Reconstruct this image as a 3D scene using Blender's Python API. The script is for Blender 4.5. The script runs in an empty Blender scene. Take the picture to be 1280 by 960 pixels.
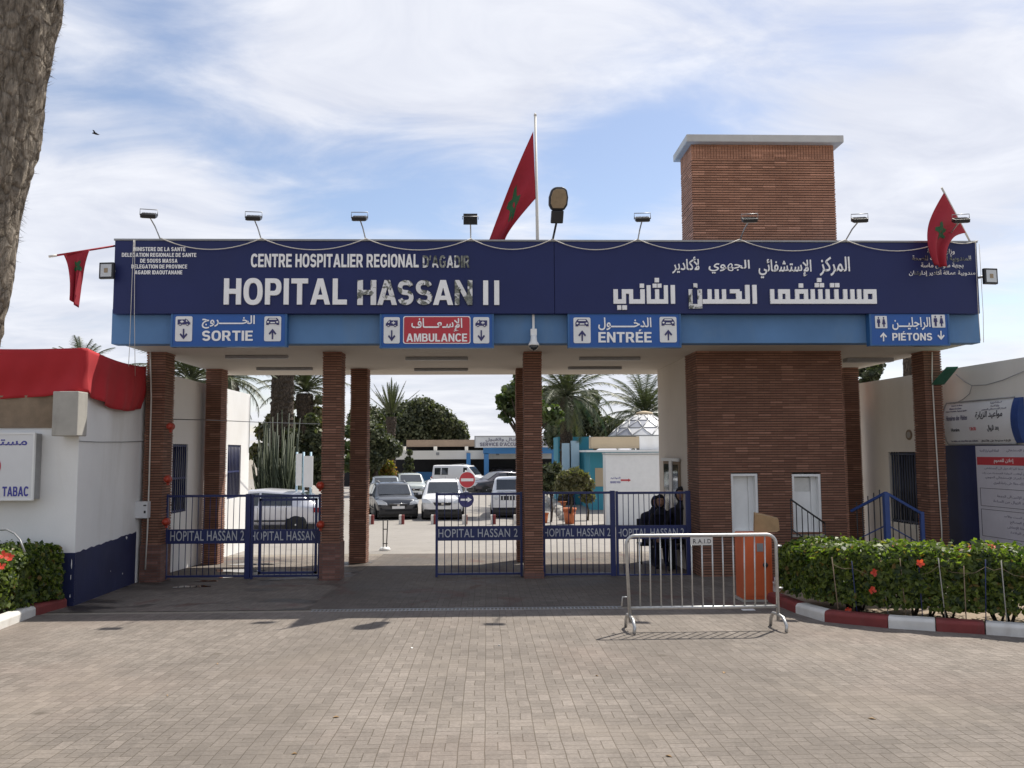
import bpy, bmesh, math, random
import numpy as np
from mathutils import Vector, Matrix, noise as mnoise
R = math.radians
S = bpy.context.scene
COL = S.collection
random.seed(7)
RNG = np.random.default_rng(11)

# ------------------------------------------------------------------ camera
F = 1036.0                      # focal length in pixels of the 1280 px wide photograph
CZ = 1.66
yaw, pitch, roll = R(1.77), R(4.69), R(0.30)
fw = Vector((math.sin(yaw)*math.cos(pitch), math.cos(yaw)*math.cos(pitch), math.sin(pitch)))
rt = Vector((math.cos(yaw), -math.sin(yaw), 0))
up = rt.cross(fw)
rt2 = rt*math.cos(roll) - up*math.sin(roll)
up2 = up*math.cos(roll) + rt*math.sin(roll)
CAM = Vector((0, 0, CZ))
cd = bpy.data.cameras.new('camera')
co = bpy.data.objects.new('camera', cd); COL.objects.link(co)
m4 = Matrix((rt2, up2, -fw)).transposed().to_4x4(); m4.translation = CAM
co.matrix_world = m4
cd.sensor_width = 36; cd.lens = F/1280*36; cd.clip_end = 6000; cd.clip_start = 0.05
S.camera = co

# ------------------------------------------------------------------ sky, sun, exposure
to_sun = Vector((0.42, 0.50, 1.0)).normalized()
SUN_EL = math.asin(to_sun.z); SUN_AZ = math.atan2(to_sun.x, to_sun.y)
W = bpy.data.worlds.new('World'); S.world = W; W.use_nodes = True
wt = W.node_tree; wn = wt.nodes; wl = wt.links
bg = wn['Background']; bg.inputs['Strength'].default_value = 0.10
sky = wn.new('ShaderNodeTexSky'); sky.sky_type = 'NISHITA'; sky.sun_disc = False
sky.sun_elevation = SUN_EL; sky.sun_rotation = SUN_AZ; sky.air_density = 1.0; sky.dust_density = 0.6; sky.ozone_density = 1.5
tc = wn.new('ShaderNodeTexCoord')
def wmath(op, a, b=None, clamp=False):
    n = wn.new('ShaderNodeMath'); n.operation = op; n.use_clamp = clamp
    for i, v in enumerate((a, b)):
        if v is None: continue
        if isinstance(v, (int, float)): n.inputs[i].default_value = v
        else: wl.new(v, n.inputs[i])
    return n.outputs[0]
sep = wn.new('ShaderNodeSeparateXYZ'); wl.new(tc.outputs['Generated'], sep.inputs[0])
# cloud deck: the view direction projected on a high flat layer, so clouds stretch towards the horizon
den = wmath('MAXIMUM', wmath('ADD', sep.outputs[2], 0.16), 0.05)
cmb = wn.new('ShaderNodeCombineXYZ')
wl.new(wmath('DIVIDE', sep.outputs[0], den), cmb.inputs[0]); wl.new(wmath('DIVIDE', sep.outputs[1], den), cmb.inputs[1])
mp = wn.new('ShaderNodeMapping'); wl.new(cmb.outputs[0], mp.inputs[0])
mp.inputs['Location'].default_value = (3.1, 1.7, 0); mp.inputs['Rotation'].default_value = (0, 0, R(-28)); mp.inputs['Scale'].default_value = (0.72, 1.25, 1)
n1 = wn.new('ShaderNodeTexNoise'); n1.inputs['Scale'].default_value = 0.95; n1.inputs['Detail'].default_value = 9; n1.inputs['Roughness'].default_value = 0.56; n1.inputs['Distortion'].default_value = 0.35
wl.new(mp.outputs[0], n1.inputs['Vector'])
n2 = wn.new('ShaderNodeTexNoise'); n2.inputs['Scale'].default_value = 3.2; n2.inputs['Detail'].default_value = 8; n2.inputs['Roughness'].default_value = 0.6; n2.inputs['Distortion'].default_value = 0.6
wl.new(mp.outputs[0], n2.inputs['Vector'])
def blob(px, py, rad, amt):
    """open or close the cloud cover round one direction of the sky"""
    d = (fw + rt2*(px-640)/F + up2*(480-py)/F).normalized()
    vm = wn.new('ShaderNodeVectorMath'); vm.operation = 'DISTANCE'
    wl.new(tc.outputs['Generated'], vm.inputs[0]); vm.inputs[1].default_value = d
    mr = wn.new('ShaderNodeMapRange'); mr.interpolation_type = 'SMOOTHSTEP'
    mr.inputs['From Min'].default_value = 0; mr.inputs['From Max'].default_value = rad
    mr.inputs['To Min'].default_value = amt; mr.inputs['To Max'].default_value = 0
    wl.new(vm.outputs['Value'], mr.inputs[0]); return mr.outputs[0]
cover = wmath('ADD', wmath('MULTIPLY', n1.outputs[0], 0.9), wmath('MULTIPLY', n2.outputs[0], 0.42))
for b in ((430, 240, .15, -.20), (300, 215, .10, -.10), (560, 250, .13, -.17), (800, 190, .17, -.17), (740, 260, .12, -.12), (240, 50, .16, -.17), (500, 130, .20, .10), (1180, 60, .30, .10),
          (300, 120, .16, .05), (650, 60, .25, .12), (1190, 200, .2, .10), (100, 400, .25, .12), (600, 520, .3, .2)):
    cover = wmath('ADD', cover, blob(*b))
cr = wn.new('ShaderNodeMapRange'); cr.interpolation_type = 'SMOOTHSTEP'
cr.inputs['From Min'].default_value = 0.44; cr.inputs['From Max'].default_value = 0.79
wl.new(cover, cr.inputs[0])
# cloud brightness varies a little with thickness
cb = wn.new('ShaderNodeMapRange'); cb.inputs['From Min'].default_value = 0.35; cb.inputs['From Max'].default_value = 0.7
wl.new(n2.outputs[0], cb.inputs[0])
cc = wn.new('ShaderNodeMix'); cc.data_type = 'RGBA'; wl.new(cb.outputs[0], cc.inputs['Factor'])
cc.inputs['A'].default_value = (5.0, 5.2, 5.9, 1); cc.inputs['B'].default_value = (6.5, 6.6, 7.0, 1)
skm = wn.new('ShaderNodeMix'); skm.data_type = 'RGBA'; skm.blend_type = 'MULTIPLY'; skm.inputs['Factor'].default_value = 1
wl.new(sky.outputs[0], skm.inputs['A']); skm.inputs['B'].default_value = (1.12, 1.02, 0.98, 1)
mx = wn.new('ShaderNodeMix'); mx.data_type = 'RGBA'
wl.new(wmath('MULTIPLY', cr.outputs[0], 0.93), mx.inputs['Factor']); wl.new(skm.outputs['Result'], mx.inputs['A']); wl.new(cc.outputs['Result'], mx.inputs['B'])
wl.new(mx.outputs['Result'], bg.inputs['Color'])

sl = bpy.data.lights.new('sun', 'SUN'); sl.energy = 4.2; sl.angle = R(0.5); sl.color = (1.0, 0.95, 0.86)
so = bpy.data.objects.new('sun', sl); COL.objects.link(so); so.rotation_euler = to_sun.to_track_quat('Z', 'Y').to_euler(); so.location = (10, 12, 30)
S.view_settings.view_transform = 'Standard'; S.view_settings.look = 'None'; S.view_settings.gamma = 1; S.view_settings.use_curve_mapping = False
S.view_settings.exposure = 0.56
S.cycles.max_bounces = 6; S.cycles.transparent_max_bounces = 6
try: S.cycles.use_denoising = True
except Exception: pass

# ------------------------------------------------------------------ measuring helpers
def ray(px, py): return fw + rt2*((px-640)/F) + up2*((480-py)/F)
def P(px, py, Y):
    d = ray(px, py); return CAM + d*(Y/d.y)
SL = 0.0335; YB = 34.0
def gz(y): return -SL*y if y < YB else -SL*YB
def G(px, py):
    d = ray(px, py); t = -CZ/(d.z + SL*d.y)
    if t > 0 and t*d.y < YB: return CAM + d*t
    t = (-SL*YB - CZ)/d.z; return CAM + d*t
def on_line(px, py, A, B):
    """point seen at the pixel on the vertical plane through A and B"""
    n = Vector((-(B[1]-A[1]), B[0]-A[0], 0)); d = ray(px, py)
    t = n.dot(Vector((A[0], A[1], 0)) - CAM)/n.dot(d); return CAM + d*t

# ------------------------------------------------------------------ materials
MATS = {}
class NT:
    def __init__(s, name):
        s.m = bpy.data.materials.new(name); s.m.use_nodes = True
        s.t = s.m.node_tree; s.b = s.t.nodes['Principled BSDF']
    def n(s, t, **k):
        o = s.t.nodes.new('ShaderNode'+t)
        for a, v in k.items(): setattr(o, a, v)
        return o
    def l(s, a, b): s.t.links.new(a, b)
    def coord(s, scale=(1, 1, 1), rot=(0, 0, 0)):
        c = s.n('TexCoord'); mp = s.n('Mapping'); mp.inputs['Scale'].default_value = scale; mp.inputs['Rotation'].default_value = rot
        s.l(c.outputs['Object'], mp.inputs[0]); return mp.outputs[0]
    def noise(s, vec, scale, detail=4, rough=.55, dist=0):
        o = s.n('TexNoise'); o.inputs['Scale'].default_value = scale; o.inputs['Detail'].default_value = detail; o.inputs['Roughness'].default_value = rough; o.inputs['Distortion'].default_value = dist
        s.l(vec, o.inputs['Vector']); return o.outputs[0]
    def rng(s, v, a, b, c=0, d=1):
        o = s.n('MapRange'); s.l(v, o.inputs[0])
        for i, x in zip(('From Min', 'From Max', 'To Min', 'To Max'), (a, b, c, d)): o.inputs[i].default_value = x
        return o.outputs[0]
    def mix(s, f, a, b, blend='MIX'):
        o = s.n('Mix', data_type='RGBA', blend_type=blend)
        if isinstance(f, (int, float)): o.inputs['Factor'].default_value = f
        else: s.l(f, o.inputs['Factor'])
        for k, v in (('A', a), ('B', b)):
            if isinstance(v, tuple): o.inputs[k].default_value = (*v[:3], 1)
            else: s.l(v, o.inputs[k])
        return o.outputs['Result']
    def math(s, op, a, b=0):
        o = s.n('Math', operation=op)
        for i, v in enumerate((a, b)):
            if isinstance(v, (int, float)): o.inputs[i].default_value = v
            else: s.l(v, o.inputs[i])
        return o.outputs[0]
    def col(s, c): s.l(c, s.b.inputs['Base Color'])
    def bump(s, h, strength=.3, dist=.01, prev=None):
        o = s.n('Bump'); o.inputs['Strength'].default_value = strength; o.inputs['Distance'].default_value = dist
        s.l(h, o.inputs['Height'])
        if prev is not None: s.l(prev, o.inputs['Normal'])
        s.l(o.outputs[0], s.b.inputs['Normal']); return o.outputs[0]

def plain(name, c, rough=.6, var=.18, sc=3.0, metal=0, spec=.5, dirt=None, bump=0, coat=0, dirtamt=.6):
    """painted or plastic surface with slight uneven tone, optional dirt blotches"""
    if name in MATS: return MATS[name]
    t = NT(name); v = t.coord()
    n = t.noise(v, sc, 6, .6)
    lo = tuple(x*(1-var) for x in c); hi = tuple(min(1, x*(1+var*.7)) for x in c)
    cc = t.mix(t.rng(n, .3, .7), lo, hi)
    if dirt is not None:
        n2 = t.noise(t.coord((1, 1, .35)), sc*.6, 9, .68, .4)
        cc = t.mix(t.rng(n2, .52, .74, 0, dirtamt), cc, dirt)
    t.col(cc)
    b = t.b; b.inputs['Roughness'].default_value = rough; b.inputs['Metallic'].default_value = metal
    b.inputs['Specular IOR Level'].default_value = spec
    if coat: b.inputs['Coat Weight'].default_value = coat; b.inputs['Coat Roughness'].default_value = .06
    if bump: t.bump(t.noise(v, 40, 6), bump, .006)
    MATS[name] = t.m; return t.m

def brick_mat(name, c1, c2, mortar, width=.21, row=.044, msize=.006):
    t = NT(name)
    c = t.n('TexCoord'); sp = t.n('SeparateXYZ'); t.l(c.outputs['Object'], sp.inputs[0])
    cb = t.n('CombineXYZ'); t.l(t.math('ADD', sp.outputs[0], sp.outputs[1]), cb.inputs[0]); t.l(sp.outputs[2], cb.inputs[1])
    br = t.n('TexBrick'); br.offset = .5; br.inputs['Scale'].default_value = 1; br.inputs['Brick Width'].default_value = width; br.inputs['Row Height'].default_value = row
    br.inputs['Mortar Size'].default_value = msize; br.inputs['Mortar Smooth'].default_value = .2; br.inputs['Bias'].default_value = -.1
    br.inputs['Color1'].default_value = (*c1, 1); br.inputs['Color2'].default_value = (*c2, 1); br.inputs['Mortar'].default_value = (*mortar, 1)
    t.l(cb.outputs[0], br.inputs['Vector'])
    v = t.coord()
    big = t.rng(t.noise(v, .9, 5, .6), .3, .7, .78, 1.16)
    cc = t.mix(1, br.outputs['Color'], big, 'MULTIPLY')
    # a few pale bricks
    cb2 = t.n('CombineXYZ')
    t.l(t.math('FLOOR', t.math('MULTIPLY', t.math('ADD', sp.outputs[0], sp.outputs[1]), 1/width)), cb2.inputs[0])
    t.l(t.math('FLOOR', t.math('MULTIPLY', sp.outputs[2], 1/row)), cb2.inputs[1])
    wn_ = t.n('TexWhiteNoise', noise_dimensions='2D'); t.l(cb2.outputs[0], wn_.inputs['Vector'])
    cc = t.mix(t.rng(wn_.outputs['Value'], .86, .98, 0, .45), cc, tuple(min(1, x*1.7+.03) for x in c1))
    cc = t.mix(t.rng(wn_.outputs['Value'], .0, .12, .30, 0), cc, tuple(x*.45 for x in c2))
    cc = t.mix(t.rng(t.noise(v, 30, 4), .35, .75, 0, .3), cc, tuple(x*.55 for x in c1))
    t.col(cc); t.b.inputs['Roughness'].default_value = .86
    h = t.math('ADD', t.math('MULTIPLY', br.outputs['Fac'], -1), t.math('MULTIPLY', t.noise(v, 60, 4), .5))
    t.bump(h, .5, .008)
    return t.m

M = {}
M['brick'] = brick_mat('brick', (.29, .14, .09), (.225, .10, .064), (.12, .075, .055), msize=.003)
M['joint'] = plain('raked_joint', (.075, .05, .038), .95, .2, 9)
M['brick_tower_lit'] = brick_mat('tower_brick_lit', (.50, .245, .15), (.40, .185, .11), (.24, .13, .085), msize=.003)  # brick colour raised to carry the tower's sunlit glow
M['brick_low'] = brick_mat('low_brick', (.20, .095, .072), (.15, .068, .052), (.12, .09, .08))

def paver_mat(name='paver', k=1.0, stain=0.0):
    t = NT(name)
    c = t.n('TexCoord'); v0 = c.outputs['Object']
    mpn = t.n('Mapping'); mpn.inputs['Rotation'].default_value = (0, 0, R(90)); t.l(v0, mpn.inputs[0])
    # slightly uneven laying
    dn = t.n('TexNoise'); dn.inputs['Scale'].default_value = 1.4; dn.inputs['Detail'].default_value = 3; t.l(v0, dn.inputs['Vector'])
    vm = t.n('VectorMath', operation='SCALE'); t.l(dn.outputs['Color'], vm.inputs[0]); vm.inputs['Scale'].default_value = .035
    va = t.n('VectorMath', operation='ADD'); t.l(mpn.outputs[0], va.inputs[0]); t.l(vm.outputs[0], va.inputs[1])
    def br(wd, rh, c1, c2, off):
        b = t.n('TexBrick'); b.offset = off; b.inputs['Scale'].default_value = 1; b.inputs['Brick Width'].default_value = wd; b.inputs['Row Height'].default_value = rh
        b.inputs['Mortar Size'].default_value = .0042; b.inputs['Mortar Smooth'].default_value = .5; b.inputs['Bias'].default_value = 0
        b.inputs['Color1'].default_value = (*c1, 1); b.inputs['Color2'].default_value = (*c2, 1); b.inputs['Mortar'].default_value = (.12*k, .10*k, .078*k, 1)
        t.l(va.outputs[0], b.inputs['Vector']); return b
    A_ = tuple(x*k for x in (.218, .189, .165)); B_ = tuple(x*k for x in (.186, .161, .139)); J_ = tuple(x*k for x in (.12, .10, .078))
    b1 = br(.164, .082, A_, B_, .5)
    b2 = br(.082, .164, A_, B_, 0.0)
    ck = t.n('TexChecker'); ck.inputs['Scale'].default_value = 1/.164; t.l(va.outputs[0], ck.inputs['Vector'])
    colr = t.mix(ck.outputs['Fac'], b1.outputs['Color'], b2.outputs['Color'])
    facm = t.math('ADD', t.math('MULTIPLY', b1.outputs['Fac'], t.math('SUBTRACT', 1, ck.outputs['Fac'])), t.math('MULTIPLY', b2.outputs['Fac'], ck.outputs['Fac']))
    big = t.noise(v0, .28, 6, .62, .3); med = t.noise(v0, 1.6, 7, .65, .2); fine = t.noise(v0, 45, 4, .6)
    cc = t.mix(1, colr, t.rng(big, .3, .7, .74, 1.17), 'MULTIPLY')
    cc = t.mix(1, cc, t.rng(med, .3, .7, .87, 1.10), 'MULTIPLY')
    cc = t.mix(1, cc, t.rng(fine, .3, .7, .82, 1.14), 'MULTIPLY')
    # pinker tint in places, sandy film that fills joints in others
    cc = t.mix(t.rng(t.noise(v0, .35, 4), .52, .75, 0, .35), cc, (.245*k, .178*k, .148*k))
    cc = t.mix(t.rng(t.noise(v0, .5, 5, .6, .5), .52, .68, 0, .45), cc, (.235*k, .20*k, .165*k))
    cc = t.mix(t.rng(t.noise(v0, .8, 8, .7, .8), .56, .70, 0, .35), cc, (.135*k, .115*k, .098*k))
    # dark chewing-gum and oil spots
    pn = t.n('TexWhiteNoise', noise_dimensions='2D'); fl_ = t.n('VectorMath', operation='SNAP'); t.l(va.outputs[0], fl_.inputs[0]); fl_.inputs[1].default_value = (.164, .082, 1); t.l(fl_.outputs[0], pn.inputs['Vector'])
    cc = t.mix(1, cc, t.rng(pn.outputs['Value'], 0, 1, .90, 1.09), 'MULTIPLY')
    wv_ = t.n('TexWave'); wv_.inputs['Scale'].default_value = .085; wv_.inputs['Distortion'].default_value = 2.2; wv_.inputs['Detail'].default_value = 3; t.l(v0, wv_.inputs['Vector'])
    cc = t.mix(t.rng(wv_.outputs['Fac'], .72, .98, 0, .30), cc, (.13*k, .112*k, .096*k))
    vo = t.n('TexVoronoi'); vo.inputs['Scale'].default_value = .8; t.l(v0, vo.inputs['Vector'])
    cc = t.mix(t.rng(vo.outputs['Distance'], .02, .06, .7, 0), cc, (.09, .075, .06))
    vo2 = t.n('TexVoronoi'); vo2.inputs['Scale'].default_value = 3.7; t.l(v0, vo2.inputs['Vector'])
    cc = t.mix(t.rng(vo2.outputs['Distance'], .03, .07, .5, 0), cc, (.14, .115, .09))
    t.b.inputs['Roughness'].default_value = .88; t.b.inputs['Specular IOR Level'].default_value = .25
    if stain:
        w = t.noise(v0, .75, 8, .66, .9); f = t.rng(w, .50, .60, 0, stain); cc = t.mix(f, cc, (.035, .028, .024)); t.l(t.rng(f, 0, 1, .88, .35), t.b.inputs['Roughness'])
        cc = t.mix(t.rng(t.noise(v0, 1.3, 6, .6, .5), .58, .66, 0, .5), cc, (.11, .05, .04))
    t.col(cc)
    h = t.math('ADD', t.math('MULTIPLY', facm, -1), t.math('ADD', t.math('MULTIPLY', fine, .5), t.math('MULTIPLY', med, .8)))
    t.bump(h, .55, .006)
    return t.m
M['paver'] = paver_mat()
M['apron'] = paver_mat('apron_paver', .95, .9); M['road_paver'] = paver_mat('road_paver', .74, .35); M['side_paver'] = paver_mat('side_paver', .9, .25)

def ground_mat(name, c, c2, stain, wet=False, scale=1.0):
    t = NT(name); v = t.coord()
    big = t.noise(v, .35*scale, 7, .62, .4); fine = t.noise(v, 55, 5, .65); med = t.noise(v, 2.3*scale, 8, .65, .3)
    cc = t.mix(t.rng(big, .32, .68), c, c2)
    cc = t.mix(1, cc, t.rng(fine, .3, .7, .75, 1.2), 'MULTIPLY')
    cc = t.mix(t.rng(med, .55, .72, 0, .75), cc, stain)
    t.col(cc); t.b.inputs['Roughness'].default_value = .85
    if wet:
        t.l(t.rng(t.noise(v, .9, 5, .6, .6), .5, .62, .85, .28), t.b.inputs['Roughness'])
    t.bump(t.math('ADD', fine, t.math('MULTIPLY', med, .6)), .35, .008)
    return t.m
M['asphalt'] = ground_mat('asphalt', (.085, .08, .075), (.12, .112, .104), (.06, .055, .05))
M['apron_plain'] = ground_mat('apron', (.13, .105, .088), (.18, .15, .125), (.05, .042, .036), wet=True)
M['carpark'] = ground_mat('carpark', (.235, .215, .192), (.29, .265, .238), (.17, .155, .135))
M['earth'] = ground_mat('earth', (.24, .18, .125), (.30, .235, .17), (.15, .11, .08))
M['far_ground'] = ground_mat('far_ground', (.22, .19, .15), (.28, .245, .20), (.16, .135, .11))

def leaf_mat(name, dark, light, trans=.35, rough=.45):
    t = NT(name); g = t.n('NewGeometry'); 
    rp = t.n('ValToRGB'); e = rp.color_ramp.elements
    e[0].color = (*dark, 1); e[1].color = (*light, 1); e[0].position = .1; e[1].position = .95
    if name == 'hedge_leaf':
        q = e.new(.975); q.color = (.20, .13, .04, 1)
    t.l(g.outputs['Random Per Island'], rp.inputs[0]); t.col(rp.outputs[0])
    t.b.inputs['Roughness'].default_value = rough; t.b.inputs['Specular IOR Level'].default_value = .45
    tr = t.n('BsdfTranslucent'); t.l(t.mix(1, rp.outputs[0], (1.5, 1.8, .7), 'MULTIPLY'), tr.inputs['Color'])
    ms = t.n('MixShader'); ms.inputs[0].default_value = trans
    t.l(t.b.outputs[0], ms.inputs[1]); t.l(tr.outputs[0], ms.inputs[2])
    t.l(ms.outputs[0], t.t.nodes['Material Output'].inputs['Surface'])
    return t.m
M['hedge_leaf'] = leaf_mat('hedge_leaf', (.022, .046, .010), (.19, .235, .04), .42, .5)
M['tree_leaf'] = leaf_mat('tree_leaf', (.026, .036, .018), (.125, .132, .066), .2, .6)
M['broad_leaf'] = leaf_mat('broad_leaf', (.035, .058, .02), (.115, .14, .05), .25, .5)
M['palm_leaf'] = leaf_mat('palm_leaf', (.038, .05, .024), (.105, .115, .052), .12, .5)
M['cactus_leaf'] = leaf_mat('cactus_leaf', (.03, .042, .022), (.085, .10, .05), .05, .6)
M['autumn_leaf'] = leaf_mat('autumn_leaf', (.08, .12, .02), (.32, .16, .04), .4)
M['dry_leaf'] = leaf_mat('dry_leaf', (.09, .09, .045), (.19, .17, .085), .3)
M['petal'] = leaf_mat('petal', (.55, .03, .02), (.75, .10, .05), .3)

def bark_mat(name, a, b, sc=1.0):
    t = NT(name); v = t.coord((1, 1, 1))
    w1 = t.noise(t.coord((5*sc, 5*sc, 2.2*sc)), 2.4, 9, .7, 1.2)
    w2 = t.noise(t.coord((22*sc, 22*sc, 5*sc), (R(18), R(10), 0)), 1.6, 7, .7, .6)
    cc = t.mix(t.rng(w1, .3, .7), a, b); cc = t.mix(1, cc, t.rng(w2, .28, .7, .55, 1.3), 'MULTIPLY')
    cc = t.mix(t.rng(w1, .56, .64, 0, .6), cc, tuple(x*.3 for x in a))
    vo = t.n('TexVoronoi', feature='DISTANCE_TO_EDGE'); vo.inputs['Scale'].default_value = 1; vo.inputs['Randomness'].default_value = 1
    wv = t.n('VectorMath', operation='ADD'); nz = t.n('TexNoise'); nz.inputs['Scale'].default_value = 7*sc; nz.inputs['Detail'].default_value = 5; t.l(t.coord(), nz.inputs['Vector'])
    t.l(t.coord((15*sc, 15*sc, 8*sc), (R(12), R(14), 0)), wv.inputs[0]); t.l(nz.outputs['Color'], wv.inputs[1]); t.l(wv.outputs[0], vo.inputs['Vector'])
    cc = t.mix(t.rng(vo.outputs['Distance'], .0, .13, .45, 0), cc, tuple(x*.28 for x in a))
    w3 = t.noise(t.coord((70*sc, 70*sc, 9*sc), (R(8), R(-12), 0)), 1.5, 6, .7, .3); cc = t.mix(1, cc, t.rng(w3, .3, .7, .6, 1.35), 'MULTIPLY')
    t.col(cc); t.b.inputs['Roughness'].default_value = .92; t.b.inputs['Specular IOR Level'].default_value = .2
    t.bump(t.math('ADD', t.math('ADD', w1, w3), t.rng(vo.outputs['Distance'], 0, .2)), 1.0, .03)
    return t.m
M['bark'] = bark_mat('palm_bark', (.25, .205, .16), (.56, .48, .385))
M['bark_dark'] = bark_mat('dark_bark', (.06, .046, .036), (.15, .118, .09), .6)

M['navy'] = plain('navy_panel', (.013, .021, .102), .5, .12, .8, dirt=(.022, .028, .085), dirtamt=.35, spec=.35)
M['fascia'] = plain('fascia_blue', (.105, .22, .41), .8, .12, 1.3, dirt=(.16, .25, .36), bump=.15, dirtamt=.7)
M['soffit'] = plain('soffit', (.62, .57, .50), .9, .06, .7, dirt=(.42, .38, .33), dirtamt=.35)
M['white_wall'] = plain('white_wall', (.83, .82, .80), .9, .05, .9, dirt=(.62, .58, .52), bump=.12, dirtamt=.45)
M['cream_wall'] = plain('cream_wall', (.74, .71, .645), .9, .06, .8, dirt=(.54, .50, .43), bump=.12, dirtamt=.45)
M['kiosk_wall'] = plain('kiosk_wall', (.82, .81, .785), .9, .06, .9, dirt=(.55, .51, .44), bump=.25, dirtamt=.55)
M['plinth'] = plain('plinth_blue', (.012, .018, .075), .62, .2, 2.2, dirt=(.06, .07, .15), bump=.25, dirtamt=.5)
M['gate_blue'] = plain('gate_blue', (.017, .026, .11), .45, .15, 6, dirt=(.03, .035, .08))
M['grey_blue'] = plain('grille_grey_blue', (.075, .09, .14), .5, .15, 6)
M['rail_blue'] = plain('rail_blue', (.022, .058, .21), .45, .15, 6)
M['white'] = plain('white_paint', (.80, .80, .78), .5, .05, 5)
M['letter'] = plain('letter_white', (.93, .92, .90), .45, .03, 5, dirt=(.66, .64, .6), dirtamt=.25)
M['black'] = plain('black_plastic', (.018, .018, .02), .45, .2, 8)
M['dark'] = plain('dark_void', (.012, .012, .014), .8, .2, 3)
M['galv'] = plain('galvanised_steel', (.50, .50, .49), .42, .15, 30, metal=.75)
M['grey'] = plain('grey_metal', (.30, .30, .30), .45, .1, 9, metal=.3)
M['concrete'] = plain('concrete', (.40, .38, .34), .9, .12, 4, dirt=(.25, .23, .2), bump=.4)
M['cap'] = plain('cap_concrete', (.56, .545, .51), .85, .08, 3, dirt=(.36, .35, .33), bump=.2)
M['kerb_red'] = plain('kerb_red', (.20, .035, .032), .75, .2, 5, dirt=(.16, .09, .08), bump=.3)
M['kerb_white'] = plain('kerb_white', (.66, .64, .60), .8, .1, 5, dirt=(.45, .4, .35), bump=.3)
M['orange'] = plain('cabinet_orange', (.62, .12, .035), .5, .12, 3, dirt=(.42, .10, .04), dirtamt=.5)
M['cabinet_side'] = plain('cabinet_side', (.30, .10, .05), .6, .15, 3)
M['card'] = plain('cardboard', (.34, .22, .11), .85, .15, 9)
M['cloth_red'] = plain('bunting_red', (.42, .016, .022), .85, .12, 1.2)
M['flag_red'] = plain('flag_red', (.34, .014, .028), .8, .12, 2)
M['flag_green'] = plain('flag_green', (.02, .10, .035), .8, .1, 2)
M['sign_blue'] = plain('sign_blue', (.012, .095, .36), .4, .08, 2)
M['sign_frame'] = plain('sign_frame_blue', (.03, .12, .30), .4, .1, 3)
M['sign_red'] = plain('sign_red', (.50, .03, .045), .35, .08, 2)
M['ink'] = plain('ink_navy', (.03, .03, .13), .5, .05, 3)
M['lens_glass'] = plain('lamp_glass', (.55, .57, .58), .12, .05, 4)
M['glass'] = plain('dark_glass', (.03, .036, .042), .05, .2, 2, spec=.9)
M['tan_lens'] = plain('tan_lens', (.30, .22, .13), .25, .15, 14)
M['pole'] = plain('pole_white', (.66, .62, .55), .6, .08, 6)
M['wood'] = plain('rough_board', (.25, .185, .125), .9, .2, 5, dirt=(.16, .12, .085), bump=.5)
M['alu'] = plain('aluminium', (.58, .58, .57), .4, .08, 12, metal=.4)
M['sign_white'] = plain('sign_white', (.70, .70, .70), .4, .04, 3)
M['paper'] = plain('poster_paper', (.58, .56, .60), .7, .06, 3, dirt=(.5, .47, .5))
M['text_ink'] = plain('text_black', (.04, .04, .05), .6, .1, 3)
M['text_grey'] = plain('text_grey', (.17, .16, .22), .6, .1, 3)
M['text_red'] = plain('text_red', (.52, .05, .06), .6, .1, 3)
M['text_blue'] = plain('text_blue', (.05, .05, .30), .5, .05, 3)
M['lantern'] = plain('lantern_orange', (.40, .045, .02), .35, .15, 10)
M['green'] = plain('green_sheet', (.03, .17, .11), .55, .15, 4)
M['terracotta'] = plain('terracotta', (.55, .16, .06), .75, .12, 5)
M['teal'] = plain('teal_wall', (.045, .27, .36), .7, .08, 1, dirt=(.06, .22, .28))
M['lightblue'] = plain('lightblue_board', (.42, .58, .68), .6, .06, 1)
M['beige'] = plain('beige_band', (.50, .40, .27), .8, .06, 1)
M['roofbrown'] = plain('roof_brown', (.34, .25, .18), .85, .12, 1)
M['portal_blue'] = plain('portal_blue', (.05, .20, .44), .6, .08, 1)
M['domewhite'] = plain('dome_panel', (.62, .62, .62), .35, .15, .8)
M['domegrey'] = plain('dome_grey', (.36, .37, .41), .4, .15, .8)
M['stone'] = plain('stone', (.42, .39, .35), .85, .2, 3, bump=.5)
M['skin'] = plain('skin', (.36, .20, .13), .55, .06, 8)
M['cloth_black'] = plain('cloth_black', (.014, .014, .018), .9, .3, 6)
M['cloth_navy'] = plain('cloth_navy', (.02, .022, .04), .9, .3, 6)
M['hair'] = plain('hair_black', (.012, .01, .009), .6, .3, 20)
M['rubber'] = plain('rubber', (.02, .02, .02), .8, .2, 9)
M['chrome'] = plain('chrome', (.7, .7, .7), .18, .05, 3, metal=1)
M['headlight'] = plain('headlight_glass', (.62, .65, .68), .08, .1, 20, spec=.8)
M['taillight'] = plain('taillight_red', (.35, .01, .015), .15, .1, 9)
M['orange_brick'] = M['brick_low']
t = NT('puddle'); t.b.inputs['Base Color'].default_value = (.02, .018, .016, 1); t.b.inputs['Roughness'].default_value = .03; t.b.inputs['Specular IOR Level'].default_value = .7
t.bump(t.noise(t.coord(), 6, 2), .05, .004); M['puddle'] = t.m
def peeled(name, lo, hi):
    """foil letters whose white film has come off in patches, leaving mirror-like grey green"""
    t = NT(name); v = t.coord()
    n = t.noise(v, 5.5, 6, .62, .8); f = t.rng(n, lo, hi)
    under = t.mix(t.rng(t.noise(v, 17, 5, .7), .38, .6), (.05, .055, .04), (.27, .27, .23))
    t.col(t.mix(f, (.80, .79, .77), under)); t.l(t.rng(f, 0, 1, .45, .3), t.b.inputs['Roughness']); t.l(t.rng(f, 0, 1, 0, .25), t.b.inputs['Metallic'])
    return t.m
M['letter_peel'] = peeled('letter_peeling', .46, .50)
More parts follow.
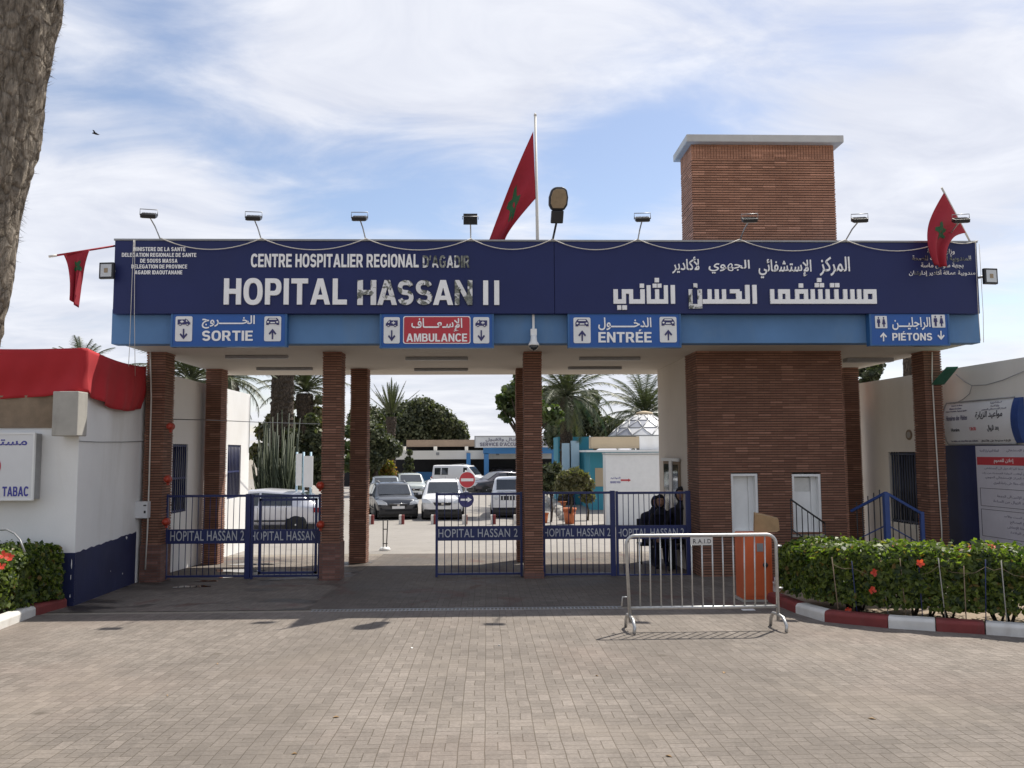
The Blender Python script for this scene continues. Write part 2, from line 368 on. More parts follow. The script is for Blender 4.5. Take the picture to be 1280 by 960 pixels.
M['letter_peel_half'] = peeled('letter_peeling_half', .53, .58)
M['letter_faded'] = peeled('letter_faded', .30, .44)

# ------------------------------------------------------------------ mesh building
def link(o, parent=None):
    COL.objects.link(o)
    if parent is not None: o.parent = parent
    return o
def tag(o, label=None, cat=None, group=None, kind=None):
    for k, v in (('label', label), ('category', cat), ('group', group), ('kind', kind)):
        if v: o[k] = v
    return o
ROOT = {}
def thing(name, label, cat, loc=(0, 0, 0), group=None):
    o = bpy.data.objects.new(name, None); o.empty_display_size = .2; o.location = loc
    COL.objects.link(o); tag(o, label, cat, group); ROOT[o.name] = Vector(loc); return o
def base_of(o):
    while o is not None:
        if o.name in ROOT: return ROOT[o.name]
        o = o.parent
    return Vector((0, 0, 0))
class MB:
    def __init__(s): s.v = []; s.f = []; s.mi = []; s.sm = []
    def add(s, vs, fs, mi=0, smooth=False):
        b = len(s.v); s.v += [tuple(x) for x in vs]
        for f in fs: s.f.append([b+i for i in f]); s.mi.append(mi); s.sm.append(smooth)
        return s
    def box(s, x0, x1, y0, y1, z0, z1, mi=0):
        return s.add([(x0, y0, z0), (x1, y0, z0), (x1, y1, z0), (x0, y1, z0), (x0, y0, z1), (x1, y0, z1), (x1, y1, z1), (x0, y1, z1)],
                     [(3, 2, 1, 0), (4, 5, 6, 7), (0, 1, 5, 4), (1, 2, 6, 5), (2, 3, 7, 6), (3, 0, 4, 7)], mi)
    def obox(s, c, ax, ay, az, mi=0):
        """box round c with half axes ax, ay, az"""
        c, ax, ay, az = map(Vector, (c, ax, ay, az)); vs = [c+ax*i+ay*j+az*k for k in (-1, 1) for i, j in ((-1, -1), (1, -1), (1, 1), (-1, 1))]
        return s.add(vs, [(3, 2, 1, 0), (4, 5, 6, 7), (0, 1, 5, 4), (1, 2, 6, 5), (2, 3, 7, 6), (3, 0, 4, 7)], mi)
    def tube(s, pts, r, n=8, mi=0, cap=True, r2=None):
        pts = [Vector(p) for p in pts]; k = len(pts); rs = r if isinstance(r, (list, tuple)) else [r + ((r2 if r2 is not None else r)-r)*i/max(1, k-1) for i in range(k)]
        vs = []; prev = None
        for i, p in enumerate(pts):
            d = (pts[min(i+1, k-1)] - pts[max(i-1, 0)]).normalized()
            if prev is None: a = d.orthogonal().normalized()
            else:
                a = prev - d*prev.dot(d); a = a.normalized() if a.length > 1e-5 else d.orthogonal().normalized()
            prev = a; b = d.cross(a)
            for j in range(n): an = 2*math.pi*j/n; vs.append(p + (a*math.cos(an)+b*math.sin(an))*rs[i])
        fs = [(i*n+j, i*n+(j+1) % n, (i+1)*n+(j+1) % n, (i+1)*n+j) for i in range(k-1) for j in range(n)]
        s.add(vs, fs, mi, True)
        if cap:
            b = len(s.v)-k*n; s.f.append([b+j for j in range(n)][::-1]); s.mi.append(mi); s.sm.append(False)
            s.f.append([b+(k-1)*n+j for j in range(n)]); s.mi.append(mi); s.sm.append(False)
        return s
    def prism(s, poly, d, mi=0):
        """closed outline (3D points, planar) extruded along d"""
        n = len(poly); d = Vector(d); p = [Vector(q) for q in poly]
        return s.add(p+[q+d for q in p], [list(range(n))[::-1], list(range(n, 2*n))]+[(i, (i+1) % n, n+(i+1) % n, n+i) for i in range(n)], mi)
    def lathe(s, prof, c=(0, 0, 0), n=20, mi=0, axis='z'):
        c = Vector(c); vs = []; k = len(prof)
        for r, z in prof:
            for j in range(n):
                a = 2*math.pi*j/n; q = (r*math.cos(a), r*math.sin(a), z)
                if axis == 'y': q = (q[0], q[2], q[1])
                if axis == 'x': q = (q[2], q[0], q[1])
                vs.append(c+Vector(q))
        fs = [(i*n+j, i*n+(j+1) % n, (i+1)*n+(j+1) % n, (i+1)*n+j) for i in range(k-1) for j in range(n)]
        return s.add(vs, fs+[list(range(n))[::-1], list(range((k-1)*n, k*n))], mi, True)
    def grid(s, fn, nu, nv, mi=0, smooth=True):
        vs = [fn(i/nu, j/nv) for j in range(nv+1) for i in range(nu+1)]
        return s.add(vs, [(j*(nu+1)+i, j*(nu+1)+i+1, (j+1)*(nu+1)+i+1, (j+1)*(nu+1)+i) for j in range(nv) for i in range(nu)], mi, smooth)
    def build(s, name, mats, parent=None, bevel=0, solid=0, seg=2, local=False):
        me = bpy.data.meshes.new(name)
        o0 = Vector((0, 0, 0)) if local else base_of(parent)
        me.from_pydata([(x-o0.x, y-o0.y, z-o0.z) for x, y, z in s.v], [], s.f)
        for m in (mats if isinstance(mats, (list, tuple)) else [mats]): me.materials.append(m)
        me.polygons.foreach_set('material_index', s.mi); me.polygons.foreach_set('use_smooth', s.sm)
        bm = bmesh.new(); bm.from_mesh(me); bmesh.ops.recalc_face_normals(bm, faces=bm.faces); bm.to_mesh(me); bm.free()
        me.update(); o = bpy.data.objects.new(name, me); link(o, parent)
        if solid: md = o.modifiers.new('thick', 'SOLIDIFY'); md.thickness = solid; md.offset = 0
        if bevel: md = o.modifiers.new('edge', 'BEVEL'); md.width = bevel; md.segments = seg; md.limit_method = 'ANGLE'
        return o
def mesh_np(name, V, Fq, mat, parent=None, smooth=False):
    """mesh from an (n,3) array and an (m,4) or (m,3) face array"""
    o0 = base_of(parent); V = np.asarray(V, float) - np.array(o0)
    me = bpy.data.meshes.new(name); k = Fq.shape[1]; m = len(Fq)
    me.vertices.add(len(V)); me.vertices.foreach_set('co', V.ravel())
    me.loops.add(m*k); me.loops.foreach_set('vertex_index', Fq.ravel().astype(np.int32))
    me.polygons.add(m); me.polygons.foreach_set('loop_start', np.arange(0, m*k, k, dtype=np.int32)); me.polygons.foreach_set('loop_total', np.full(m, k, np.int32))
    me.materials.append(mat); me.update(calc_edges=True); me.validate()
    if smooth: me.polygons.foreach_set('use_smooth', [True]*m)
    return link(bpy.data.objects.new(name, me), parent)
def copy_tree(o, parent=None):
    c = o.copy(); COL.objects.link(c); c.parent = parent
    for ch in list(o.children): copy_tree(ch, c)
    return c

# ------------------------------------------------------------------ lettering
def arc(cx, cy, rx, ry, a0, a1, n=12, e=1.0):
    out = []
    for i in range(n+1):
        a = R(a0+(a1-a0)*i/n); c, s = math.cos(a), math.sin(a)
        out.append((cx+rx*math.copysign(abs(c)**e, c), cy+ry*math.copysign(abs(s)**e, s)))
    return out
T_ = .215
def stroke(pts, t):
    L, Rr = [], []
    for i, p in enumerate(pts):
        a = pts[max(i-1, 0)]; b = pts[min(i+1, len(pts)-1)]
        dx, dy = b[0]-a[0], b[1]-a[1]; l = math.hypot(dx, dy); nx, ny = -dy/l*t/2, dx/l*t/2
        L.append((p[0]+nx, p[1]+ny)); Rr.append((p[0]-nx, p[1]-ny))
    return L+Rr[::-1]
def glyphs():
    t = T_; g = {}; e = .82
    g['I'] = (t, [[(0, 0), (t, 0), (t, 1), (0, 1)]])
    g['L'] = (.62, [[(0, 0), (.62, 0), (.62, .19), (t, .19), (t, 1), (0, 1)]])
    g['T'] = (.72, [[(.36-t/2, 0), (.36+t/2, 0), (.36+t/2, .81), (.72, .81), (.72, 1), (0, 1), (0, .81), (.36-t/2, .81)]])
    g['H'] = (.74, [[(0, 0), (t, 0), (t, .41), (.74-t, .41), (.74-t, 0), (.74, 0), (.74, 1), (.74-t, 1), (.74-t, .6), (t, .6), (t, 1), (0, 1)]])
    E_ = [(0, 0), (.66, 0), (.66, .18), (t, .18), (t, .42), (.6, .42), (.6, .59), (t, .59), (t, .82), (.65, .82), (.65, 1), (0, 1)]
    g['E'] = (.66, [E_]); g['É'] = (.66, [E_, [(.25, 1.06), (.36, 1.06), (.55, 1.24), (.34, 1.24)]])
    g['N'] = (.76, [[(0, 0), (t*.95, 0), (t*.95, .62), (.76-t*.95, 0), (.76, 0), (.76, 1), (.76-t*.95, 1), (.76-t*.95, .38), (t*.95, 1), (0, 1)]])
    g['M'] = (.92, [[(0, 0), (.2, 0), (.2, .68), (.37, 0), (.55, 0), (.72, .68), (.72, 0), (.92, 0), (.92, 1), (.63, 1), (.46, .34), (.29, 1), (0, 1)]])
    g['V'] = (.82, [[(.29, 0), (.53, 0), (.82, 1), (.59, 1), (.41, .3), (.23, 1), (0, 1)]])
    g['A'] = (.86, [[(0, 0), (.225, 0), (.285, .2), (.575, .2), (.635, 0), (.86, 0), (.55, 1), (.31, 1)], [(.335, .37), (.525, .37), (.43, .71)]])
    g['U'] = (.74, [[(0, 1), (0, .36)]+arc(.37, .36, .37, .37, 180, 360, 12, e)[1:-1]+[(.74, .36), (.74, 1), (.74-t, 1), (.74-t, .36)]+arc(.37, .36, .37-t, .19, 360, 180, 12, e)[1:-1]+[(t, .36), (t, 1)]])
    g['O'] = (.82, [arc(.41, .5, .41, .515, 0, 360, 36, e)[:-1], arc(.41, .5, .41-t, .33, 360, 0, 30, e)[:-1]])
    g['C'] = (.76, [arc(.41, .5, .41, .515, 33, 327, 28, e)+arc(.41, .5, .41-t, .33, 318, 42, 22, e)])
    g['G'] = (.82, [arc(.41, .5, .41, .515, 35, 318, 28, e)+[(.80, .14), (.80, .55), (.44, .55), (.44, .38), (.60, .38), (.60, .24)]+arc(.41, .5, .41-t, .33, 305, 42, 22, e)])
    g['D'] = (.76, [[(0, 0), (.34, 0)]+arc(.34, .5, .42, .5, -90, 90, 16, e)[1:-1]+[(.34, 1), (0, 1)], [(t, .18), (t, .82), (.33, .82)]+arc(.33, .5, .43-t, .32, 90, -90, 14, e)[1:-1]+[(.33, .18)]])
    g['P'] = (.70, [[(0, 0), (t, 0), (t, .35), (.40, .35)]+arc(.40, .675, .30, .325, -90, 90, 12, e)[1:-1]+[(.40, 1), (0, 1)], [(t, .52), (t, .83), (.38, .83)]+arc(.38, .675, .11, .155, 90, -90, 8)[1:-1]+[(.38, .52)]])
    g['R'] = (.78, [[(0, 0), (t, 0), (t, .37), (.33, .37), (.53, 0), (.78, 0), (.55, .41)]+arc(.43, .69, .30, .31, -55, 90, 12, e)+[(0, 1)], [(t, .53), (t, .83), (.40, .83)]+arc(.40, .68, .11, .15, 90, -90, 8)[1:-1]+[(.40, .53)]])
    g['B'] = (.74, [[(0, 0), (.43, 0)]+arc(.43, .29, .31, .29, -90, 60, 10, e)[1:]+arc(.41, .745, .28, .255, -50, 90, 10, e)+[(0, 1)],
                    [(t, .17), (t, .43), (.42, .43)]+arc(.42, .30, .11, .13, 90, -90, 8)[1:-1]+[(.42, .17)], [(t, .60), (t, .84), (.40, .84)]+arc(.40, .72, .09, .12, 90, -90, 8)[1:-1]+[(.40, .60)]])
    r = .205; c = .36
    sp = arc(c, .705, .255, r, 15, 270, 16, .9)[:-1]+arc(c, .295, .255, r, 90, -165, 16, .9)
    g['S'] = (.72, [stroke(sp, .20)])
    g["'"] = (.2, [[(.02, .62), (.14, .62), (.2, 1), (0, 1)]])
    g['2'] = (.66, [stroke(arc(.32, .70, .24, .2, 160, -20, 10)+[(.40, .42), (.12, .10)], .19)+[], [(.02, 0), (.66, 0), (.66, .06), (.02, .06)]])
    return g
GL = glyphs()
def curve_mesh(cu):
    o = bpy.data.objects.new('tmp', cu); COL.objects.link(o)
    bpy.context.view_layer.update()
    me = bpy.data.meshes.new_from_object(o.evaluated_get(bpy.context.evaluated_depsgraph_get()))
    bpy.data.objects.remove(o); bpy.data.curves.remove(cu)
    V = np.array([v.co for v in me.vertices]); Fs = [list(p.vertices) for p in me.polygons]
    bpy.data.meshes.remove(me); return V, Fs
def bold(text, gap=.11, depth=.02, space=.34):
    cu = bpy.data.curves.new('tmp', 'CURVE'); cu.dimensions = '2D'; cu.fill_mode = 'BOTH'; cu.extrude = depth; x = 0
    for ch in text:
        if ch == ' ': x += space; continue
        w, outs = GL[ch]
        for o in outs:
            sp = cu.splines.new('POLY'); sp.points.add(len(o)-1); sp.use_cyclic_u = True
            for p, q in zip(sp.points, o): p.co = (q[0]+x, q[1], 0, 1)
        x += w+gap
    return curve_mesh(cu)
AR = {'ا': (0xFE8D, 2), 'أ': (0xFE83, 2), 'إ': (0xFE87, 2), 'ب': (0xFE8F, 4), 'ة': (0xFE93, 2), 'ت': (0xFE95, 4), 'ث': (0xFE99, 4), 'ج': (0xFE9D, 4), 'ح': (0xFEA1, 4), 'خ': (0xFEA5, 4), 'د': (0xFEA9, 2),
      'ذ': (0xFEAB, 2), 'ر': (0xFEAD, 2), 'ز': (0xFEAF, 2), 'س': (0xFEB1, 4), 'ش': (0xFEB5, 4), 'ص': (0xFEB9, 4), 'ع': (0xFEC9, 4), 'ف': (0xFED1, 4), 'ق': (0xFED5, 4), 'ك': (0xFED9, 4), 'ل': (0xFEDD, 4),
      'م': (0xFEE1, 4), 'ن': (0xFEE5, 4), 'ه': (0xFEE9, 4), 'و': (0xFEED, 2), 'ى': (0xFEEF, 2), 'ي': (0xFEF1, 4), 'ئ': (0xFE89, 4)}
def shape_ar(s):
    s = s.replace('لا', '\ue001').replace('لإ', '\ue002').replace('لأ', '\ue003'); out = []
    LA = {'\ue001': 0xFEFB, '\ue002': 0xFEF9, '\ue003': 0xFEF7}
    def joins_next(c): return c == 'ـ' or (c in AR and AR[c][1] == 4)
    def joins_prev(c): return c == 'ـ' or c in AR or c in LA
    for i, c in enumerate(s):
        p = i > 0 and joins_next(s[i-1]) and joins_prev(c); n = i+1 < len(s) and joins_next(c) and joins_prev(s[i+1])
        if c in LA: out.append(chr(LA[c]+(1 if p else 0)))
        elif c in AR:
            b, k = AR[c]; out.append(chr(b+((3 if n else 1) if p else (2 if n else 0)) if k == 4 else b+(1 if p else 0)))
        else: out.append(c)
    return ''.join(out[::-1])
def font(text, offset=0.0, depth=.02, shear=0, spacing=1.0):
    cu = bpy.data.curves.new('tmp', 'FONT'); cu.body = text; cu.size = 1; cu.offset = offset; cu.extrude = depth; cu.shear = shear; cu.space_character = spacing
    return curve_mesh(cu)
def rects(rs, depth=.02):
    """union of rectangles (x0, y0, x1, y1) as one plate"""
    xs = sorted({round(v, 4) for r in rs for v in (r[0], r[2])}); ys = sorted({round(v, 4) for r in rs for v in (r[1], r[3])})
    nx, ny = len(xs)-1, len(ys)-1
    c = [[any(r[0]-1e-6 <= (xs[i]+xs[i+1])/2 <= r[2]+1e-6 and r[1]-1e-6 <= (ys[j]+ys[j+1])/2 <= r[3]+1e-6 for r in rs) for j in range(ny)] for i in range(nx)]
    V = []; Fs = []; idx = {}
    def vid(i, j, k):
        if (i, j, k) not in idx: idx[(i, j, k)] = len(V); V.append((xs[i], ys[j], depth if k else -depth))
        return idx[(i, j, k)]
    for i in range(nx):
        for j in range(ny):
            if not c[i][j]: continue
            Fs.append([vid(i, j, 1), vid(i+1, j, 1), vid(i+1, j+1, 1), vid(i, j+1, 1)])
            for (di, dj, a, b) in ((-1, 0, (i, j), (i, j+1)), (1, 0, (i+1, j), (i+1, j+1)), (0, -1, (i, j), (i+1, j)), (0, 1, (i, j+1), (i+1, j+1))):
                ii, jj = i+di, j+dj
                if not (0 <= ii < nx and 0 <= jj < ny and c[ii][jj]): Fs.append([vid(*a, 0), vid(*b, 0), vid(*b, 1), vid(*a, 1)])
    return np.array(V), Fs
def set_text(name, VF, O, U, V, mats, parent, thick=.012, matfn=None):
    """lay flat lettering over the rectangle O, O+U, O+V (outer face along U x V)"""
    A, Fs = VF; O, U, V = Vector(O), Vector(U), Vector(V); N = U.cross(V).normalized()
    lo = A.min(0); sz = A.max(0)-lo; zr = max(A[:, 2].max()-A[:, 2].min(), 1e-6)
    mb = MB(); pts = [O+U*float((p[0]-lo[0])/sz[0])+V*float((p[1]-lo[1])/sz[1])+N*float((p[2]-A[:, 2].min())/zr*thick) for p in A]
    mb.add(pts, Fs)
    return mb.build(name, mats, parent)

# flat pictograms in a unit square (x right, y up)
def pic_arrow(up_=True):
    q = [(.43, .0), (.57, .0), (.57, .62), (.78, .40), (.88, .52), (.5, .95), (.12, .52), (.22, .40), (.43, .62)]
    return q if up_ else [(x, .95-y) for x, y in q][::-1]
def plate(mb, poly, O, U, V, thick=.006, mi=0):
    O, U, V = Vector(O), Vector(U), Vector(V); N = U.cross(V).normalized()
    mb.prism([O+U*x+V*y for x, y in poly], N*thick, mi)
def rrect(x0, y0, x1, y1, r, ry=None):
    ry = ry or r
    return arc(x1-r, y0+ry, r, ry, -90, 0, 4)+arc(x1-r, y1-ry, r, ry, 0, 90, 4)+arc(x0+r, y1-ry, r, ry, 90, 180, 4)+arc(x0+r, y0+ry, r, ry, 180, 270, 4)
def disc(cx, cy, r, n=16, ry=None): return arc(cx, cy, r, ry or r, 0, 360, n)[:-1]
# ------------------------------------------------------------------ ground and setting
def sheet(name, poly, lift, mat, kind='structure'):
    mb = MB(); mb.add([(x, y, gz(y)+lift) for x, y in poly], [list(range(len(poly)))])
    return tag(mb.build(name, mat), kind=kind)
gmb = MB()
gmb.add([(-900, -60, gz(-60)), (900, -60, gz(-60)), (900, YB, gz(YB)), (-900, YB, gz(YB)), (900, 2500, gz(YB)), (-900, 2500, gz(YB))], [(0, 1, 2, 3), (3, 2, 4, 5)])
tag(gmb.build('ground', M['far_ground']), kind='structure')
DR = 10.92          # the drain line across the entrance
sheet('forecourt_paving', [(-26, -40), (26, -40), (26, DR-.09), (-26, DR-.09)], .006, M['paver'])
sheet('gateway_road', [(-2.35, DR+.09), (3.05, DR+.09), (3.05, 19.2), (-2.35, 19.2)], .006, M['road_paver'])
sheet('gateway_apron', [(-5.9, DR+.09), (-2.354, DR+.09), (-2.354, 18.8), (-5.9, 18.8)], .006, M['apron'])
sheet('gateway_pavement', [(3.054, DR+.09), (12, DR+.09), (12, 18.8), (3.054, 18.8)], .006, M['side_paver'])
sheet('car_park_paving', [(-30, 19.21), (30, 19.21), (30, YB), (-30, YB)], .004, M['carpark'])
sheet('car_park', [(-30, YB+.0), (30, YB+.0), (30, 90), (-30, 90)], .008, M['carpark'])

# drain grating
dg = thing('drain_grating', 'long dark slotted drain grating across the gateway, flush with the paving', 'drain', (0, DR, gz(DR)))
dx0, dx1 = P(388, 757, DR).x, P(778, 757, DR).x
mb = MB(); mb.box(dx0, dx1, DR-.085, DR+.085, gz(DR)-.05, gz(DR)-.002); mb.build('channel', M['dark'], dg)
mb = MB()
mb.box(dx0, dx1, DR-.085, DR-.065, gz(DR)-.04, gz(DR)+.008); mb.box(dx0, dx1, DR+.065, DR+.085, gz(DR)-.04, gz(DR)+.008)
n = int((dx1-dx0)/.05)
for i in range(n): x = dx0+.025+(dx1-dx0-.05)*i/n; mb.box(x-.009, x+.009, DR-.066, DR+.066, gz(DR)-.03, gz(DR)+.007)
mb.build('grate_bars', M['grey'], dg)

# puddles
def puddle(cx, cy, rx, ry, seed):
    rr = random.Random(seed); pts = []
    for i in range(28):
        a = 2*math.pi*i/28; k = 1+.28*math.sin(2*a+seed)+.18*math.sin(5*a+seed*2)+rr.uniform(-.06, .06)
        pts.append((cx+rx*k*math.cos(a), cy+ry*k*math.sin(a)))
    o = sheet('puddle', pts, .012, M['puddle']); return o
for px, py, rx, ry, sd in ((240, 734, .22, .16, 1), (258, 727, .16, .10, 2), (300, 714, .5, .22, 4), (285, 722, .14, .12, 6), (315, 706, .35, .2, 8)):
    g = G(px, py); puddle(g.x, g.y, rx, ry, sd)

# kerbs: painted red and white
def kerb(name, pts, cols, w=.16, h=.13):
    mb = MB(); 
    for (a, b), c in zip(zip(pts[:-1], pts[1:]), cols):
        a, b = Vector((*a, 0)), Vector((*b, 0)); d = (b-a).normalized(); n = Vector((-d.y, d.x, 0))
        a2 = a+d*.004; b2 = b-d*.004; q = []
        for p in (a2, b2):
            for (o, z) in ((0, -.05), (0, h-.03), (.03, h), (w, h), (w, -.05)): q.append((p.x+n.x*o, p.y+n.y*o, gz(p.y)+z))
        mb.add(q, [(0, 5, 6, 1), (1, 6, 7, 2), (2, 7, 8, 3), (3, 8, 9, 4), (0, 1, 2, 3, 4), (9, 8, 7, 6, 5)], c)
    return tag(mb.build(name, [M['kerb_red'], M['kerb_white']], bevel=.012), kind='structure')
K = [G(958, 752), G(994, 767), G(1030, 778), G(1110, 786), G(1170, 790), G(1232, 794), G(1290, 798.5)]
kp = [(p.x, p.y) for p in K]
d_ = Vector((kp[-1][0]-kp[-2][0], kp[-1][1]-kp[-2][1])).normalized()
for i in range(6): kp.append((kp[-1][0]+d_.x*.55, kp[-1][1]+d_.y*.55))
kerb('kerb', kp, [0, 1, 0, 1, 0, 1, 0, 1, 0, 1, 0, 1])
kl = [(P(0, 0, 6.2).x*0-5.52, 6.2), (-5.50, 7.0), (-5.49, 7.8), (-5.48, 8.6), (-5.47, 9.3), (G(45, 770).x, G(45, 770).y), (G(84, 759).x, G(84, 759).y)]
kerb('kerb', kl, [0, 1, 0, 1, 1, 0])
mb = MB(); q = [(x-.02, y) for x, y in kl]
mb.add([(-9, 6.2, gz(6.2)+.05)]+[(x-.16, y, gz(y)+.05) for x, y in kl]+[(-9, 10.8, gz(10.8)+.05)], [list(range(len(kl)+2))])
tag(mb.build('planting_bed', M['earth']), kind='structure')
kk = kp
mb = MB(); bk = [(kp[0][0]+.35, kp[0][1]+1.4), (kp[-1][0], kp[0][1]+1.4)]
pl = [(x+.03, y+.14) for x, y in kp]+bk[::-1]
mb.add([(x, y, gz(y)+.045) for x, y in pl], [list(range(len(pl)))])
tag(mb.build('planting_bed', M['earth']), kind='structure')

# ------------------------------------------------------------------ entrance canopy
YP, YF, YC, YCB, YE = 13.0, 13.15, 14.2, 17.06, 18.5
XL, XR = P(142, 345, YP).x, P(1223, 345, YP).x
ZT = P(640, 302, YP).z; ZM = P(640, 392, YP).z; ZS = P(640, 429.5, YF).z
gy = gz(14.4)
can = thing('entrance_canopy', 'wide flat entrance canopy with blue fascia carried on slim brick columns', 'canopy', (0, 15.0, gy))
mb = MB(); mb.box(XL+.02, XR-.02, YF+.24, YE, ZS+.035, ZT-.12); mb.build('roof_slab', M['fascia'], can)
mb = MB(); mb.box(XL*YF/YP-.005, XR*YF/YP-.02, YF, YF+.24, ZS, ZM+.10); mb.build('fascia', M['fascia'], can, bevel=.01)
mb = MB(); mb.box(XL+.05, XR-.03, YF+.242, YE-.01, ZS+.002, ZS+.034); mb.build('soffit', M['soffit'], can)
def coursed(mb, x0, x1, y0, y1, z0, z1, pitch=.044, joint=.014, rec=.014, seed=0, mi=0):
    rr = random.Random(seed); mb.box(x0+rec, x1-rec, y0+rec, y1-rec, z0, z1, 2)
    z = z0
    while z < z1-.01:
        a, b = rr.uniform(-.004, .004), rr.uniform(-.004, .004)
        mb.box(x0+a, x1+b, y0+rr.uniform(-.003, .003), y1+b, z+joint, min(z+pitch, z1), mi); z += pitch
def column(xc, w, y0, d, seed, low=None):
    mb = MB(); zb = gz(y0)-.1; zb = gy + math.floor((zb-gy)/.044)*.044
    coursed(mb, xc-w/2, xc+w/2, y0, y0+d, zb, ZS+.001, seed=seed)
    if low:
        mb.box(xc-w/2-.012, xc+w/2+.012, y0-.012, y0+d+.012, zb, gz(y0)+low, 1)
    return mb.build('column', [M['brick'], M['brick_low'], M['joint']], can)
cols = [(191.5, 23.5), (413.5, 23.5), (666.8, 22.8), (1171.5, 23)]
CX = []
for i, (c, w) in enumerate(cols):
    x = P(c, 580, YC).x; wd = w/F*YC; CX.append((x, wd))
    column(x, wd, YC, .42, i+1, low=(.62, .62, .10, None)[i])
for i, (l, r) in enumerate(((254.5, 274.5), (437, 458.5), (645.5, 666), (1059, 1078))):
    x0, x1 = P(l, 580, YCB).x, P(r, 580, YCB).x
    column((x0+x1)/2, x1-x0, YCB, .42, i+20)
# strip lights under the soffit
for (a, b, y) in ((282, 360, 444.5), (321, 391, 459.5), (507, 585, 446.5), (518, 585, 460.5), (724, 800, 446.5), (710, 777, 458.5)):
    d = ray((a+b)/2, y); t = (ZS-CZ)/d.z; Y = d.y*t; xa, xb = P(a, y, Y).x, P(b, y, Y).x
    mb = MB(); mb.box(xa, xb, Y-.05, Y+.05, ZS-.055, ZS+.001); mb.build('strip_light', M['grey'], can, bevel=.01)
d = ray(1085, 448); t = (ZS-CZ)/d.z; Y = d.y*t
mb = MB(); mb.box(P(1056, 447, Y).x, P(1114, 447, Y).x, Y-.1, Y+.1, ZS-.07, ZS+.001); mb.build('ceiling_beam', M['grey'], can)

# navy name board
nb = thing('name_board', 'long navy board with white hospital name in French and Arabic along the canopy', 'signboard', ((XL+XR)/2, YP, ZM))
xs_ = [XL, P(693, 345, YP).x, XR]
for a, b in zip(xs_[:-1], xs_[1:]):
    mb = MB(); mb.box(a+.003, b-.003, YP, YP+.145, ZM, ZT); mb.build('panel', M['navy'], nb, bevel=.006)
mb = MB(); mb.box(XL-.01, XR+.01, YP-.012, YP+.16, ZT+.002, ZT+.03); mb.build('top_trim', M['grey'], nb)
def on_plane(x0, x1, y0, y1, Y):
    """rectangle (origin, U, V) on the plane y=Y seen at the pixel box"""
    a = P(x0, (y0+y1)/2, Y); b = P(x1, (y0+y1)/2, Y); c = P((x0+x1)/2, y1, Y); d = P((x0+x1)/2, y0, Y)
    return Vector((a.x, Y, c.z)), Vector((b.x-a.x, 0, 0)), Vector((0, 0, d.z-c.z))
def panel_text(name, VF, box, mat, parent, Y, th=.015):
    O, U, V = on_plane(*box, Y); return set_text(name, VF, O-Vector((0, .001, 0)), U, V, mat, parent, th)
panel_text('lettering', bold('HOPITAL'), (280.5, 434, 348, 381.5), M['letter'], nb, YP, .03)
# HASSAN letter by letter, with different loss of film
hx = [(447, 470.5, 'H', 'letter_peel_half'), (472, 496.5, 'A', 'letter_peel_half'), (497.5, 517, 'S', 'letter_peel_half'), (520, 540.5, 'S', 'letter_peel'), (541.5, 566.5, 'A', 'letter'), (568.5, 590.5, 'N', 'letter_peel')]
for a, b, ch, mt in hx: panel_text('letter', bold(ch), (a, b, 350.5, 381.5), M[mt], nb, YP, .03)
panel_text('lettering', bold('II', .26), (604, 624, 351, 381.5), M['letter'], nb, YP, .03)
panel_text('lettering', bold('CENTRE HOSPITALIER REGIONAL', .10), (314, 523.5, 317.5, 334.5), M['letter'], nb, YP)
panel_text('lettering', bold("D'AGADIR", .10), (528.5, 587, 319.5, 335), M['letter_peel'], nb, YP)
for tx, x0, x1, yc in (('MINISTERE DE LA SANTE', 167, 232, 311.5), ('DELEGATION REGIONALE DE SANTE', 152.5, 245.5, 318.7), ('DE SOUSS MASSA', 175.5, 222, 326), ('DELEGATION DE PROVINCE', 164.5, 234, 333.2), ('AGADIR IDAOUTANANE', 168.5, 228, 340.5)):
    panel_text('small_lettering', bold(tx, .14), (x0, x1, yc-2.5, yc+2.5), M['letter'], nb, YP, .006)
# square Arabic lettering, drawn as strokes on a grid: x in pixels of the photograph, y up from the base line
def kufic(x0, base, rs):
    return [(a, base-d_, c, base-b) for a, b, c, d_ in rs]
def kblock(name, rs, mat):
    """rs: rectangles in photograph pixels (x0, ytop, x1, ybottom)"""
    flip = [(r[0], -r[3], r[2], -r[1]) for r in rs]
    x0 = min(r[0] for r in rs); x1 = max(r[2] for r in rs); y0 = min(r[1] for r in rs); y1 = max(r[3] for r in rs)
    return panel_text(name, rects(flip), (x0, x1, y0, y1), mat, nb, YP, .03)
# al-thani (left word)
w_thani = [(766.5, 362, 772, 380), (766.5, 374.5, 782, 380), (777, 362, 782, 380), (777, 362, 791, 367.5), (786, 362, 791, 380), (786, 374.5, 805.5, 380), (800, 362, 805.5, 380), (799.5, 355, 804.8, 360.2),
           (771, 382, 776, 387.5), (777.2, 382, 783, 387.5),
           (808, 357, 813, 380), (808, 374.5, 834.5, 380), (818.5, 362, 823.5, 380), (829.5, 357, 834.5, 380), (815.6, 355, 820.6, 360), (821.6, 355, 826.6, 360), (818.3, 347.8, 823.6, 353.3), (838, 356.7, 843.3, 380)]
kblock('arabic_lettering', w_thani, M['letter'])
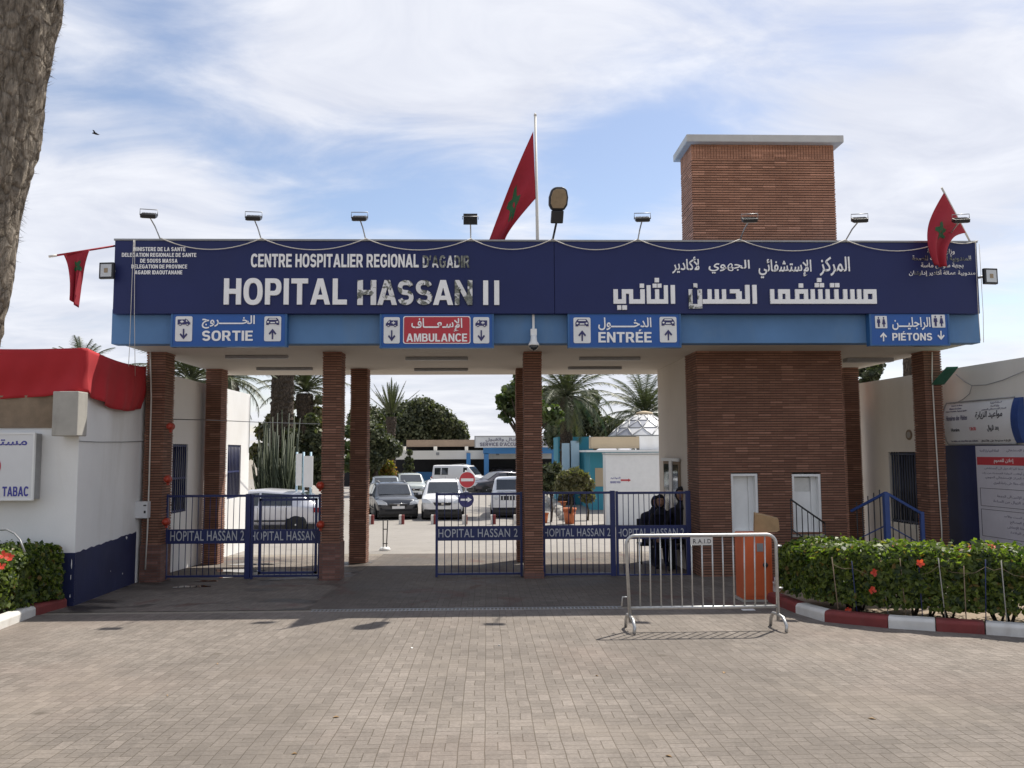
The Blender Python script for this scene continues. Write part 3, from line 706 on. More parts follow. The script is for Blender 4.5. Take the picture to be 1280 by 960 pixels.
# al-hasan (middle word)
w_hasan = [(860.5, 362, 865, 386), (860.5, 380.5, 877, 386), (871.5, 362, 877, 386), (866.5, 354.6, 871.5, 360)]
kblock('arabic_lettering', w_hasan, M['letter_peel_half'])
w_hasan2 = [(877.5, 374.5, 945, 380), (884, 362, 889, 374.5), (893, 362, 898, 374.5), (902, 362, 907, 374.5), (912, 362, 924, 367), (919.5, 364, 928, 374.5), (931, 356.5, 936.5, 374.5), (940, 356.5, 945, 380)]
w_hasan2 = [(877.5, 374.5, 936.5, 380), (884, 362, 889, 374.5), (893, 362, 898, 374.5), (902, 362, 907, 374.5), (912, 362, 924, 367), (919.5, 364.5, 926.5, 374.5), (931, 356.5, 936.5, 380), (940, 356.5, 945.3, 380)]
kblock('arabic_lettering', w_hasan2, M['letter'])
# mustashfa (right word)
w_must = [(962, 362, 967, 380), (962, 374.5, 981, 380), (972, 362, 986.5, 367.5), (972, 362, 977, 380), (981, 362, 986.5, 380), (981, 374.5, 1094.5, 380),
          (993, 362, 1009, 367.5), (993, 362, 998, 374.5), (1004, 362, 1009, 380), (998, 354.8, 1003.3, 360), (1012.5, 362, 1017.5, 380), (1022, 362, 1027, 380), (1031, 362, 1036, 380),
          (1018, 354.3, 1023, 359.5), (1024, 354.3, 1029.3, 359.5), (1021, 348, 1026.3, 353), (1042, 362, 1047, 380), (1037, 354.3, 1042, 359.5), (1043.2, 354.3, 1048.5, 359.5), (1053, 362, 1058, 380), (1062, 362, 1067, 380), (1070.5, 362, 1075.5, 380),
          (1078.5, 362, 1094.5, 367.5), (1078.5, 362, 1083.5, 380), (1089.5, 362, 1094.5, 380)]
kblock('arabic_lettering', w_must, M['letter'])
ar = lambda s, off=.012, sp=1.0: font(shape_ar(s), off, .02, 0, sp)
for s_, x0, x1, y0, y1, mt in (('المركز', 1024, 1062, 321, 345, 'letter'), ('الإستشفائي', 948, 1014, 324, 348, 'letter'), ('الجهوي', 885.5, 937, 325, 342, 'letter'), ('لأكادير', 840, 874, 321, 342, 'letter')):
    panel_text('script_lettering', ar(s_, .014), (x0, x1, y0, y1), M[mt], nb, YP, .012)
for s_, x0, x1, y0, y1, mt in (('وزارة الصحة', 1159, 1193, 311, 318.5, 'letter_peel_half'), ('المندوبية الجهوية للصحة', 1140, 1213.5, 319.5, 327.5, 'letter_peel'), ('بجهة سوس ماسة', 1151, 1204, 328.5, 336, 'letter_peel_half'), ('مندوبية عمالة أكادير إداوتنان', 1136, 1219, 337, 345.5, 'letter_peel_half')):
    panel_text('small_lettering', ar(s_, .012), (x0, x1, y0, y1), M[mt], nb, YP, .006)

# ------------------------------------------------------------------ direction signs on the fascia
YG = YF-.005
def dir_sign(label, x0, x1, y0, y1, face='sign_blue'):
    o = thing('direction_sign', label, 'sign', P((x0+x1)/2, y1, YG-.1), 'direction signs on the blue fascia')
    O, U, V = on_plane(x0, x1, y0, y1, YG-.12)
    w, h = U.length, V.length
    # gently bowed face
    mb = MB(); nseg = 10
    def bow(v): return .007*math.sin(math.pi*v)
    pr = [(O.y-bow(i/nseg), O.z+h*i/nseg) for i in range(nseg+1)]+[(YG, O.z+h), (YG, O.z)]
    mb.prism([(O.x, y, z) for y, z in pr], (w, 0, 0)); mb.build('sign_box', M[face], o)
    mb = MB()
    for xx in (O.x-.03, O.x+w):
        pr2 = [(O.y-.008-bow(i/nseg), O.z+h*i/nseg) for i in range(nseg+1)]+[(YG, O.z+h), (YG, O.z)]
        mb.prism([(xx, y, z) for y, z in pr2], (.03, 0, 0))
    mb.box(O.x-.03, O.x+w+.03, O.y-.01, YG, O.z+h+.001, O.z+h+.02); mb.box(O.x-.03, O.x+w+.03, O.y-.01, YG, O.z-.02, O.z-.001)
    mb.build('frame', M['sign_frame'], o)
    return o, O, U, V
def sign_bits(o, O, U, V):
    """place flat shapes on the bowed face; returns fn(box in 0..1 of the sign)"""
    w, h = U.length, V.length
    def warp(v): return .007*math.sin(math.pi*min(1, max(0, v)))+.006
    def put(name, polys, box, mats, lift):
        mb = MB(); x0, y0, x1, y1 = box
        for poly, mi in polys:
            pts = []
            for k in range(len(poly)):
                ax, ay = poly[k]; v = y0+(y1-y0)*ay; u = x0+(x1-x0)*ax
                pts.append(Vector((O.x+w*u, O.y-warp(v)-lift, O.z+h*v)))
            mb.prism(pts, (0, -.003, 0), mi)
        return mb.build(name, mats, o)
    def text(name, VF, box, mat, lift=.002):
        A, Fs = VF; lo = A.min(0); sz = A.max(0)-lo; x0, y0, x1, y1 = box; zr = sz[2] or 1
        mb = MB(); pts = []
        for p in A:
            u = x0+(x1-x0)*(p[0]-lo[0])/sz[0]; v = y0+(y1-y0)*(p[1]-lo[1])/sz[1]
            pts.append((O.x+w*u, O.y-warp(v)-lift-.004*(p[2]-lo[2])/zr, O.z+h*v))
        mb.add(pts, Fs); return mb.build(name, mat, o)
    return put, text
def dense(poly, n=4):
    out = []
    for a, b in zip(poly, poly[1:]+poly[:1]):
        out += [(a[0]+(b[0]-a[0])*i/n, a[1]+(b[1]-a[1])*i/n) for i in range(n)]
    return out
def ambulance(flip=False):
    b = [(.04, .2), (.96, .2), (.96, .78), (.40, .78), (.40, .86), (.33, .86), (.33, .78), (.24, .76), (.10, .50), (.04, .44)]
    parts = [(b, 0), (disc(.24, .2, .10, 14, .15), 0), (disc(.76, .2, .10, 14, .15), 0)]
    wht = [([(.20, .52), (.28, .70), (.33, .70), (.33, .52)], 1), (disc(.24, .2, .045, 12, .07), 1), (disc(.76, .2, .045, 12, .07), 1),
           ([(.60, .36), (.66, .36), (.66, .46), (.76, .46), (.76, .58), (.66, .58), (.66, .70), (.60, .70), (.60, .58), (.50, .58), (.50, .46), (.60, .46)], 1)]
    if flip: parts = [([(1-x, y) for x, y in p], m) for p, m in parts]; wht = [([(1-x, y) for x, y in p], m) for p, m in wht]
    return parts, wht
def car_front():
    body = [([(.10, .78), (.20, .95), (.80, .95), (.90, .78), (.98, .55), (.98, .15), (.80, .15), (.78, .25), (.22, .25), (.20, .15), (.02, .15), (.02, .55)], 0)]
    wht = [([(.20, .74), (.26, .88), (.74, .88), (.80, .74)], 1), (disc(.16, .48, .08, 12, .10), 1), (disc(.84, .48, .08, 12, .10), 1), ([(.32, .34), (.68, .34), (.66, .48), (.34, .48)], 1)]
    return body, wht
def pictobox(o, put, box, kind, up_, flip=False):
    put('pictogram_panel', [(rrect(0, 0, 1, 1, .10, .06), 0)], box, [M['white']], .002)
    x0, y0, x1, y1 = box; w, h = x1-x0, y1-y0
    ib = (x0+w*.10, y0+h*.60, x1-w*.10, y0+h*.95); ab = (x0+w*.2, y0+h*.08, x1-w*.2, y0+h*.52)
    pa, wh = ambulance(flip) if kind == 'amb' else car_front()
    put('pictogram', pa, ib, [M['ink'], M['white']], .006); put('pictogram_print', wh, ib, [M['ink'], M['white']], .0105)
    put('arrow', [(pic_arrow(up_), 0)], ab, [M['ink']], .006)
# SORTIE
o, O, U, V = dir_sign('blue exit sign reading SORTIE above the left brick column', 216, 356.5, 391.5, 432)
put, text = sign_bits(o, O, U, V)
pictobox(o, put, (.025, .13, .175, .90), 'amb', False, True); pictobox(o, put, (.815, .13, .965, .90), 'car', True)
text('lettering', bold('SORTIE', .10), (.265, .14, .715, .46), M['letter']); text('arabic_lettering', font(shape_ar('الخـــــــروج'), .018), (.26, .52, .73, .93), M['letter'])
# AMBULANCE
o, O, U, V = dir_sign('blue framed sign with red centre reading AMBULANCE over the middle lane', 477, 615, 392.5, 433.5)
put, text = sign_bits(o, O, U, V)
pictobox(o, put, (.02, .10, .165, .90), 'amb', False); pictobox(o, put, (.83, .10, .975, .90), 'amb', False)
put('red_field', [(dense(rrect(0, 0, 1, 1, .03, .08), 2), 0)], (.195, .09, .805, .93), [M['letter']], .0015); put('red_field', [(dense(rrect(0, 0, 1, 1, .03, .08), 2), 0)], (.203, .115, .797, .905), [M['sign_red']], .0046)
text('lettering', bold('AMBULANCE', .10), (.225, .15, .775, .40), M['letter'], .008); text('arabic_lettering', font(shape_ar('الإسـعــــاف'), .016), (.27, .45, .73, .87), M['letter'], .008)
# ENTREE
o, O, U, V = dir_sign('blue entrance sign reading ENTRÉE between middle column and brick gatehouse', 712, 849, 393, 433)
put, text = sign_bits(o, O, U, V)
pictobox(o, put, (.035, .10, .19, .90), 'car', True); pictobox(o, put, (.82, .12, .975, .92), 'car', True)
text('lettering', bold('ENTRÉE', .10), (.26, .12, .745, .52), M['letter']); text('arabic_lettering', font(shape_ar('الدخـــــــول'), .018), (.26, .50, .745, .90), M['letter'])
# PIETONS
o, O, U, V = dir_sign('blue pedestrian sign reading PIÉTONS near the right end of the fascia', 1089, 1184.5, 392, 430.5)
put, text = sign_bits(o, O, U, V)
def walker(dress):
    q = [(disc(.5, .88, .13, 12, .09), 0)]
    q.append(([(.25, .76), (.75, .76), (.82, .42), (.70, .42), (.68, .58), (.66, .05), (.53, .05), (.5, .36), (.47, .05), (.34, .05), (.32, .58), (.30, .42), (.18, .42)], 0) if not dress else ([(.34, .76), (.66, .76), (.84, .30), (.62, .30), (.62, .05), (.38, .05), (.38, .30), (.16, .30)], 0))
    return q
for bx in ((.05, .52, .205, .92), (.79, .54, .965, .96)):
    put('pictogram_panel', [(rrect(0, 0, 1, 1, .05, .05), 0)], bx, [M['white']], .002)
    m = (bx[0]+bx[2])/2
    put('pictogram', walker(False), (bx[0]+.01, bx[1]+.02, m, bx[3]-.02), [M['ink']], .006); put('pictogram', walker(True), (m, bx[1]+.02, bx[2]-.01, bx[3]-.02), [M['ink']], .006)
put('arrow', [(pic_arrow(True), 0)], (.09, .10, .21, .40), [M['letter']], .003); put('arrow', [(pic_arrow(False), 0)], (.84, .14, .965, .45), [M['letter']], .003)
text('lettering', bold('PIÉTONS', .11), (.265, .12, .785, .42), M['letter']); text('arabic_lettering', font(shape_ar('الراجليـــن'), .016), (.27, .46, .77, .88), M['letter'])

# ------------------------------------------------------------------ floodlights on the canopy edge
def flood(bx, hx, hy, label, back=False, Yh=12.55, tilt=58, yawd=0):
    b = Vector((P(bx, 303, 13.1).x, 13.1, ZT+.03)); h = P(hx, hy, Yh)
    o = thing('floodlight', label, 'floodlight', b, 'floodlights along the top of the name board')
    mb = MB(); mb.tube([b, b+(h-b)*.5+Vector((0, 0, .03)), h], .011, 8); mb.build('arm', M['galv'], o)
    mb = MB(); mb.box(b.x-.04, b.x+.04, b.y-.04, b.y+.05, ZT+.03, ZT+.045); mb.build('foot_plate', M['galv'], o)
    rot = Matrix.Rotation(R(yawd), 3, 'Z') @ Matrix.Rotation(R(tilt), 3, 'X')
    def q(v): return h+rot @ Vector(v)
    mb = MB(); mb.obox(q((0, 0, 0)), rot @ Vector((.11, 0, 0)), rot @ Vector((0, .028, 0)), rot @ Vector((0, 0, .085)))
    for i in range(9): mb.obox(q((-.088+.022*i, -.034, 0)), rot @ Vector((.003, 0, 0)), rot @ Vector((0, .008, 0)), rot @ Vector((0, 0, .07)))
    mb.build('housing', M['black'], o, bevel=.006)
    mb = MB(); mb.obox(q((0, .032, 0)), rot @ Vector((.095, 0, 0)), rot @ Vector((0, .004, 0)), rot @ Vector((0, 0, .07))); mb.build('lens', M['lens_glass'], o)
    mb = MB(); mb.tube([q((-.125, 0, 0)), q((-.125, -.09, .03)), q((.125, -.09, .03)), q((.125, 0, 0))], .007, 6); mb.build('bracket', M['grey'], o)
    return o
FL = [(201, 186, 269, 'floodlight nearest the left end, above the small ministry lettering', 0), (327, 316.5, 272, 'floodlight above the word CENTRE on the name board', 0), (458, 450, 272.5, 'floodlight above the word REGIONAL on the name board', 0),
      (470+333, 0, 0, '', 0)]
fl = [(201, 186, 269.5, 'grey floodlight nearest the left end, leaning out over the small lettering', 12), (327, 317, 272.5, 'grey floodlight leaning out above the words CENTRE HOSPITALIER', 6),
      (457.5, 449.5, 273, 'grey floodlight leaning out above the word HASSAN', 0), (797, 803, 274, 'grey floodlight leaning out between big round lamp and brick tower', -5),
      (924, 937, 275, 'grey floodlight leaning out in front of the brick tower', -8), (1056, 1074.5, 275, 'grey floodlight leaning out just right of the brick tower', -10), (1182, 1201, 275.5, 'grey floodlight leaning out in front of the right flag', -12)]
for bx, hx, hy, lb, yw in fl: flood(bx, hx, hy, lb, yawd=yw, tilt=-68)
o4 = flood(588.5, 588, 274, 'square black floodlight standing upright left of the red flag', tilt=8, Yh=12.9)
# the big round lamp
b = Vector((P(690.5, 303, 13.1).x, 13.1, ZT+.03)); h1 = P(696, 276, 12.75); h2 = P(698.5, 240, 12.62)
o = thing('street_lamp_head', 'big round dark lamp head with tan lens, right of the flagpole', 'lamp', b)
mb = MB(); mb.tube([b, h1], .018, 8); mb.build('arm', M['black'], o)
axv = (h2-h1).normalized(); sd = Vector((1, 0, 0)); nn = axv.cross(sd).normalized()
nn = nn if nn.y < 0 else -nn
mb = MB(); mb.obox(h1+axv*.06, sd*.095, nn*.07, axv*.10); mb.build('gear_box', M['black'], o, bevel=.015)
ol = [h1+axv*.16+sd*x+axv*y for x, y in [(-.10, 0), (-.145, .08), (-.15, .2), (-.12, .32), (-.06, .36), (.06, .36), (.12, .32), (.15, .2), (.145, .08), (.10, 0)]]
mb = MB(); mb.prism([p-nn*.09 for p in ol], nn*.17); mb.build('housing', M['black'], o, bevel=.03, seg=3)
mb = MB(); c0 = sum(ol, Vector())/len(ol); mb.prism([c0+(p-c0)*.82+nn*.082 for p in ol], nn*.012); mb.build('lens', M['tan_lens'], o, bevel=.008)
# floodlights at both ends
def end_light(x, y, sgn, label):
    c = P(x, y, 12.9); o = thing('end_floodlight', label, 'floodlight', c, 'square floodlights at the ends of the name board')
    ax = Vector((1, .12*sgn, 0)).normalized(); n_ = Vector((0, 0, 1)).cross(ax)*-1; n_ = Vector((ax.y, -ax.x, 0))
    mb = MB(); mb.obox(c, ax*.118, n_*.03, Vector((0, 0, .128))); mb.build('housing', M['black'], o, bevel=.008)
    mb = MB(); mb.obox(c+n_*.031, ax*.088, n_*.005, Vector((0, 0, .098))); mb.build('lens', M['lens_glass'], o)
    mb = MB(); mb.obox(c+n_*.037, ax*.03, n_*.003, Vector((0, 0, .035))); mb.build('lamp_chip', M['tan_lens'], o)
    e = Vector((XL if sgn < 0 else XR, c.y+.1, c.z)); mb = MB(); mb.tube([c-ax*sgn*.10-n_*.03, e], .02, 6); mb.build('bracket', M['grey'], o)
end_light(134, 338.5, -1, 'square white faced floodlight jutting out past the left end of the board')
end_light(1237.5, 345.5, 1, 'square white faced floodlight jutting out past the right end of the board')
# cable looping from lamp to lamp
cab = MB(); pts_ = [201, 327, 457.5, 588.5, 690.5, 797, 924, 1056, 1182]
for a, b in zip(pts_[:-1], pts_[1:]):
    pa, pb = P(a, 301, 12.97), P(b, 301, 12.97); sag = .13+.00045*(b-a)
    cab.tube([Vector((pa.x+(pb.x-pa.x)*t, 12.965-.02*math.sin(math.pi*t), ZT+.035-sag*4*t*(1-t))) for t in [i/14 for i in range(15)]], .008, 5)
pa = P(1182, 301, 12.97); pb = P(1222, 301, 12.97)
cab.tube([Vector((pa.x+(pb.x-pa.x)*t, 12.96, ZT+.03-.22*t*(1-t))) for t in [i/8 for i in range(9)]], .007, 5)
tag(cab.build('lamp_cable', M['pole']), 'thin white cable sagging from floodlight to floodlight along the board top', 'cable')
def cable(label, pts, r=.0045, mat='pole', sm=True):
    mb = MB(); mb.tube(pts, r, 6); return tag(mb.build('cable', M[mat]), label, 'cable')
cable('white cable hanging down the left end of the navy board, the outer one', [P(167, 300, 12.97), P(163.5, 392, 12.97), P(162, 432, 13.1), P(160, 470, 13.3)])
cable('white cable hanging down the left end of the navy board, the inner one', [P(168.5, 300, 12.96), P(168, 392, 12.96), P(168.5, 432, 13.1), P(169, 470, 13.4)])
cable('white conduit at the right end of the navy board, the inner one', [P(1219, 300, 12.97), P(1223, 392, 12.97), P(1225.5, 426, 13.1)])
cable('white conduit at the right end of the navy board, the outer one', [P(1224, 305, 12.97), P(1229, 392, 13.0), P(1229.5, 428, 13.12)])
# camera on the fascia
c = P(667, 415, YF-.07); o = thing('security_camera', 'white security camera with dark dome hanging on the blue fascia', 'camera', c)
mb = MB(); mb.box(c.x-.018, c.x+.018, YF-.045, YF-.003, P(667, 412, YF).z, P(667, 393, YF).z); mb.build('conduit', M['white'], o)
mb = MB(); zt = P(667, 412, YF).z; mb.box(c.x-.05, c.x+.05, YF-.11, YF-.003, zt-.11, zt); mb.build('junction_box', M['white'], o, bevel=.008)
mb = MB(); mb.lathe([(.045, zt-.11), (.055, zt-.2), (.085, zt-.25), (.085, zt-.27)], (c.x, YF-.10, 0), 16); mb.build('bracket', M['white'], o)
mb = MB(); mb.lathe([(.075, zt-.271), (.07, zt-.30), (.045, zt-.335), (.01, zt-.35)], (c.x, YF-.10, 0), 16); mb.build('dome', M['glass'], o)

# ------------------------------------------------------------------ brick gatehouse and tower
bx0, bx1 = P(873, 580, YC).x, P(1057, 580, YC).x
YT = 15.0; ztop = P(950, 181, YC).z; zb = gz(14.2)-.15
gh = thing('brick_gatehouse', 'brick gatehouse under the canopy with square tower rising above the roof', 'gatehouse', ((bx0+bx1)/2, YC, gy))
zb = gy+math.floor((zb-gy)/.044)*.044
wins = [(914.5, 948.5, 592, 667), (991, 1027.5, 592.5, 668)]
WX = [(P(a, 630, YC).x, P(b, 630, YC).x, P((a+b)/2, d, YC).z, P((a+b)/2, c, YC).z) for a, b, c, d in wins]
mb = MB(); rr = random.Random(5)
z = zb; rec = .014
def wall_run(x0, x1, z0, z1, y0, y1): mb.box(x0, x1, y0, y1, z0, z1)
z0w, z1w = WX[0][2], WX[0][3]
# piers and lintels of the lower storey, course by course
def course_span(z):
    return [(bx0, WX[0][0]), (WX[0][1], WX[1][0]), (WX[1][1], bx1)] if z0w < z+.02 < z1w else [(bx0, bx1)]
while z < ztop-.30:
    for a, b in course_span(z):
        ja, jb = rr.uniform(-.004, .004), rr.uniform(-.004, .004)
        mb.box(a+(ja if a == bx0 else 0), b+(jb if b == bx1 else 0), YC+rr.uniform(-.003, .003), YT+ja, z+.014, z+.044)
        mb.box(a+(rec if a == bx0 else 0), b-(rec if b == bx1 else 0), YC+rec, YT-rec, z, z+.0139, 2)
    z += .044
low_top = z
ob = mb.build('brick_wall', [M['brick'], M['brick_tower_lit'], M['joint']], gh)
# above the canopy roof, sunlit glow is put into a brighter brick colour
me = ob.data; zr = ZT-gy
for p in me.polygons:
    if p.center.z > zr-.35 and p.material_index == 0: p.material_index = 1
# soldier course under the cap
mb = MB(); nx = int((bx1-bx0)/.05)
for i in range(nx): a = bx0+(bx1-bx0)*i/nx; mb.box(a+.004, a+(bx1-bx0)/nx-.004, YC+rr.uniform(-.003, .002), YC+.1, low_top+.004, ztop-.002)
ny = int((YT-YC)/.05)
for i in range(2, ny): a = YC+(YT-YC)*i/ny; mb.box(bx0+rr.uniform(-.003, .002), bx0+.1, a+.004, a+(YT-YC)/ny-.004, low_top+.004, ztop-.002); mb.box(bx1-.1, bx1+rr.uniform(-.002, .003), a+.004, a+(YT-YC)/ny-.004, low_top+.004, ztop-.002)
mb.box(bx0+.014, bx1-.014, YC+.014, YT, low_top, ztop-.003); mb.build('soldier_course', M['brick_tower_lit'], gh)
mb = MB(); mb.box(bx0-.11, bx1+.13, YC-.14, YT+.12, ztop, ztop+.135); mb.build('tower_cap', M['cap'], gh, bevel=.015)
for i, (a, b, c, d) in enumerate(WX):
    w_ = MB(); f = .045; y = YC+.16
    for q in ((a+.002, a+f, c+.002, d-.002), (b-f, b-.002, c+.002, d-.002), (a+f, b-f, d-f, d-.002), (a+f, b-f, c+.002, c+f)): w_.box(q[0], q[1], YC+.02, y+.06, q[2], q[3])
    win = w_.build('window', M['white'], gh, bevel=.005)
    mb = MB()
    if i == 0: mb.box(a+f, b-f-.09, y, y+.02, c+f, d-f)
    else: mb.box(a+f, b-f-.09, y, y+.02, c+f, d-f-.26)
    mb.build('shutter', M['white'], win)
    mb = MB(); mb.box(b-f-.088, b-f, y-.03, y+.03, c+f, d-f); mb.build('window_frame', M['white'], win)
    if i == 1: mb = MB(); mb.box(a+f+.02, b-f-.09, y+.008, y+.014, d-f-.258, d-f-.02); mb.build('pane', M['alu'], win)
    mb = MB(); mb.box(a-.03, b+.03, YC-.04, YC+.06, c-.04, c); mb.build('sill', M['concrete'], win)
# plastered room behind
mb = MB(); mb.box(bx0+.02, bx1-.03, YT+.003, 17.55, zb, ZS-.002); mb.build('side_wall', M['soffit'], gh)
# opening in the side wall
wy0, wy1, wz0, wz1 = 15.6, 17.0, gz(16)+.95, gz(16)+2.0
mb = MB(); mb.box(bx0-.01, bx0+.019, wy0, wy1, wz0, wz1); win = mb.build('window', M['wood'], gh)
mb = MB(); mb.box(bx0-.02, bx0-.011, wy0+.1, wy0+.5, wz0+.06, wz1-.06); mb.box(bx0-.02, bx0-.011, wy0+.85, wy1-.08, wz0+.06, wz1-.06); mb.build('pane', M['glass'], win)
mb = MB(); mb.box(bx0-.05, bx0-.011, wy0-.05, wy1+.05, wz1, wz1+.06); mb.box(bx0-.03, bx0-.0105, wy0+.55, wy0+.8, wz0, wz1-.003); mb.build('frame', M['alu'], win)
# ------------------------------------------------------------------ gates
def gate_leaf(label, xa, xb, Y, ztop_px, zbar0, zbar1, zbot_px, nb_, text, xt, thick_left=False, thick_right=True, wicket=False, topbars=None):
    zc = lambda py: P((xa+xb)/2, py, Y).z
    X0, X1 = P(xa, 660, Y).x, P(xb, 660, Y).x
    o = thing('gate_leaf', label, 'gate', ((X0+X1)/2, Y, gz(Y)), 'blue steel gate leaves between the brick columns')
    zt, z1, z0, zb_ = zc(ztop_px), zc(zbar0), zc(zbar1), zc(zbot_px)
    mb = MB(); r = .022
    mb.box(X0, X1, Y-r, Y+r, zt-.04, zt)
    mb.box(X0, X1, Y-r, Y+r, zb_, zb_+.035)
    lw = .085 if thick_left else .04; rw = .085 if thick_right else .04
    mb.box(X0-.001, X0+lw, Y-.03, Y+.03, zb_-.03, zt+.012); mb.box(X1-rw, X1+.001, Y-.03, Y+.03, zb_-.03, zt+.012)
    mb.build('frame', M['gate_blue'], o, bevel=.004)
    mb = MB(); mb.box(X0+lw, X1-rw, Y-.012, Y+.012, z0, z1); board = mb.build('name_plate', M['gate_blue'], o)
    O, U, V = on_plane(xt[0], xt[1], xt[2], xt[3], Y-.014)
    set_text('lettering', font(text, .004, .02, 0, 1.08), O, U, V, M['galv_text'], board, .004)
    a, b = X0+lw, X1-rw
    for i in range(nb_):
        x = a+(b-a)*(i+1)/(nb_+1); jx = random.uniform(-.006, .006)
        mb = MB(); mb.tube([(x, Y, zb_+.03), (x+jx, Y, z0+.002)], .007, 6); mb.tube([(x+jx, Y, z1-.002), (x, Y, zt-.03)], .007, 6); mb.build('bar', M['gate_blue'], o)
    if wicket:
        mb = MB(); w0 = a+.09
        for q in ((w0, w0+.045, zb_+.05, zt-.06), (b-.06, b-.02, zb_+.05, zt-.06)): mb.box(q[0], q[1], Y-.018, Y+.018, q[2], q[3])
        mb.box(w0, b-.02, Y-.018, Y+.018, zb_+.05, zb_+.09); mb.box(w0, b-.02, Y-.018, Y+.018, zt-.1, zt-.06); mb.build('wicket_frame', M['gate_blue'], o)
    return o
M['galv_text'] = plain('pale_lettering', (.50, .51, .53), .5, .05, 4)
gate_leaf('blue gate leaf beside the left brick column, white wall and grilles behind', 207, 313, 14.45, 618.5, 661.5, 679.5, 721.5, 12, 'HOPITAL HASSAN 2', (213, 305, 663.5, 676))
gate_leaf('blue gate leaf with inner wicket, standing in front of the silver hatchback', 314, 401, 14.47, 618.5, 661.5, 679.5, 721, 11, 'HOPITAL HASSAN', (313.5, 395, 664, 675.5), thick_right=False, wicket=True)
gate_leaf('narrow blue gate leaf left of the middle column, in front of road signs', 544.5, 653, 14.5, 616, 657.5, 675.5, 718.5, 11, 'HOPITAL HASSAN 2', (548, 647, 661, 671.5), thick_right=False)
gate_leaf('blue gate leaf right of the middle column, in front of the terracotta pot', 678.5, 769, 14.48, 614.5, 656.5, 673.5, 719, 10, 'HOPITAL HASSAN 2', (680, 763, 660.5, 670.5))
gate_leaf('blue gate leaf against the gatehouse wall with seated people behind it', 770, 863.5, 14.5, 614.5, 656.5, 673.5, 720, 12, 'HOPITAL HASSAN 2', (771.5, 855, 660.5, 670.5))

# ------------------------------------------------------------------ crowd barrier
YR = 9.25; bl, br_ = P(783.5, 730, YR).x, P(971.5, 730, YR).x; zt = P(880, 669, YR).z; zl = P(880, 759, YR).z; g0 = gz(YR)
ba = thing('crowd_barrier', 'grey steel crowd barrier standing on the paving before the gatehouse', 'barrier', ((bl+br_)/2, YR, g0))
r = .019; cr_ = .10
zlow = g0+.10
def corner(cx, cz, a0, a1): return [(cx+cr_*math.cos(R(a)), YR, cz+cr_*math.sin(R(a))) for a in [a0+(a1-a0)*i/6 for i in range(7)]]
path = [(bl+.03, YR, zlow)]+corner(bl+cr_, zt-cr_, 180, 90)+corner(br_-cr_, zt-cr_, 90, 0)+[(br_-.0, YR, zlow)]
mb = MB(); mb.tube(path, r, 10); mb.tube([(bl+.03, YR, zl), (br_, YR, zl)], r*.9, 10); mb.build('frame', M['galv'], ba)
for i in range(13):
    x = bl+.03+(br_-bl-.05)*(i+1)/14; mb = MB(); mb.tube([(x, YR, zl), (x+(.012 if i > 9 else 0), YR, zt)], .0085, 8); mb.build('bar', M['galv'], ba)
for x, s in ((bl+.03, 1), (br_, 1)):
    mb = MB(); a = [(x, YR-.24, gz(YR-.24)+.012), (x+.012, YR-.22, g0+.09), (x+.006, YR-.14, g0+.155), (x, YR, g0+.165), (x-.006, YR+.14, g0+.155), (x-.012, YR+.2, g0+.09), (x-.014, YR+.22, gz(YR+.22)+.012)]
    mb.tube(a, r, 8); mb.build('foot', M['galv'], ba)
mb = MB(); mb.tube([(bl+.03, YR, zl+.12), (bl-.05, YR, zl+.12), (bl-.06, YR, zl+.02)], .009, 6); mb.tube([(br_, YR, zl+.66), (br_+.06, YR, zl+.66)], .011, 6); mb.tube([(br_, YR, zl+.20), (br_+.06, YR, zl+.20)], .011, 6); mb.build('coupling_hook', M['galv'], ba)
O, U, V = on_plane(863, 891, 671.5, 681.5, YR-.022)
mb = MB(); mb.box(O.x, O.x+U.length, YR-.022, YR-.016, O.z, O.z+V.length); pt = mb.build('name_plate', M['alu'], ba)
set_text('lettering', font('R.A.I.D', .012, .02, 0, 1.15), O+U*.12+V*.22, U*.8, V*.55, M['text_ink'], pt, .002)

# ------------------------------------------------------------------ orange cabinet with cardboard
YO = 11.3; x0, x1 = P(929, 710, YO).x, P(963, 710, YO).x; zt = P(946, 667, YO).z; zb_ = gz(YO)
ob = thing('barrier_cabinet', 'bright orange steel cabinet behind the right end of the crowd barrier', 'cabinet', ((x0+x1)/2, YO, zb_))
mb = MB(); mb.box(x0, x1+.03, YO, YO+.36, zb_+.03, zt); mb.build('body', [M['orange']], ob, bevel=.012)
mb = MB(); mb.box(x0-.02, x1+.05, YO-.02, YO+.38, zb_-.02, zb_+.03); mb.build('base', M['concrete'], ob)
mb = MB(); mb.box(x0+.02, x1-.01, YO-.008, YO-.001, zb_+.08, zt-.03); mb.build('door', M['orange'], ob, bevel=.003)
mb = MB(); mb.box(x0+.19, x0+.28, YO-.014, YO-.0085, zt-.24, zt-.13); mb.build('label_plate', M['grey'], ob)
mb = MB(); mb.lathe([(.001, -.014), (.035, -.014), (.035, 0)], (x0+.30, YO-.009, zt-.42), 14, axis='y'); mb.build('lock', M['black'], ob)
mb = MB(); xc0, xc1 = P(942, 660, YO+.2).x, P(974, 660, YO+.2).x; zc0 = zt+.003
mb.prism([(xc0, YO+.16, zc0), (xc1-.05, YO+.16, zc0), (xc1, YO+.18, zc0+.02), (xc1-.005, YO+.2, zc0+.17), (xc0+.17, YO+.2, zc0+.22), (xc0+.02, YO+.18, zc0+.25)], (.01, .09, .02))
tag(mb.build('cardboard_box', M['card'], bevel=.004), 'flattened brown cardboard box lying on top of the orange cabinet', 'box')
mb = MB(); p = G(934, 763); mb.box(p.x-.07, p.x+.09, p.y-.05, p.y+.03, gz(p.y)+.007, gz(p.y)+.014)
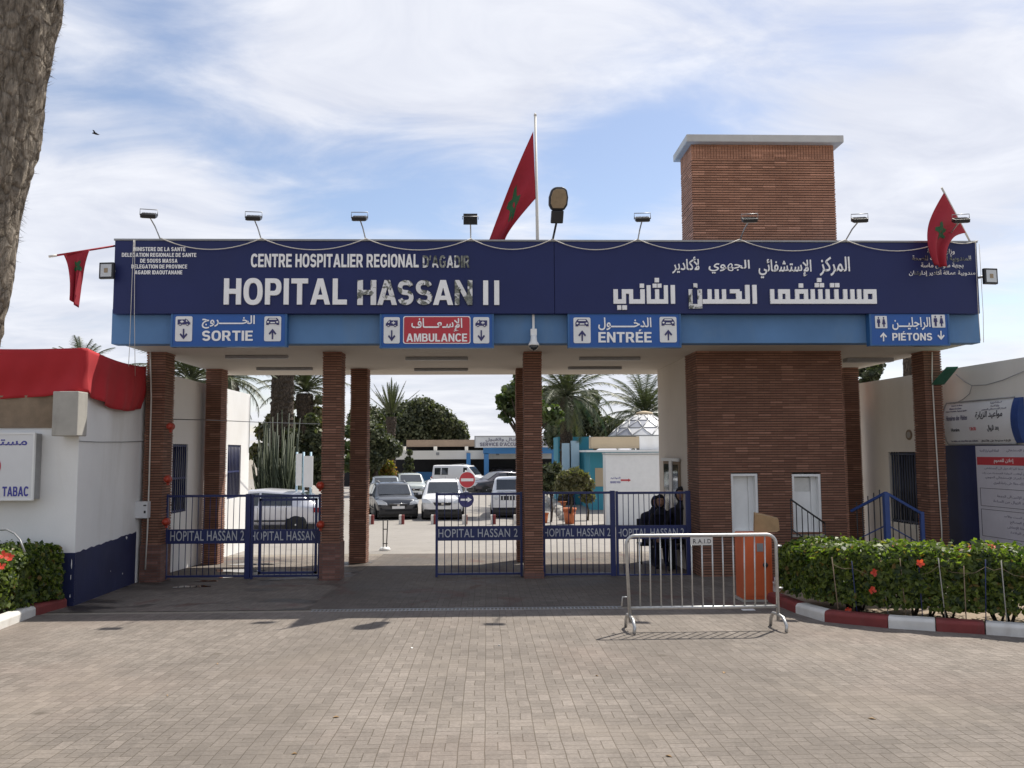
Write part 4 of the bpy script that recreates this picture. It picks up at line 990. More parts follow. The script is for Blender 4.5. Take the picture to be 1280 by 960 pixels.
tag(mb.build('paper_scrap', M['white']), 'small white paper scrap lying under the crowd barrier', 'litter')
# crumpled red and white plastic next to the cabinet
p = G(973, 748); bmx = bmesh.new(); bmesh.ops.create_icosphere(bmx, subdivisions=3, radius=1)
bo = thing('plastic_bag', 'crumpled red and white plastic bag between orange cabinet and hedge', 'bag', (p.x, p.y+.2, gz(p.y+.2)))
for nm, mt, off, sc in (('bag_body', 'white', (.03, 0, .12), (.11, .1, .13)), ('red_lining', 'kerb_red', (-.06, .0, .16), (.08, .08, .18))):
    mb = MB(); vs = []
    for v in bmx.verts:
        c = v.co*(1+.35*mnoise.noise(v.co*2.3+Vector(off)*9)); vs.append((p.x+off[0]+c.x*sc[0], p.y+.2+off[1]+c.y*sc[1], gz(p.y)+max(.005, off[2]+c.z*sc[2])))
    bmx.verts.index_update(); mb.add(vs, [[v.index for v in f.verts] for f in bmx.faces], 0, False); mb.build(nm, M[mt], bo)
bmx.free()

p = G(174, 726); bmx = bmesh.new(); bmesh.ops.create_icosphere(bmx, subdivisions=3, radius=1); bmx.verts.index_update(); mb = MB()
mb.add([(p.x+v.co.x*.05*(1+.5*mnoise.noise(v.co*2.6)), p.y+v.co.y*.05, gz(p.y)+.006+max(0, .09+v.co.z*.09*(1+.5*mnoise.noise(v.co*2.2+Vector((3, 1, 2)))))) for v in bmx.verts], [[v.index for v in f.verts] for f in bmx.faces]); bmx.free()
tag(mb.build('plastic_scrap', M['white']), 'crumpled white plastic scrap at the foot of the left brick column', 'litter')
rg = random.Random(17)
for i, (px, py) in enumerate(((515, 811), (624, 808), (836, 947), (209, 871), (368, 944), (746, 846), (272, 831), (1090, 900), (905, 842), (420, 898))):
    p = G(px, py); a = rg.uniform(0, 3.1); mb = MB(); d = Vector((math.cos(a), math.sin(a), 0)); e = Vector((-d.y, d.x, 0)); z = Vector((p.x, p.y, gz(p.y)+.008)); s_ = rg.uniform(.012, .028)
    mb.add([z-d*s_, z+e*s_*.5+Vector((0, 0, .008)), z+d*s_, z-e*s_*.5+Vector((0, 0, .006))], [(0, 1, 2, 3)])
    tag(mb.build('fallen_leaf' if i > 1 else 'paper_scrap', M['card'] if i > 1 else M['white'], solid=.002), 'tiny dry leaf lying on the open forecourt paving' if i > 1 else 'tiny white paper scrap lying on the open forecourt paving', 'leaf' if i > 1 else 'litter', 'dry leaves on the paving' if i > 1 else 'paper scraps on the paving')

# ------------------------------------------------------------------ foliage helpers
def leaves(centres, n, size, rng, squash=(1, 1, 1), shell=.35, up_bias=.3, aspect=1.7):
    """leaf quads (folded rhombi) spread through ellipsoids: centres = [(x,y,z,rx,ry,rz)]"""
    C_ = np.array(centres, float); w = (C_[:, 3]*C_[:, 4]*C_[:, 5])**(2/3); w /= w.sum()
    k = rng.choice(len(C_), n, p=w); d = rng.normal(size=(n, 3)); d /= np.linalg.norm(d, axis=1)[:, None]
    rad = 1-shell*rng.random(n)**1.6*1.0; rad *= 1+.10*rng.normal(size=n)
    pos = C_[k, :3]+d*C_[k, 3:6]*rad[:, None]
    nrm = d*.6+rng.normal(size=(n, 3))*.7; nrm[:, 2] += up_bias; nrm /= np.linalg.norm(nrm, axis=1)[:, None]
    return leaf_quads(pos, nrm, size*(.65+.7*rng.random(n)), rng, aspect)
def leaf_quads(pos, nrm, s, rng, aspect=1.7):
    n = len(pos); t = rng.normal(size=(n, 3)); t -= nrm*(t*nrm).sum(1)[:, None]; t /= np.linalg.norm(t, axis=1)[:, None]; b = np.cross(nrm, t)
    s = np.asarray(s)[:, None]
    V = np.stack([pos-t*s*aspect/2, pos+b*s/2-t*s*.08+nrm*s*.10, pos+t*s*aspect/2-nrm*s*.12, pos-b*s/2-t*s*.08+nrm*s*.10], 1).reshape(-1, 3)
    return V, np.arange(n*4).reshape(n, 4)
def tri_merge(parts):
    V = []; Fq = []; o = 0
    for v, f in parts: V.append(v); Fq.append(f+o); o += len(v)
    return np.concatenate(V), np.concatenate(Fq)

# right hedge: follows the kerb
def hedge(name, label, pts, half, h, n, seed, lumps, stems=True, z_low=.16, flowers=(), leaf=.045):
    rng = np.random.default_rng(seed); pts = [Vector((*p, 0)) for p in pts]
    segs = [(b-a).length for a, b in zip(pts[:-1], pts[1:])]; L = sum(segs)
    def at(u):
        s = u*L
        for (a, b), l in zip(zip(pts[:-1], pts[1:]), segs):
            if s <= l or l == segs[-1] and (a, b) == (pts[-2], pts[-1]): return a+(b-a)*min(1, s/l), (b-a).normalized()
            s -= l
        return pts[-1], (pts[-1]-pts[-2]).normalized()
    c0 = at(.5)[0]; o = thing(name, label, 'hedge', (c0.x, c0.y, gz(c0.y)))
    U_ = rng.random(n); pos = np.zeros((n, 3)); nrm = np.zeros((n, 3))
    side = rng.choice(3, n, p=[.42, .42, .16])       # front face, top, inside
    for i in range(n):
        c, d = at(U_[i]); q = Vector((-d.y, d.x, 0))
        bump = .10*mnoise.noise(Vector((U_[i]*L*1.6, seed, 0)))+.05*mnoise.noise(Vector((U_[i]*L*5, seed, 3)))
        hh = h*(1+bump*1.0)+.03
        if side[i] == 0: s = -1+.35*rng.random()**2; z = z_low+(hh-z_low)*rng.random()**.8
        elif side[i] == 1: s = rng.uniform(-1, 1); z = hh-.10*rng.random()**1.8+.03*rng.normal()
        else: s = rng.uniform(-.8, 1); z = z_low+(hh-z_low)*rng.random()
        rnd = max(0, (z-(hh-.18))/.18); s *= 1-.22*rnd**2*(abs(s) > .6)
        lump = 1+.16*mnoise.noise(Vector((U_[i]*L*3.1, z*4, seed)))
        pp = c+q*(s*half*lump+half); pos[i] = (pp.x, pp.y, gz(pp.y)+z)
        nn_ = (q*s*.9+Vector((0, 0, .9 if side[i] == 1 else .25))); nrm[i] = nn_
    k_sh = int(L*11)                       # stray shoots above the clipped top
    for i in range(k_sh):
        c, d = at(rng.random()); q = Vector((-d.y, d.x, 0)); b0 = c+q*half*rng.uniform(.1, 1.6); z0 = h*.97; ln = rng.uniform(.04, .16); lx, ly = rng.uniform(-.05, .05), rng.uniform(-.05, .05)
        for r_ in range(7):
            t_ = r_/6; j_ = rng.integers(0, n); pos[j_] = (b0.x+lx*t_+rng.uniform(-.02, .02), b0.y+ly*t_+rng.uniform(-.02, .02), gz(b0.y)+z0+ln*t_); nrm[j_] = (rng.normal()*.5, rng.normal()*.5, 1)
    nrm += rng.normal(size=(n, 3))*.55; nrm /= np.linalg.norm(nrm, axis=1)[:, None]
    V, Fq = leaf_quads(pos, nrm, leaf*(.6+.8*rng.random(n)), rng, 1.5); lf = mesh_np('foliage', V, Fq, M['hedge_leaf'], o)
    if stems:
        mb = MB()
        for i in range(int(L*4)):
            c, d = at(rng.random()); q = Vector((-d.y, d.x, 0)); b = c+q*half*rng.uniform(.5, 1.4); z = gz(b.y)
            for k in range(3):
                tp = b+Vector((rng.uniform(-.22, .22), rng.uniform(-.12, .12), 0)); mb.tube([(b.x, b.y, z), ((b.x*2+tp.x)/3, (b.y*2+tp.y)/3, z+.14), (tp.x, tp.y, z+h*.8)], [.016, .012, .005], 6)
        mb.build('stems', M['bark_dark'], o)
    return o, at, L
ri = kp[1:]; 
hp = [(kp[1][0]+.02, kp[1][1]+.62), (kp[2][0]+.05, kp[2][1]+.30), (kp[3][0], kp[3][1]+.20), (kp[5][0], kp[5][1]+.2), (kp[8][0], kp[8][1]+.2), (kp[-1][0]-.5, kp[-1][1]+.2)]
KY0 = G(87, 758).y
hr, hat, HL = hedge('hibiscus_hedge', 'clipped hibiscus hedge with red flowers behind the right painted kerb', hp, .52, .80, 40000, 3, None, z_low=.20)
hl_, hat2, HL2 = hedge('hibiscus_hedge', 'clipped hibiscus hedge before the white kiosk at the left edge', [(-5.72, 10.35), (-5.80, 9.6), (-5.86, 8.6), (-5.9, 7.4)][::-1] and [(-5.86, 7.2), (-5.84, 8.4), (-5.82, 9.4), (-5.66, KY0-.12)], .62, .80, 26000, 5, None, z_low=.14)
def flower(parent, p, n_, s=.06, seed=0):
    rr = random.Random(seed); mb = MB(); n_ = Vector(n_).normalized(); a = n_.orthogonal().normalized(); b = n_.cross(a); p = Vector(p)
    for k in range(5):
        an = k*2*math.pi/5+rr.random(); d = a*math.cos(an)+b*math.sin(an); e = n_.cross(d)
        mb.add([p, p+d*s*.5+e*s*.42+n_*s*.15, p+d*s*1.0+e*s*.2+n_*s*.32, p+d*s*1.0-e*s*.2+n_*s*.32, p+d*s*.5-e*s*.42+n_*s*.15], [(0, 1, 2, 3, 4)])
    mb.tube([p, p+n_*s*.9], s*.06, 5); return mb.build('flower', M['petal'], parent)
def hedge_hit(px, py, Y): return P(px, py, Y)
for i, (px, py) in enumerate(((1093, 716), (1090, 738), (1107, 693), (1130, 685), (1133, 690), (1150, 704), (1060, 764), (1240, 684.5), (1243, 686), (1214, 686), (1274, 694), (1264, 696), (1103, 690), (1020, 690), (1162, 692), (1178, 688), (1200, 690), (1226, 688), (1255, 690), (1068, 688), (1120, 684))):
    front = py > 697; g = G(px, 784); Y = hat(.5)[0].y
    # depth of the hedge face at that column
    best = min((hat(u/80)[0] for u in range(81)), key=lambda c: abs((c.x/c.y)-ray(px, 700).x/ray(px, 700).y))
    flower(hr, P(px, py, best.y+(-.04 if front else .25)), (random.uniform(-.3, .3), -1 if front else -.5, .2 if front else .9), .046, i)
for i, (px, py, Y) in enumerate(((4, 694, 9.2), (1, 708, 9.0), (12, 697, 9.6))): flower(hl_, P(px, py, Y), (.3, -.8, .6), .05, 40+i)

# light wire fence in front of the right hedge
wf = thing('wire_fence', 'thin rods with sagging wire along the front of the right hedge', 'fence', (kp[3][0], kp[3][1]+.13, gz(kp[3][1])))
tops = []
for i, px in enumerate((1048, 1071, 1110, 1132, 1152, 1181, 1206, 1230, 1257, 1285)):
    a, b = Vector((kp[2][0], kp[2][1]+.17, 0)), Vector((kp[6][0], kp[6][1]+.17, 0))
    q = on_line(px, 740, a, b); zt_ = gz(q.y)+random.uniform(.62, .80); lean = random.uniform(-.07, .05)
    mb = MB(); mb.tube([(q.x, q.y, gz(q.y)+.02), (q.x+lean, q.y-.01, zt_)], .0055, 6); mb.build('rod', M['wood'] if i % 3 == 0 else (M['gate_blue'] if i % 3 == 1 else M['concrete']), wf); tops.append(Vector((q.x+lean*.9, q.y-.01, zt_-.08)))
mb = MB()
for a, b in zip(tops[:-1], tops[1:]): mb.tube([a, (a+b)/2-Vector((0, 0, .03)), b], .0025, 5)
mb.build('wire', M['wood'], wf)

# ------------------------------------------------------------------ left kiosk
KY = G(87, 758).y; kx = P(96, 620, KY).x; SX = -5.83
kb = thing('white_kiosk', 'white rendered kiosk with navy plinth at the left of the gateway', 'kiosk', (kx, KY, gz(KY)))
zk = P(60, 439, KY).z-.02; zg = gz(KY)-.4
A0, A1 = (kx, KY), (SX, 14.1)
zp0, zp1 = P(92, 691, KY).z, on_line(176, 663, A0, A1).z
mb = MB(); poly = [(kx, KY), (SX, 14.1), (SX, 14.62), (-11.5, 14.62), (-11.5, KY)]
mb.prism([(x, y, zg) for x, y in poly], (0, 0, zk-.06-zg)); mb.build('wall', M['kiosk_wall'], kb, bevel=.008)
# navy plinth, uneven upper edge
mb = MB(); out = .012; n = 26; rr = random.Random(9)
prof = [(A0[0]+(A1[0]-A0[0])*i/n, A0[1]+(A1[1]-A0[1])*i/n, zp0+(zp1-zp0)*i/n+rr.uniform(-.012, .012)) for i in range(n+1)]
dirv = Vector((A1[0]-A0[0], A1[1]-A0[1], 0)).normalized(); nv = Vector((dirv.y, -dirv.x, 0))
for p, q in zip(prof[:-1], prof[1:]):
    mb.add([(p[0]+nv.x*out, p[1]+nv.y*out, zg), (q[0]+nv.x*out, q[1]+nv.y*out, zg), (q[0]+nv.x*out, q[1]+nv.y*out, q[2]), (p[0]+nv.x*out, p[1]+nv.y*out, p[2]), (p[0], p[1], p[2]), (q[0], q[1], q[2])], [(0, 1, 2, 3), (3, 2, 5, 4)])
mb.box(-11.5, kx+.012, KY-.012, KY-.0005, zg, zp0); mb.build('plinth', M['plinth'], kb)
# peeled flecks on the plinth
mb = MB()
for px, py, w, h in ((157, 672, .10, .07), (112, 680, .04, .03), (88, 705, .03, .16), (87, 722, .02, .10), (152, 717, .03, .03), (137, 714, .02, .02), (130, 748, .12, .02), (86, 745, .02, .06)):
    c = on_line(px, py, A0, A1)+nv*(out+.002); pl_ = [(c+dirv*w*.5*math.cos(a)*rr.uniform(.5, 1)+Vector((0, 0, h*.5*math.sin(a)*rr.uniform(.5, 1)))) for a in [2*math.pi*i/9 for i in range(9)]]
    mb.prism(pl_, nv*.002)
mb.build('bare_patch', M['kiosk_wall'], kb)
za, zb2 = P(30, 535, KY).z, P(30, 500, KY).z
mb = MB(); mb.box(-11.5, kx-.32, KY-.02, KY-.001, za, zb2+.06); mb.build('rough_band', M['wood'], kb)
mb = MB(); mb.box(-11.5, kx-.06, KY-.03, KY+.2, zk-.058, zk); mb.prism([(kx-.06, KY-.03, zk-.058), (kx+.03, KY-.03, zk-.058), (SX+.03, 14.1, zk-.058), (SX-.06, 14.1, zk-.058)], (0, 0, .058)); mb.build('parapet', M['concrete'], kb)
# thin cable along the side wall
cable('thin grey cable running along the white kiosk side wall', [Vector((*p[:2], p[2]))+nv*.02 for p in [on_line(x, y, A0, A1) for x, y in ((97, 551.5), (120, 552.5), (150, 552.5), (179, 551.5))]], .006, 'grey')
# concrete block at the corner
c = P(81, 517, KY-.2); mb = MB(); w0, w1 = P(65, 517, KY-.3).x, P(97, 517, KY-.3).x
mb.box(w0, w1, KY-.30, KY-.022, P(80, 545, KY-.3).z, P(80, 489, KY-.3).z)
tag(mb.build('concrete_box', M['concrete'], bevel=.012), 'weathered grey box fixed high on the kiosk front below the red cloth', 'box')
# red cloth round the kiosk top
rc = MB()
zc1 = P(60, 438, KY).z+.03; cb0 = P(40, 499, KY-.06).z
L1 = 5.5; L2 = math.hypot(A1[0]-A0[0], A1[1]-A0[1])-.05
def cloth(u, v):
    s = u*(L1+L2); fold = .04*math.sin(s*6+2*math.sin(s*2.1)+v*2.5)*v+.014*math.sin(s*17+v*6)*v+.02*math.sin(v*7+s*1.3)*v
    if s < L1:
        x = kx+.04-(L1-s); e = (L1-s); top = zc1-.02*abs(math.sin(s*1.7)); bot = cb0+.06*math.sin(s*1.3+1)-.02
        if e < .5: bot += (.5-e)*.15
        return (x, KY-.06-fold, top+(bot-top)*v)
    t = (s-L1)/L2; p = Vector((A0[0]+.04, A0[1]-.06, 0)).lerp(Vector((A1[0]+.05, A1[1], 0)), t)
    top = zc1+(on_line(180, 460, A0, A1).z-zc1)*t-.10*math.sin(math.pi*t)*.5; bot = P(103, 490, KY).z+(on_line(178, 511, A0, A1).z-P(103, 490, KY).z)*t-.14*math.sin(math.pi*min(1, t*1.0))**1.0
    q = p+nv*(.04+fold); return (q.x, q.y, top+(bot-top)*v)
rc.grid(cloth, 150, 14)
tag(rc.build('red_bunting', M['cloth_red'], solid=.004), 'wide red cloth draped round the top of the white kiosk', 'cloth')
# TABAC sign
sg = thing('tobacco_sign', 'white boxed sign ending in TABAC on the kiosk front', 'sign', (P(20, 585, KY).x, KY, P(20, 625, KY-.2).z))
sx1 = P(42, 585, KY-.2).x; sx0 = sx1-1.55; sz0, sz1 = P(20, 624.5, KY-.2).z, P(20, 542, KY-.2).z
mb = MB(); mb.box(sx0, sx1, KY-.2, KY-.013, sz0, sz1); mb.build('sign_box', M['grey'], sg, bevel=.006)
mb = MB(); mb.box(sx0, sx1, KY-.212, KY-.2005, sz0, sz1); fa = mb.build('face', M['sign_white'], sg)
mb = MB(); ft = .022
for q in ((sx0-.01, sx1+.01, sz0-.012, sz0+ft-.012), (sx0-.01, sx1+.01, sz1-ft+.012, sz1+.012), (sx0-.01, sx0+ft-.01, sz0+.0101, sz1-.0101), (sx1-ft+.01, sx1+.01, sz0+.0101, sz1-.0101)): mb.box(q[0], q[1], KY-.22, KY-.18, q[2], q[3])
mb.build('frame', M['white'], sg)
O, U, V = on_plane(3, 35.5, 608, 620.5, KY-.2125); set_text('lettering', bold('TABAC', .09), O, U, V, M['text_blue'], sg, .004)
O, U, V = on_plane(-42, 34, 547, 560, KY-.2125); set_text('arabic_lettering', font(shape_ar('مستشفى'), .014), O, U, V, M['text_blue'], sg, .004)
mb = MB(); c = P(-14, 583, KY-.2125); mb.prism([c+Vector((.16*math.cos(a), 0, .16*math.sin(a))) for a in [2*math.pi*i/28 for i in range(28)]], (0, -.004, 0)); mb.build('red_emblem', M['text_red'], sg)
# curved hose above the left hedge
cable('blue grey hose arching out of the left hedge', [P(-8, 663, 10.2), P(8, 662, 10.1), P(18, 667, 10.0), P(25, 675, 9.9), P(31, 690, 9.85)], .011, 'grey')

# white side wall behind the first column, with grilles
wy0, wy1 = 14.63, 20.6; zw0 = P(217, 466, 15.0).z; zw = (zw0, zw0)
lw = thing('left_side_wall', 'tall white wall with blue grilles running back beside the left columns', 'wall', (SX, 17, gz(17)))
mb = MB(); holes = []
def wall_point(px, py): return on_line(px, py, (SX, 10), (SX, 20))
w1 = (wall_point(214, 640).y, wall_point(233, 640).y, wall_point(222, 641).z, wall_point(222, 555).z)
w2 = (wall_point(283.5, 620).y, wall_point(300, 620).y, wall_point(291, 623).z, wall_point(291, 556).z)
ys = [wy0, w1[0], w1[1], w2[0], w2[1], wy1]
ztw = zw0
for i in range(5):
    a, b = ys[i], ys[i+1]
    if i in (1, 3):
        w = w1 if i == 1 else w2
        mb.box(SX-.3, SX, a, b, gz(b)-.3, w[2]); mb.box(SX-.3, SX, a, b, w[3], ztw)
    else: mb.box(SX-.3, SX, a, b, gz(b)-.3, ztw)
mb.build('wall', M['white_wall'], lw)
for w in (w1, w2):
    mb = MB(); mb.box(SX-.29, SX-.26, w[0]+.001, w[1]-.001, w[2]+.001, w[3]-.001); wn_ = mb.build('window', M['glass'], lw)
    mb = MB(); k = int((w[1]-w[0])/.11)
    for i in range(k+1): y = w[0]+.02+(w[1]-w[0]-.04)*i/k; mb.tube([(SX-.04, y, w[2]), (SX-.04, y, w[3])], .014, 6)
    for z in (w[2]+.03, (w[2]+w[3])/2, w[3]-.03): mb.box(SX-.055, SX-.03, w[0], w[1], z-.02, z+.02)
    mb.build('grille', M['gate_blue'], wn_)
cable('thin dark cable strung across the left gateway at door height', [P(214, 524, 14.6), P(260, 525, 16), P(330, 528, 20), P(400, 530, 24)], .008, 'black')
cable('thin dark cable down the white wall beyond the left columns', [wall_point(312, 495)+Vector((.02, 0, 0)), wall_point(310, 566)+Vector((.02, 0, 0))], .008, 'black')

# things fixed on the first columns
x, w = CX[0]
c = P(176, 637, 14.05); o = thing('meter_box', 'small pale meter box with dark slots on the left brick column', 'box', (c.x, 14.05, c.z))
mb = MB(); mb.box(P(168, 637, 14.05).x, P(184, 637, 14.05).x, 14.05, 14.195, P(176, 648, 14.05).z, P(176, 627, 14.05).z); mb.build('case', M['sign_white'], o, bevel=.01)
mb = MB(); q = P(181, 632, 14.05); mb.box(q.x-.02, q.x+.025, 14.043, 14.0495, q.z-.008, q.z+.012); q = P(181, 640, 14.05); mb.box(q.x-.015, q.x+.015, 14.043, 14.0495, q.z-.02, q.z+.02); mb.build('slot', M['black'], o)
cable('cream conduit running down the left brick column to the ground', [P(188, 440, 14.17), P(189, 500, 14.17), P(186.5, 600, 14.17), P(184.5, 660, 14.17), P(181.5, 712, 14.17)], .013)
cable('white conduit running down the right brick column', [P(1165, 440, 14.17), P(1165, 470, 14.17), P(1168, 520, 14.17), P(1173, 600, 14.17), P(1177, 660, 14.17), P(1178, 690, 14.17)], .012)
for px, py, lb in ((212.5, 533, 'orange warning lamp high on the left brick column, topmost of three'), (209, 599, 'orange warning lamp on the left brick column, middle one of three'), (207, 652.5, 'orange warning lamp low on the left brick column, just above the name plate'),
                   (399.5, 607, 'orange warning lamp on the second brick column, above the silver hatchback roof'), (400, 656, 'orange warning lamp on the second brick column, beside the gate name plate')):
    c = P(px, py, 14.13); o = thing('warning_lamp', lb, 'warning lamp', c, 'orange warning lamps on the brick columns')
    mb = MB(); mb.lathe([(.002, -.07), (.03, -.065), (.05, -.045), (.06, -.01), (.06, .02)], c, 16, axis='y'); mb.build('lens', M['lantern'], o)
    mb = MB(); mb.lathe([(.066, .021), (.066, .055), (.03, .068)], c, 16, axis='y'); mb.box(c.x-.02, c.x+.02, c.y+.03, c.y+.06, c.z-.10, c.z-.05); mb.build('holder', M['lantern'], o)

# ------------------------------------------------------------------ right-hand building
RA, RB = (8.02, 17.7), (8.52, 11.2)
rd = Vector((RB[0]-RA[0], RB[1]-RA[1], 0)).normalized(); rn = Vector((rd.y, -rd.x, 0))     # rn faces the forecourt (-x)
rn = rn if rn.x < 0 else -rn
def rw(px, py): return on_line(px, py, RA, RB)
zt_ = (rw(1190, 462).z+rw(1275, 446).z)/2
rb = thing('right_building', 'cream rendered building with grille and notices at the right edge', 'building', (8.3, 14.5, gz(14.5)))
g0_, g1_ = rw(1112, 600), rw(1150, 600); gtop, gbot = rw(1130, 565).z, gz(15.5)+.75
mb = MB()
def wseg(a, b, z0, z1, dep=.3):
    pts = [(a.x, a.y, z0), (b.x, b.y, z0), (b.x-rn.x*dep, b.y-rn.y*dep, z0), (a.x-rn.x*dep, a.y-rn.y*dep, z0)]; mb.prism(pts, (0, 0, z1-z0))
va, vb = Vector((*RA, 0)), Vector((*RB, 0)); gg0 = Vector((g0_.x, g0_.y, 0)); gg1 = Vector((g1_.x, g1_.y, 0))
wseg(va, gg0, gz(18)-.3, zt_); wseg(gg0, gg1, gtop, zt_); wseg(gg0, gg1, gz(18)-.3, gbot); wseg(gg1, vb, gz(18)-.3, zt_)
mb.box(RB[0]+.002, 16, 11.2, 11.5, gz(11.2)-.4, zt_); mb.build('wall', M['cream_wall'], rb)
mb = MB(); a, b = gg0-rn*.25, gg1-rn*.25; mb.add([(a.x, a.y, gbot), (b.x, b.y, gbot), (b.x, b.y, gtop), (a.x, a.y, gtop)], [(0, 1, 2, 3)]); wn_ = mb.build('window', M['glass'], rb, solid=.02)
mb = MB()
for i in range(12):
    p = gg0.lerp(gg1, (i+.5)/12)-rn*.05; mb.tube([(p.x, p.y, gbot), (p.x, p.y, gtop)], .015, 6)
p, q = gg0-rn*.05, gg1-rn*.05
for z in (gbot+.04, gtop-.04): mb.tube([(p.x, p.y, z), (q.x, q.y, z)], .018, 6)
mb.build('grille', M['grey_blue'], wn_)
c = rw(1136.5, 543.5); mb = MB()
ring = [c+rd*.10*math.cos(a)+Vector((0, 0, .10*math.sin(a))) for a in [2*math.pi*i/24 for i in range(24)]]
mb.prism(ring, rn*.012); mb.build('vent_cover', M['wood'], rb)
mb = MB(); mb.prism([c+rn*.0125+(p-c)*.62 for p in ring], rn*.006); mb.build('vent_disc', M['concrete'], rb)
# visiting hours sign
def wall_frame(x0, x1, y0, y1, off):
    a = rw(x0, (y0+y1)/2); b = rw(x1, (y0+y1)/2); z0, z1 = rw(x0, y1).z, rw(x0, y0).z
    return Vector((a.x, a.y, z0))+rn*off, Vector((b.x-a.x, b.y-a.y, 0)), Vector((0, 0, z1-z0))
vs_ = thing('visiting_hours_sign', 'white curved sign giving visiting hours in Arabic and French on the cream wall', 'sign', rw(1230, 556))
O, U, V = wall_frame(1186.5, 1273, 505, 555, .03)
mb = MB()
def bowed(u, v): return O+U*u+V*v+rn*(.085*math.sin(math.pi*v)**.8)
nb_ = 12
side0 = [bowed(0, i/nb_) for i in range(nb_+1)]; mb.prism(side0+[O+V-rn*.02, O-rn*.02], U); mb.build('sign_face', M['sign_white'], vs_)
mb = MB(); sd_ = [bowed(1, i/nb_)+rn*.02+U.normalized()*.001 for i in range(nb_+1)]; mb.prism(sd_+[O+U+V-rn*.02, O+U-rn*.02], U.normalized()*.16); mb.build('blue_end', M['rail_blue'], vs_)
mb = MB(); sd_ = [bowed(0, i/nb_)+rn*.008-U.normalized()*.001 for i in range(nb_+1)]; mb.prism(sd_+[O+V-rn*.02, O-rn*.02], U.normalized()*-.03)
mb.tube([O+V+rn*.01+Vector((0, 0, .012)), O+V+U+rn*.01+Vector((0, 0, .012))], .012, 6); mb.tube([O+rn*.01-Vector((0, 0, .012)), O+U+rn*.01-Vector((0, 0, .012))], .012, 6); mb.build('frame', M['grey'], vs_)
def bow_text(name, VF, u0, u1, v0, v1, mat):
    A, Fs = VF; lo = A.min(0); sz = A.max(0)-lo; mb = MB(); zr = sz[2] or 1
    mb.add([bowed(u0+(u1-u0)*float((p[0]-lo[0])/sz[0]), v0+(v1-v0)*float((p[1]-lo[1])/sz[1]))+rn*(.002+.003*float((p[2]-lo[2])/zr)) for p in A], Fs); return mb.build(name, mat, vs_)
bow_text('lettering', font('Horaires des Visites', .018), .05, .38, .57, .69, M['text_grey'])
bow_text('arabic_lettering', font(shape_ar('مواعيد الزيارة'), .016), .50, .88, .56, .75, M['text_ink'])
bow_text('lettering', font('Horaire', .02), .12, .25, .30, .38, M['text_ink']); bow_text('lettering', font('13h30', .02), .41, .50, .31, .39, M['text_red']); bow_text('arabic_lettering', font(shape_ar('بعد الزوال'), .012), .66, .82, .27, .42, M['text_ink'])
for i, (tx, u0, u1, v) in enumerate((('Royaume du Maroc', .10, .27, .91), ('Ministere de la Sante', .08, .27, .84), ('Centre Hospitalier Regional Agadir', .03, .36, .77))): bow_text('small_lettering', font(tx, .015), u0, u1, v, v+.045, M['text_grey'])
for i, (tx, u0, u1, v) in enumerate((('المملكة المغربية', .68, .84, .90), ('وزارة الصحة', .70, .82, .83), ('المركز الإستشفائي الجهوي', .58, .92, .755))): bow_text('small_lettering', font(shape_ar(tx), .01), u0, u1, v, v+.055, M['text_grey'])
bow_text('small_lettering', font('La visite est interdite aux enfants', .015), .07, .48, .045, .09, M['text_grey']); bow_text('small_lettering', font(shape_ar('الزيارة ممنوعة على الأطفال'), .01), .52, .93, .03, .09, M['text_ink'])
# dark blue board with notice poster
O, U, V = wall_frame(1186.5, 1300, 557, 700, .015)
db = thing('notice_board', 'dark navy panel on the cream wall below the curved sign', 'board', O)
mb = MB(); mb.prism([O, O+U, O+U+V, O+V], rn*.03); mb.build('panel', M['plinth'], db)
O, U, V = wall_frame(1226, 1300, 557.5, 681, .048)
po = thing('notice_poster', 'pale printed notice with red heading bar on the navy panel', 'poster', O)
mb = MB(); mb.prism([O, O+U, O+U+V, O+V], rn*.006); mb.build('sheet', M['paper'], po)
mb = MB(); p = rn*.0065
mb.prism([O+U*.02+V*.81+p, O+U*.98+V*.81+p, O+U*.98+V*.89+p, O+U*.02+V*.89+p], rn*.002); mb.build('red_bar', M['text_red'], po)
set_text('lettering', font(shape_ar('إعلان للعموم'), .012), O+U*.33+V*.825+rn*.009, U*.34, V*.05, M['white'], po, .002)
rrp = random.Random(3)
for tx, u0, u1, v in (('يمنع منعا كليا الدخول الى المستشفى', .15, .92, .76), ('خارج أوقات الزيارة المحددة من طرف', .1, .92, .715), ('إدارة المركز الإستشفائي الجهوي', .16, .9, .67), ('وذلك حفاظا على راحة المرضى', .3, .85, .62), ('من الإثنين الى الجمعة', .35, .85, .49), ('بعد الزوال من الساعة', .28, .85, .44), ('يومي السبت والأحد', .45, .88, .30), ('جميع المصالح', .55, .88, .25), ('مصلحة الإنعاش', .5, .88, .20), ('قسم الولادة', .55, .88, .15), ('المملكة المغربية وزارة الصحة', .08, .42, .935), ('المركز الإستشفائي', .55, .95, .935)):
    tx = ''.join(c for c in tx if c in AR or c == ' ')
    set_text('small_lettering', font(shape_ar(tx), .006), O+U*u0+V*v+p, U*(u1-u0), V*.032, M['text_grey'], po, .0015)
mb = MB()
for (u0, u1, v0, v1) in ((.05, .95, .40, .58), (.05, .95, .10, .37)):
    for q in ((u0, u1, v0, v0+.004), (u0, u1, v1-.004, v1), (u0, u0+.008, v0+.0041, v1-.0041), (u1-.008, u1, v0+.0041, v1-.0041)): mb.prism([O+U*q[0]+V*q[2]+p, O+U*q[1]+V*q[2]+p, O+U*q[1]+V*q[3]+p, O+U*q[0]+V*q[3]+p], rn*.0015)
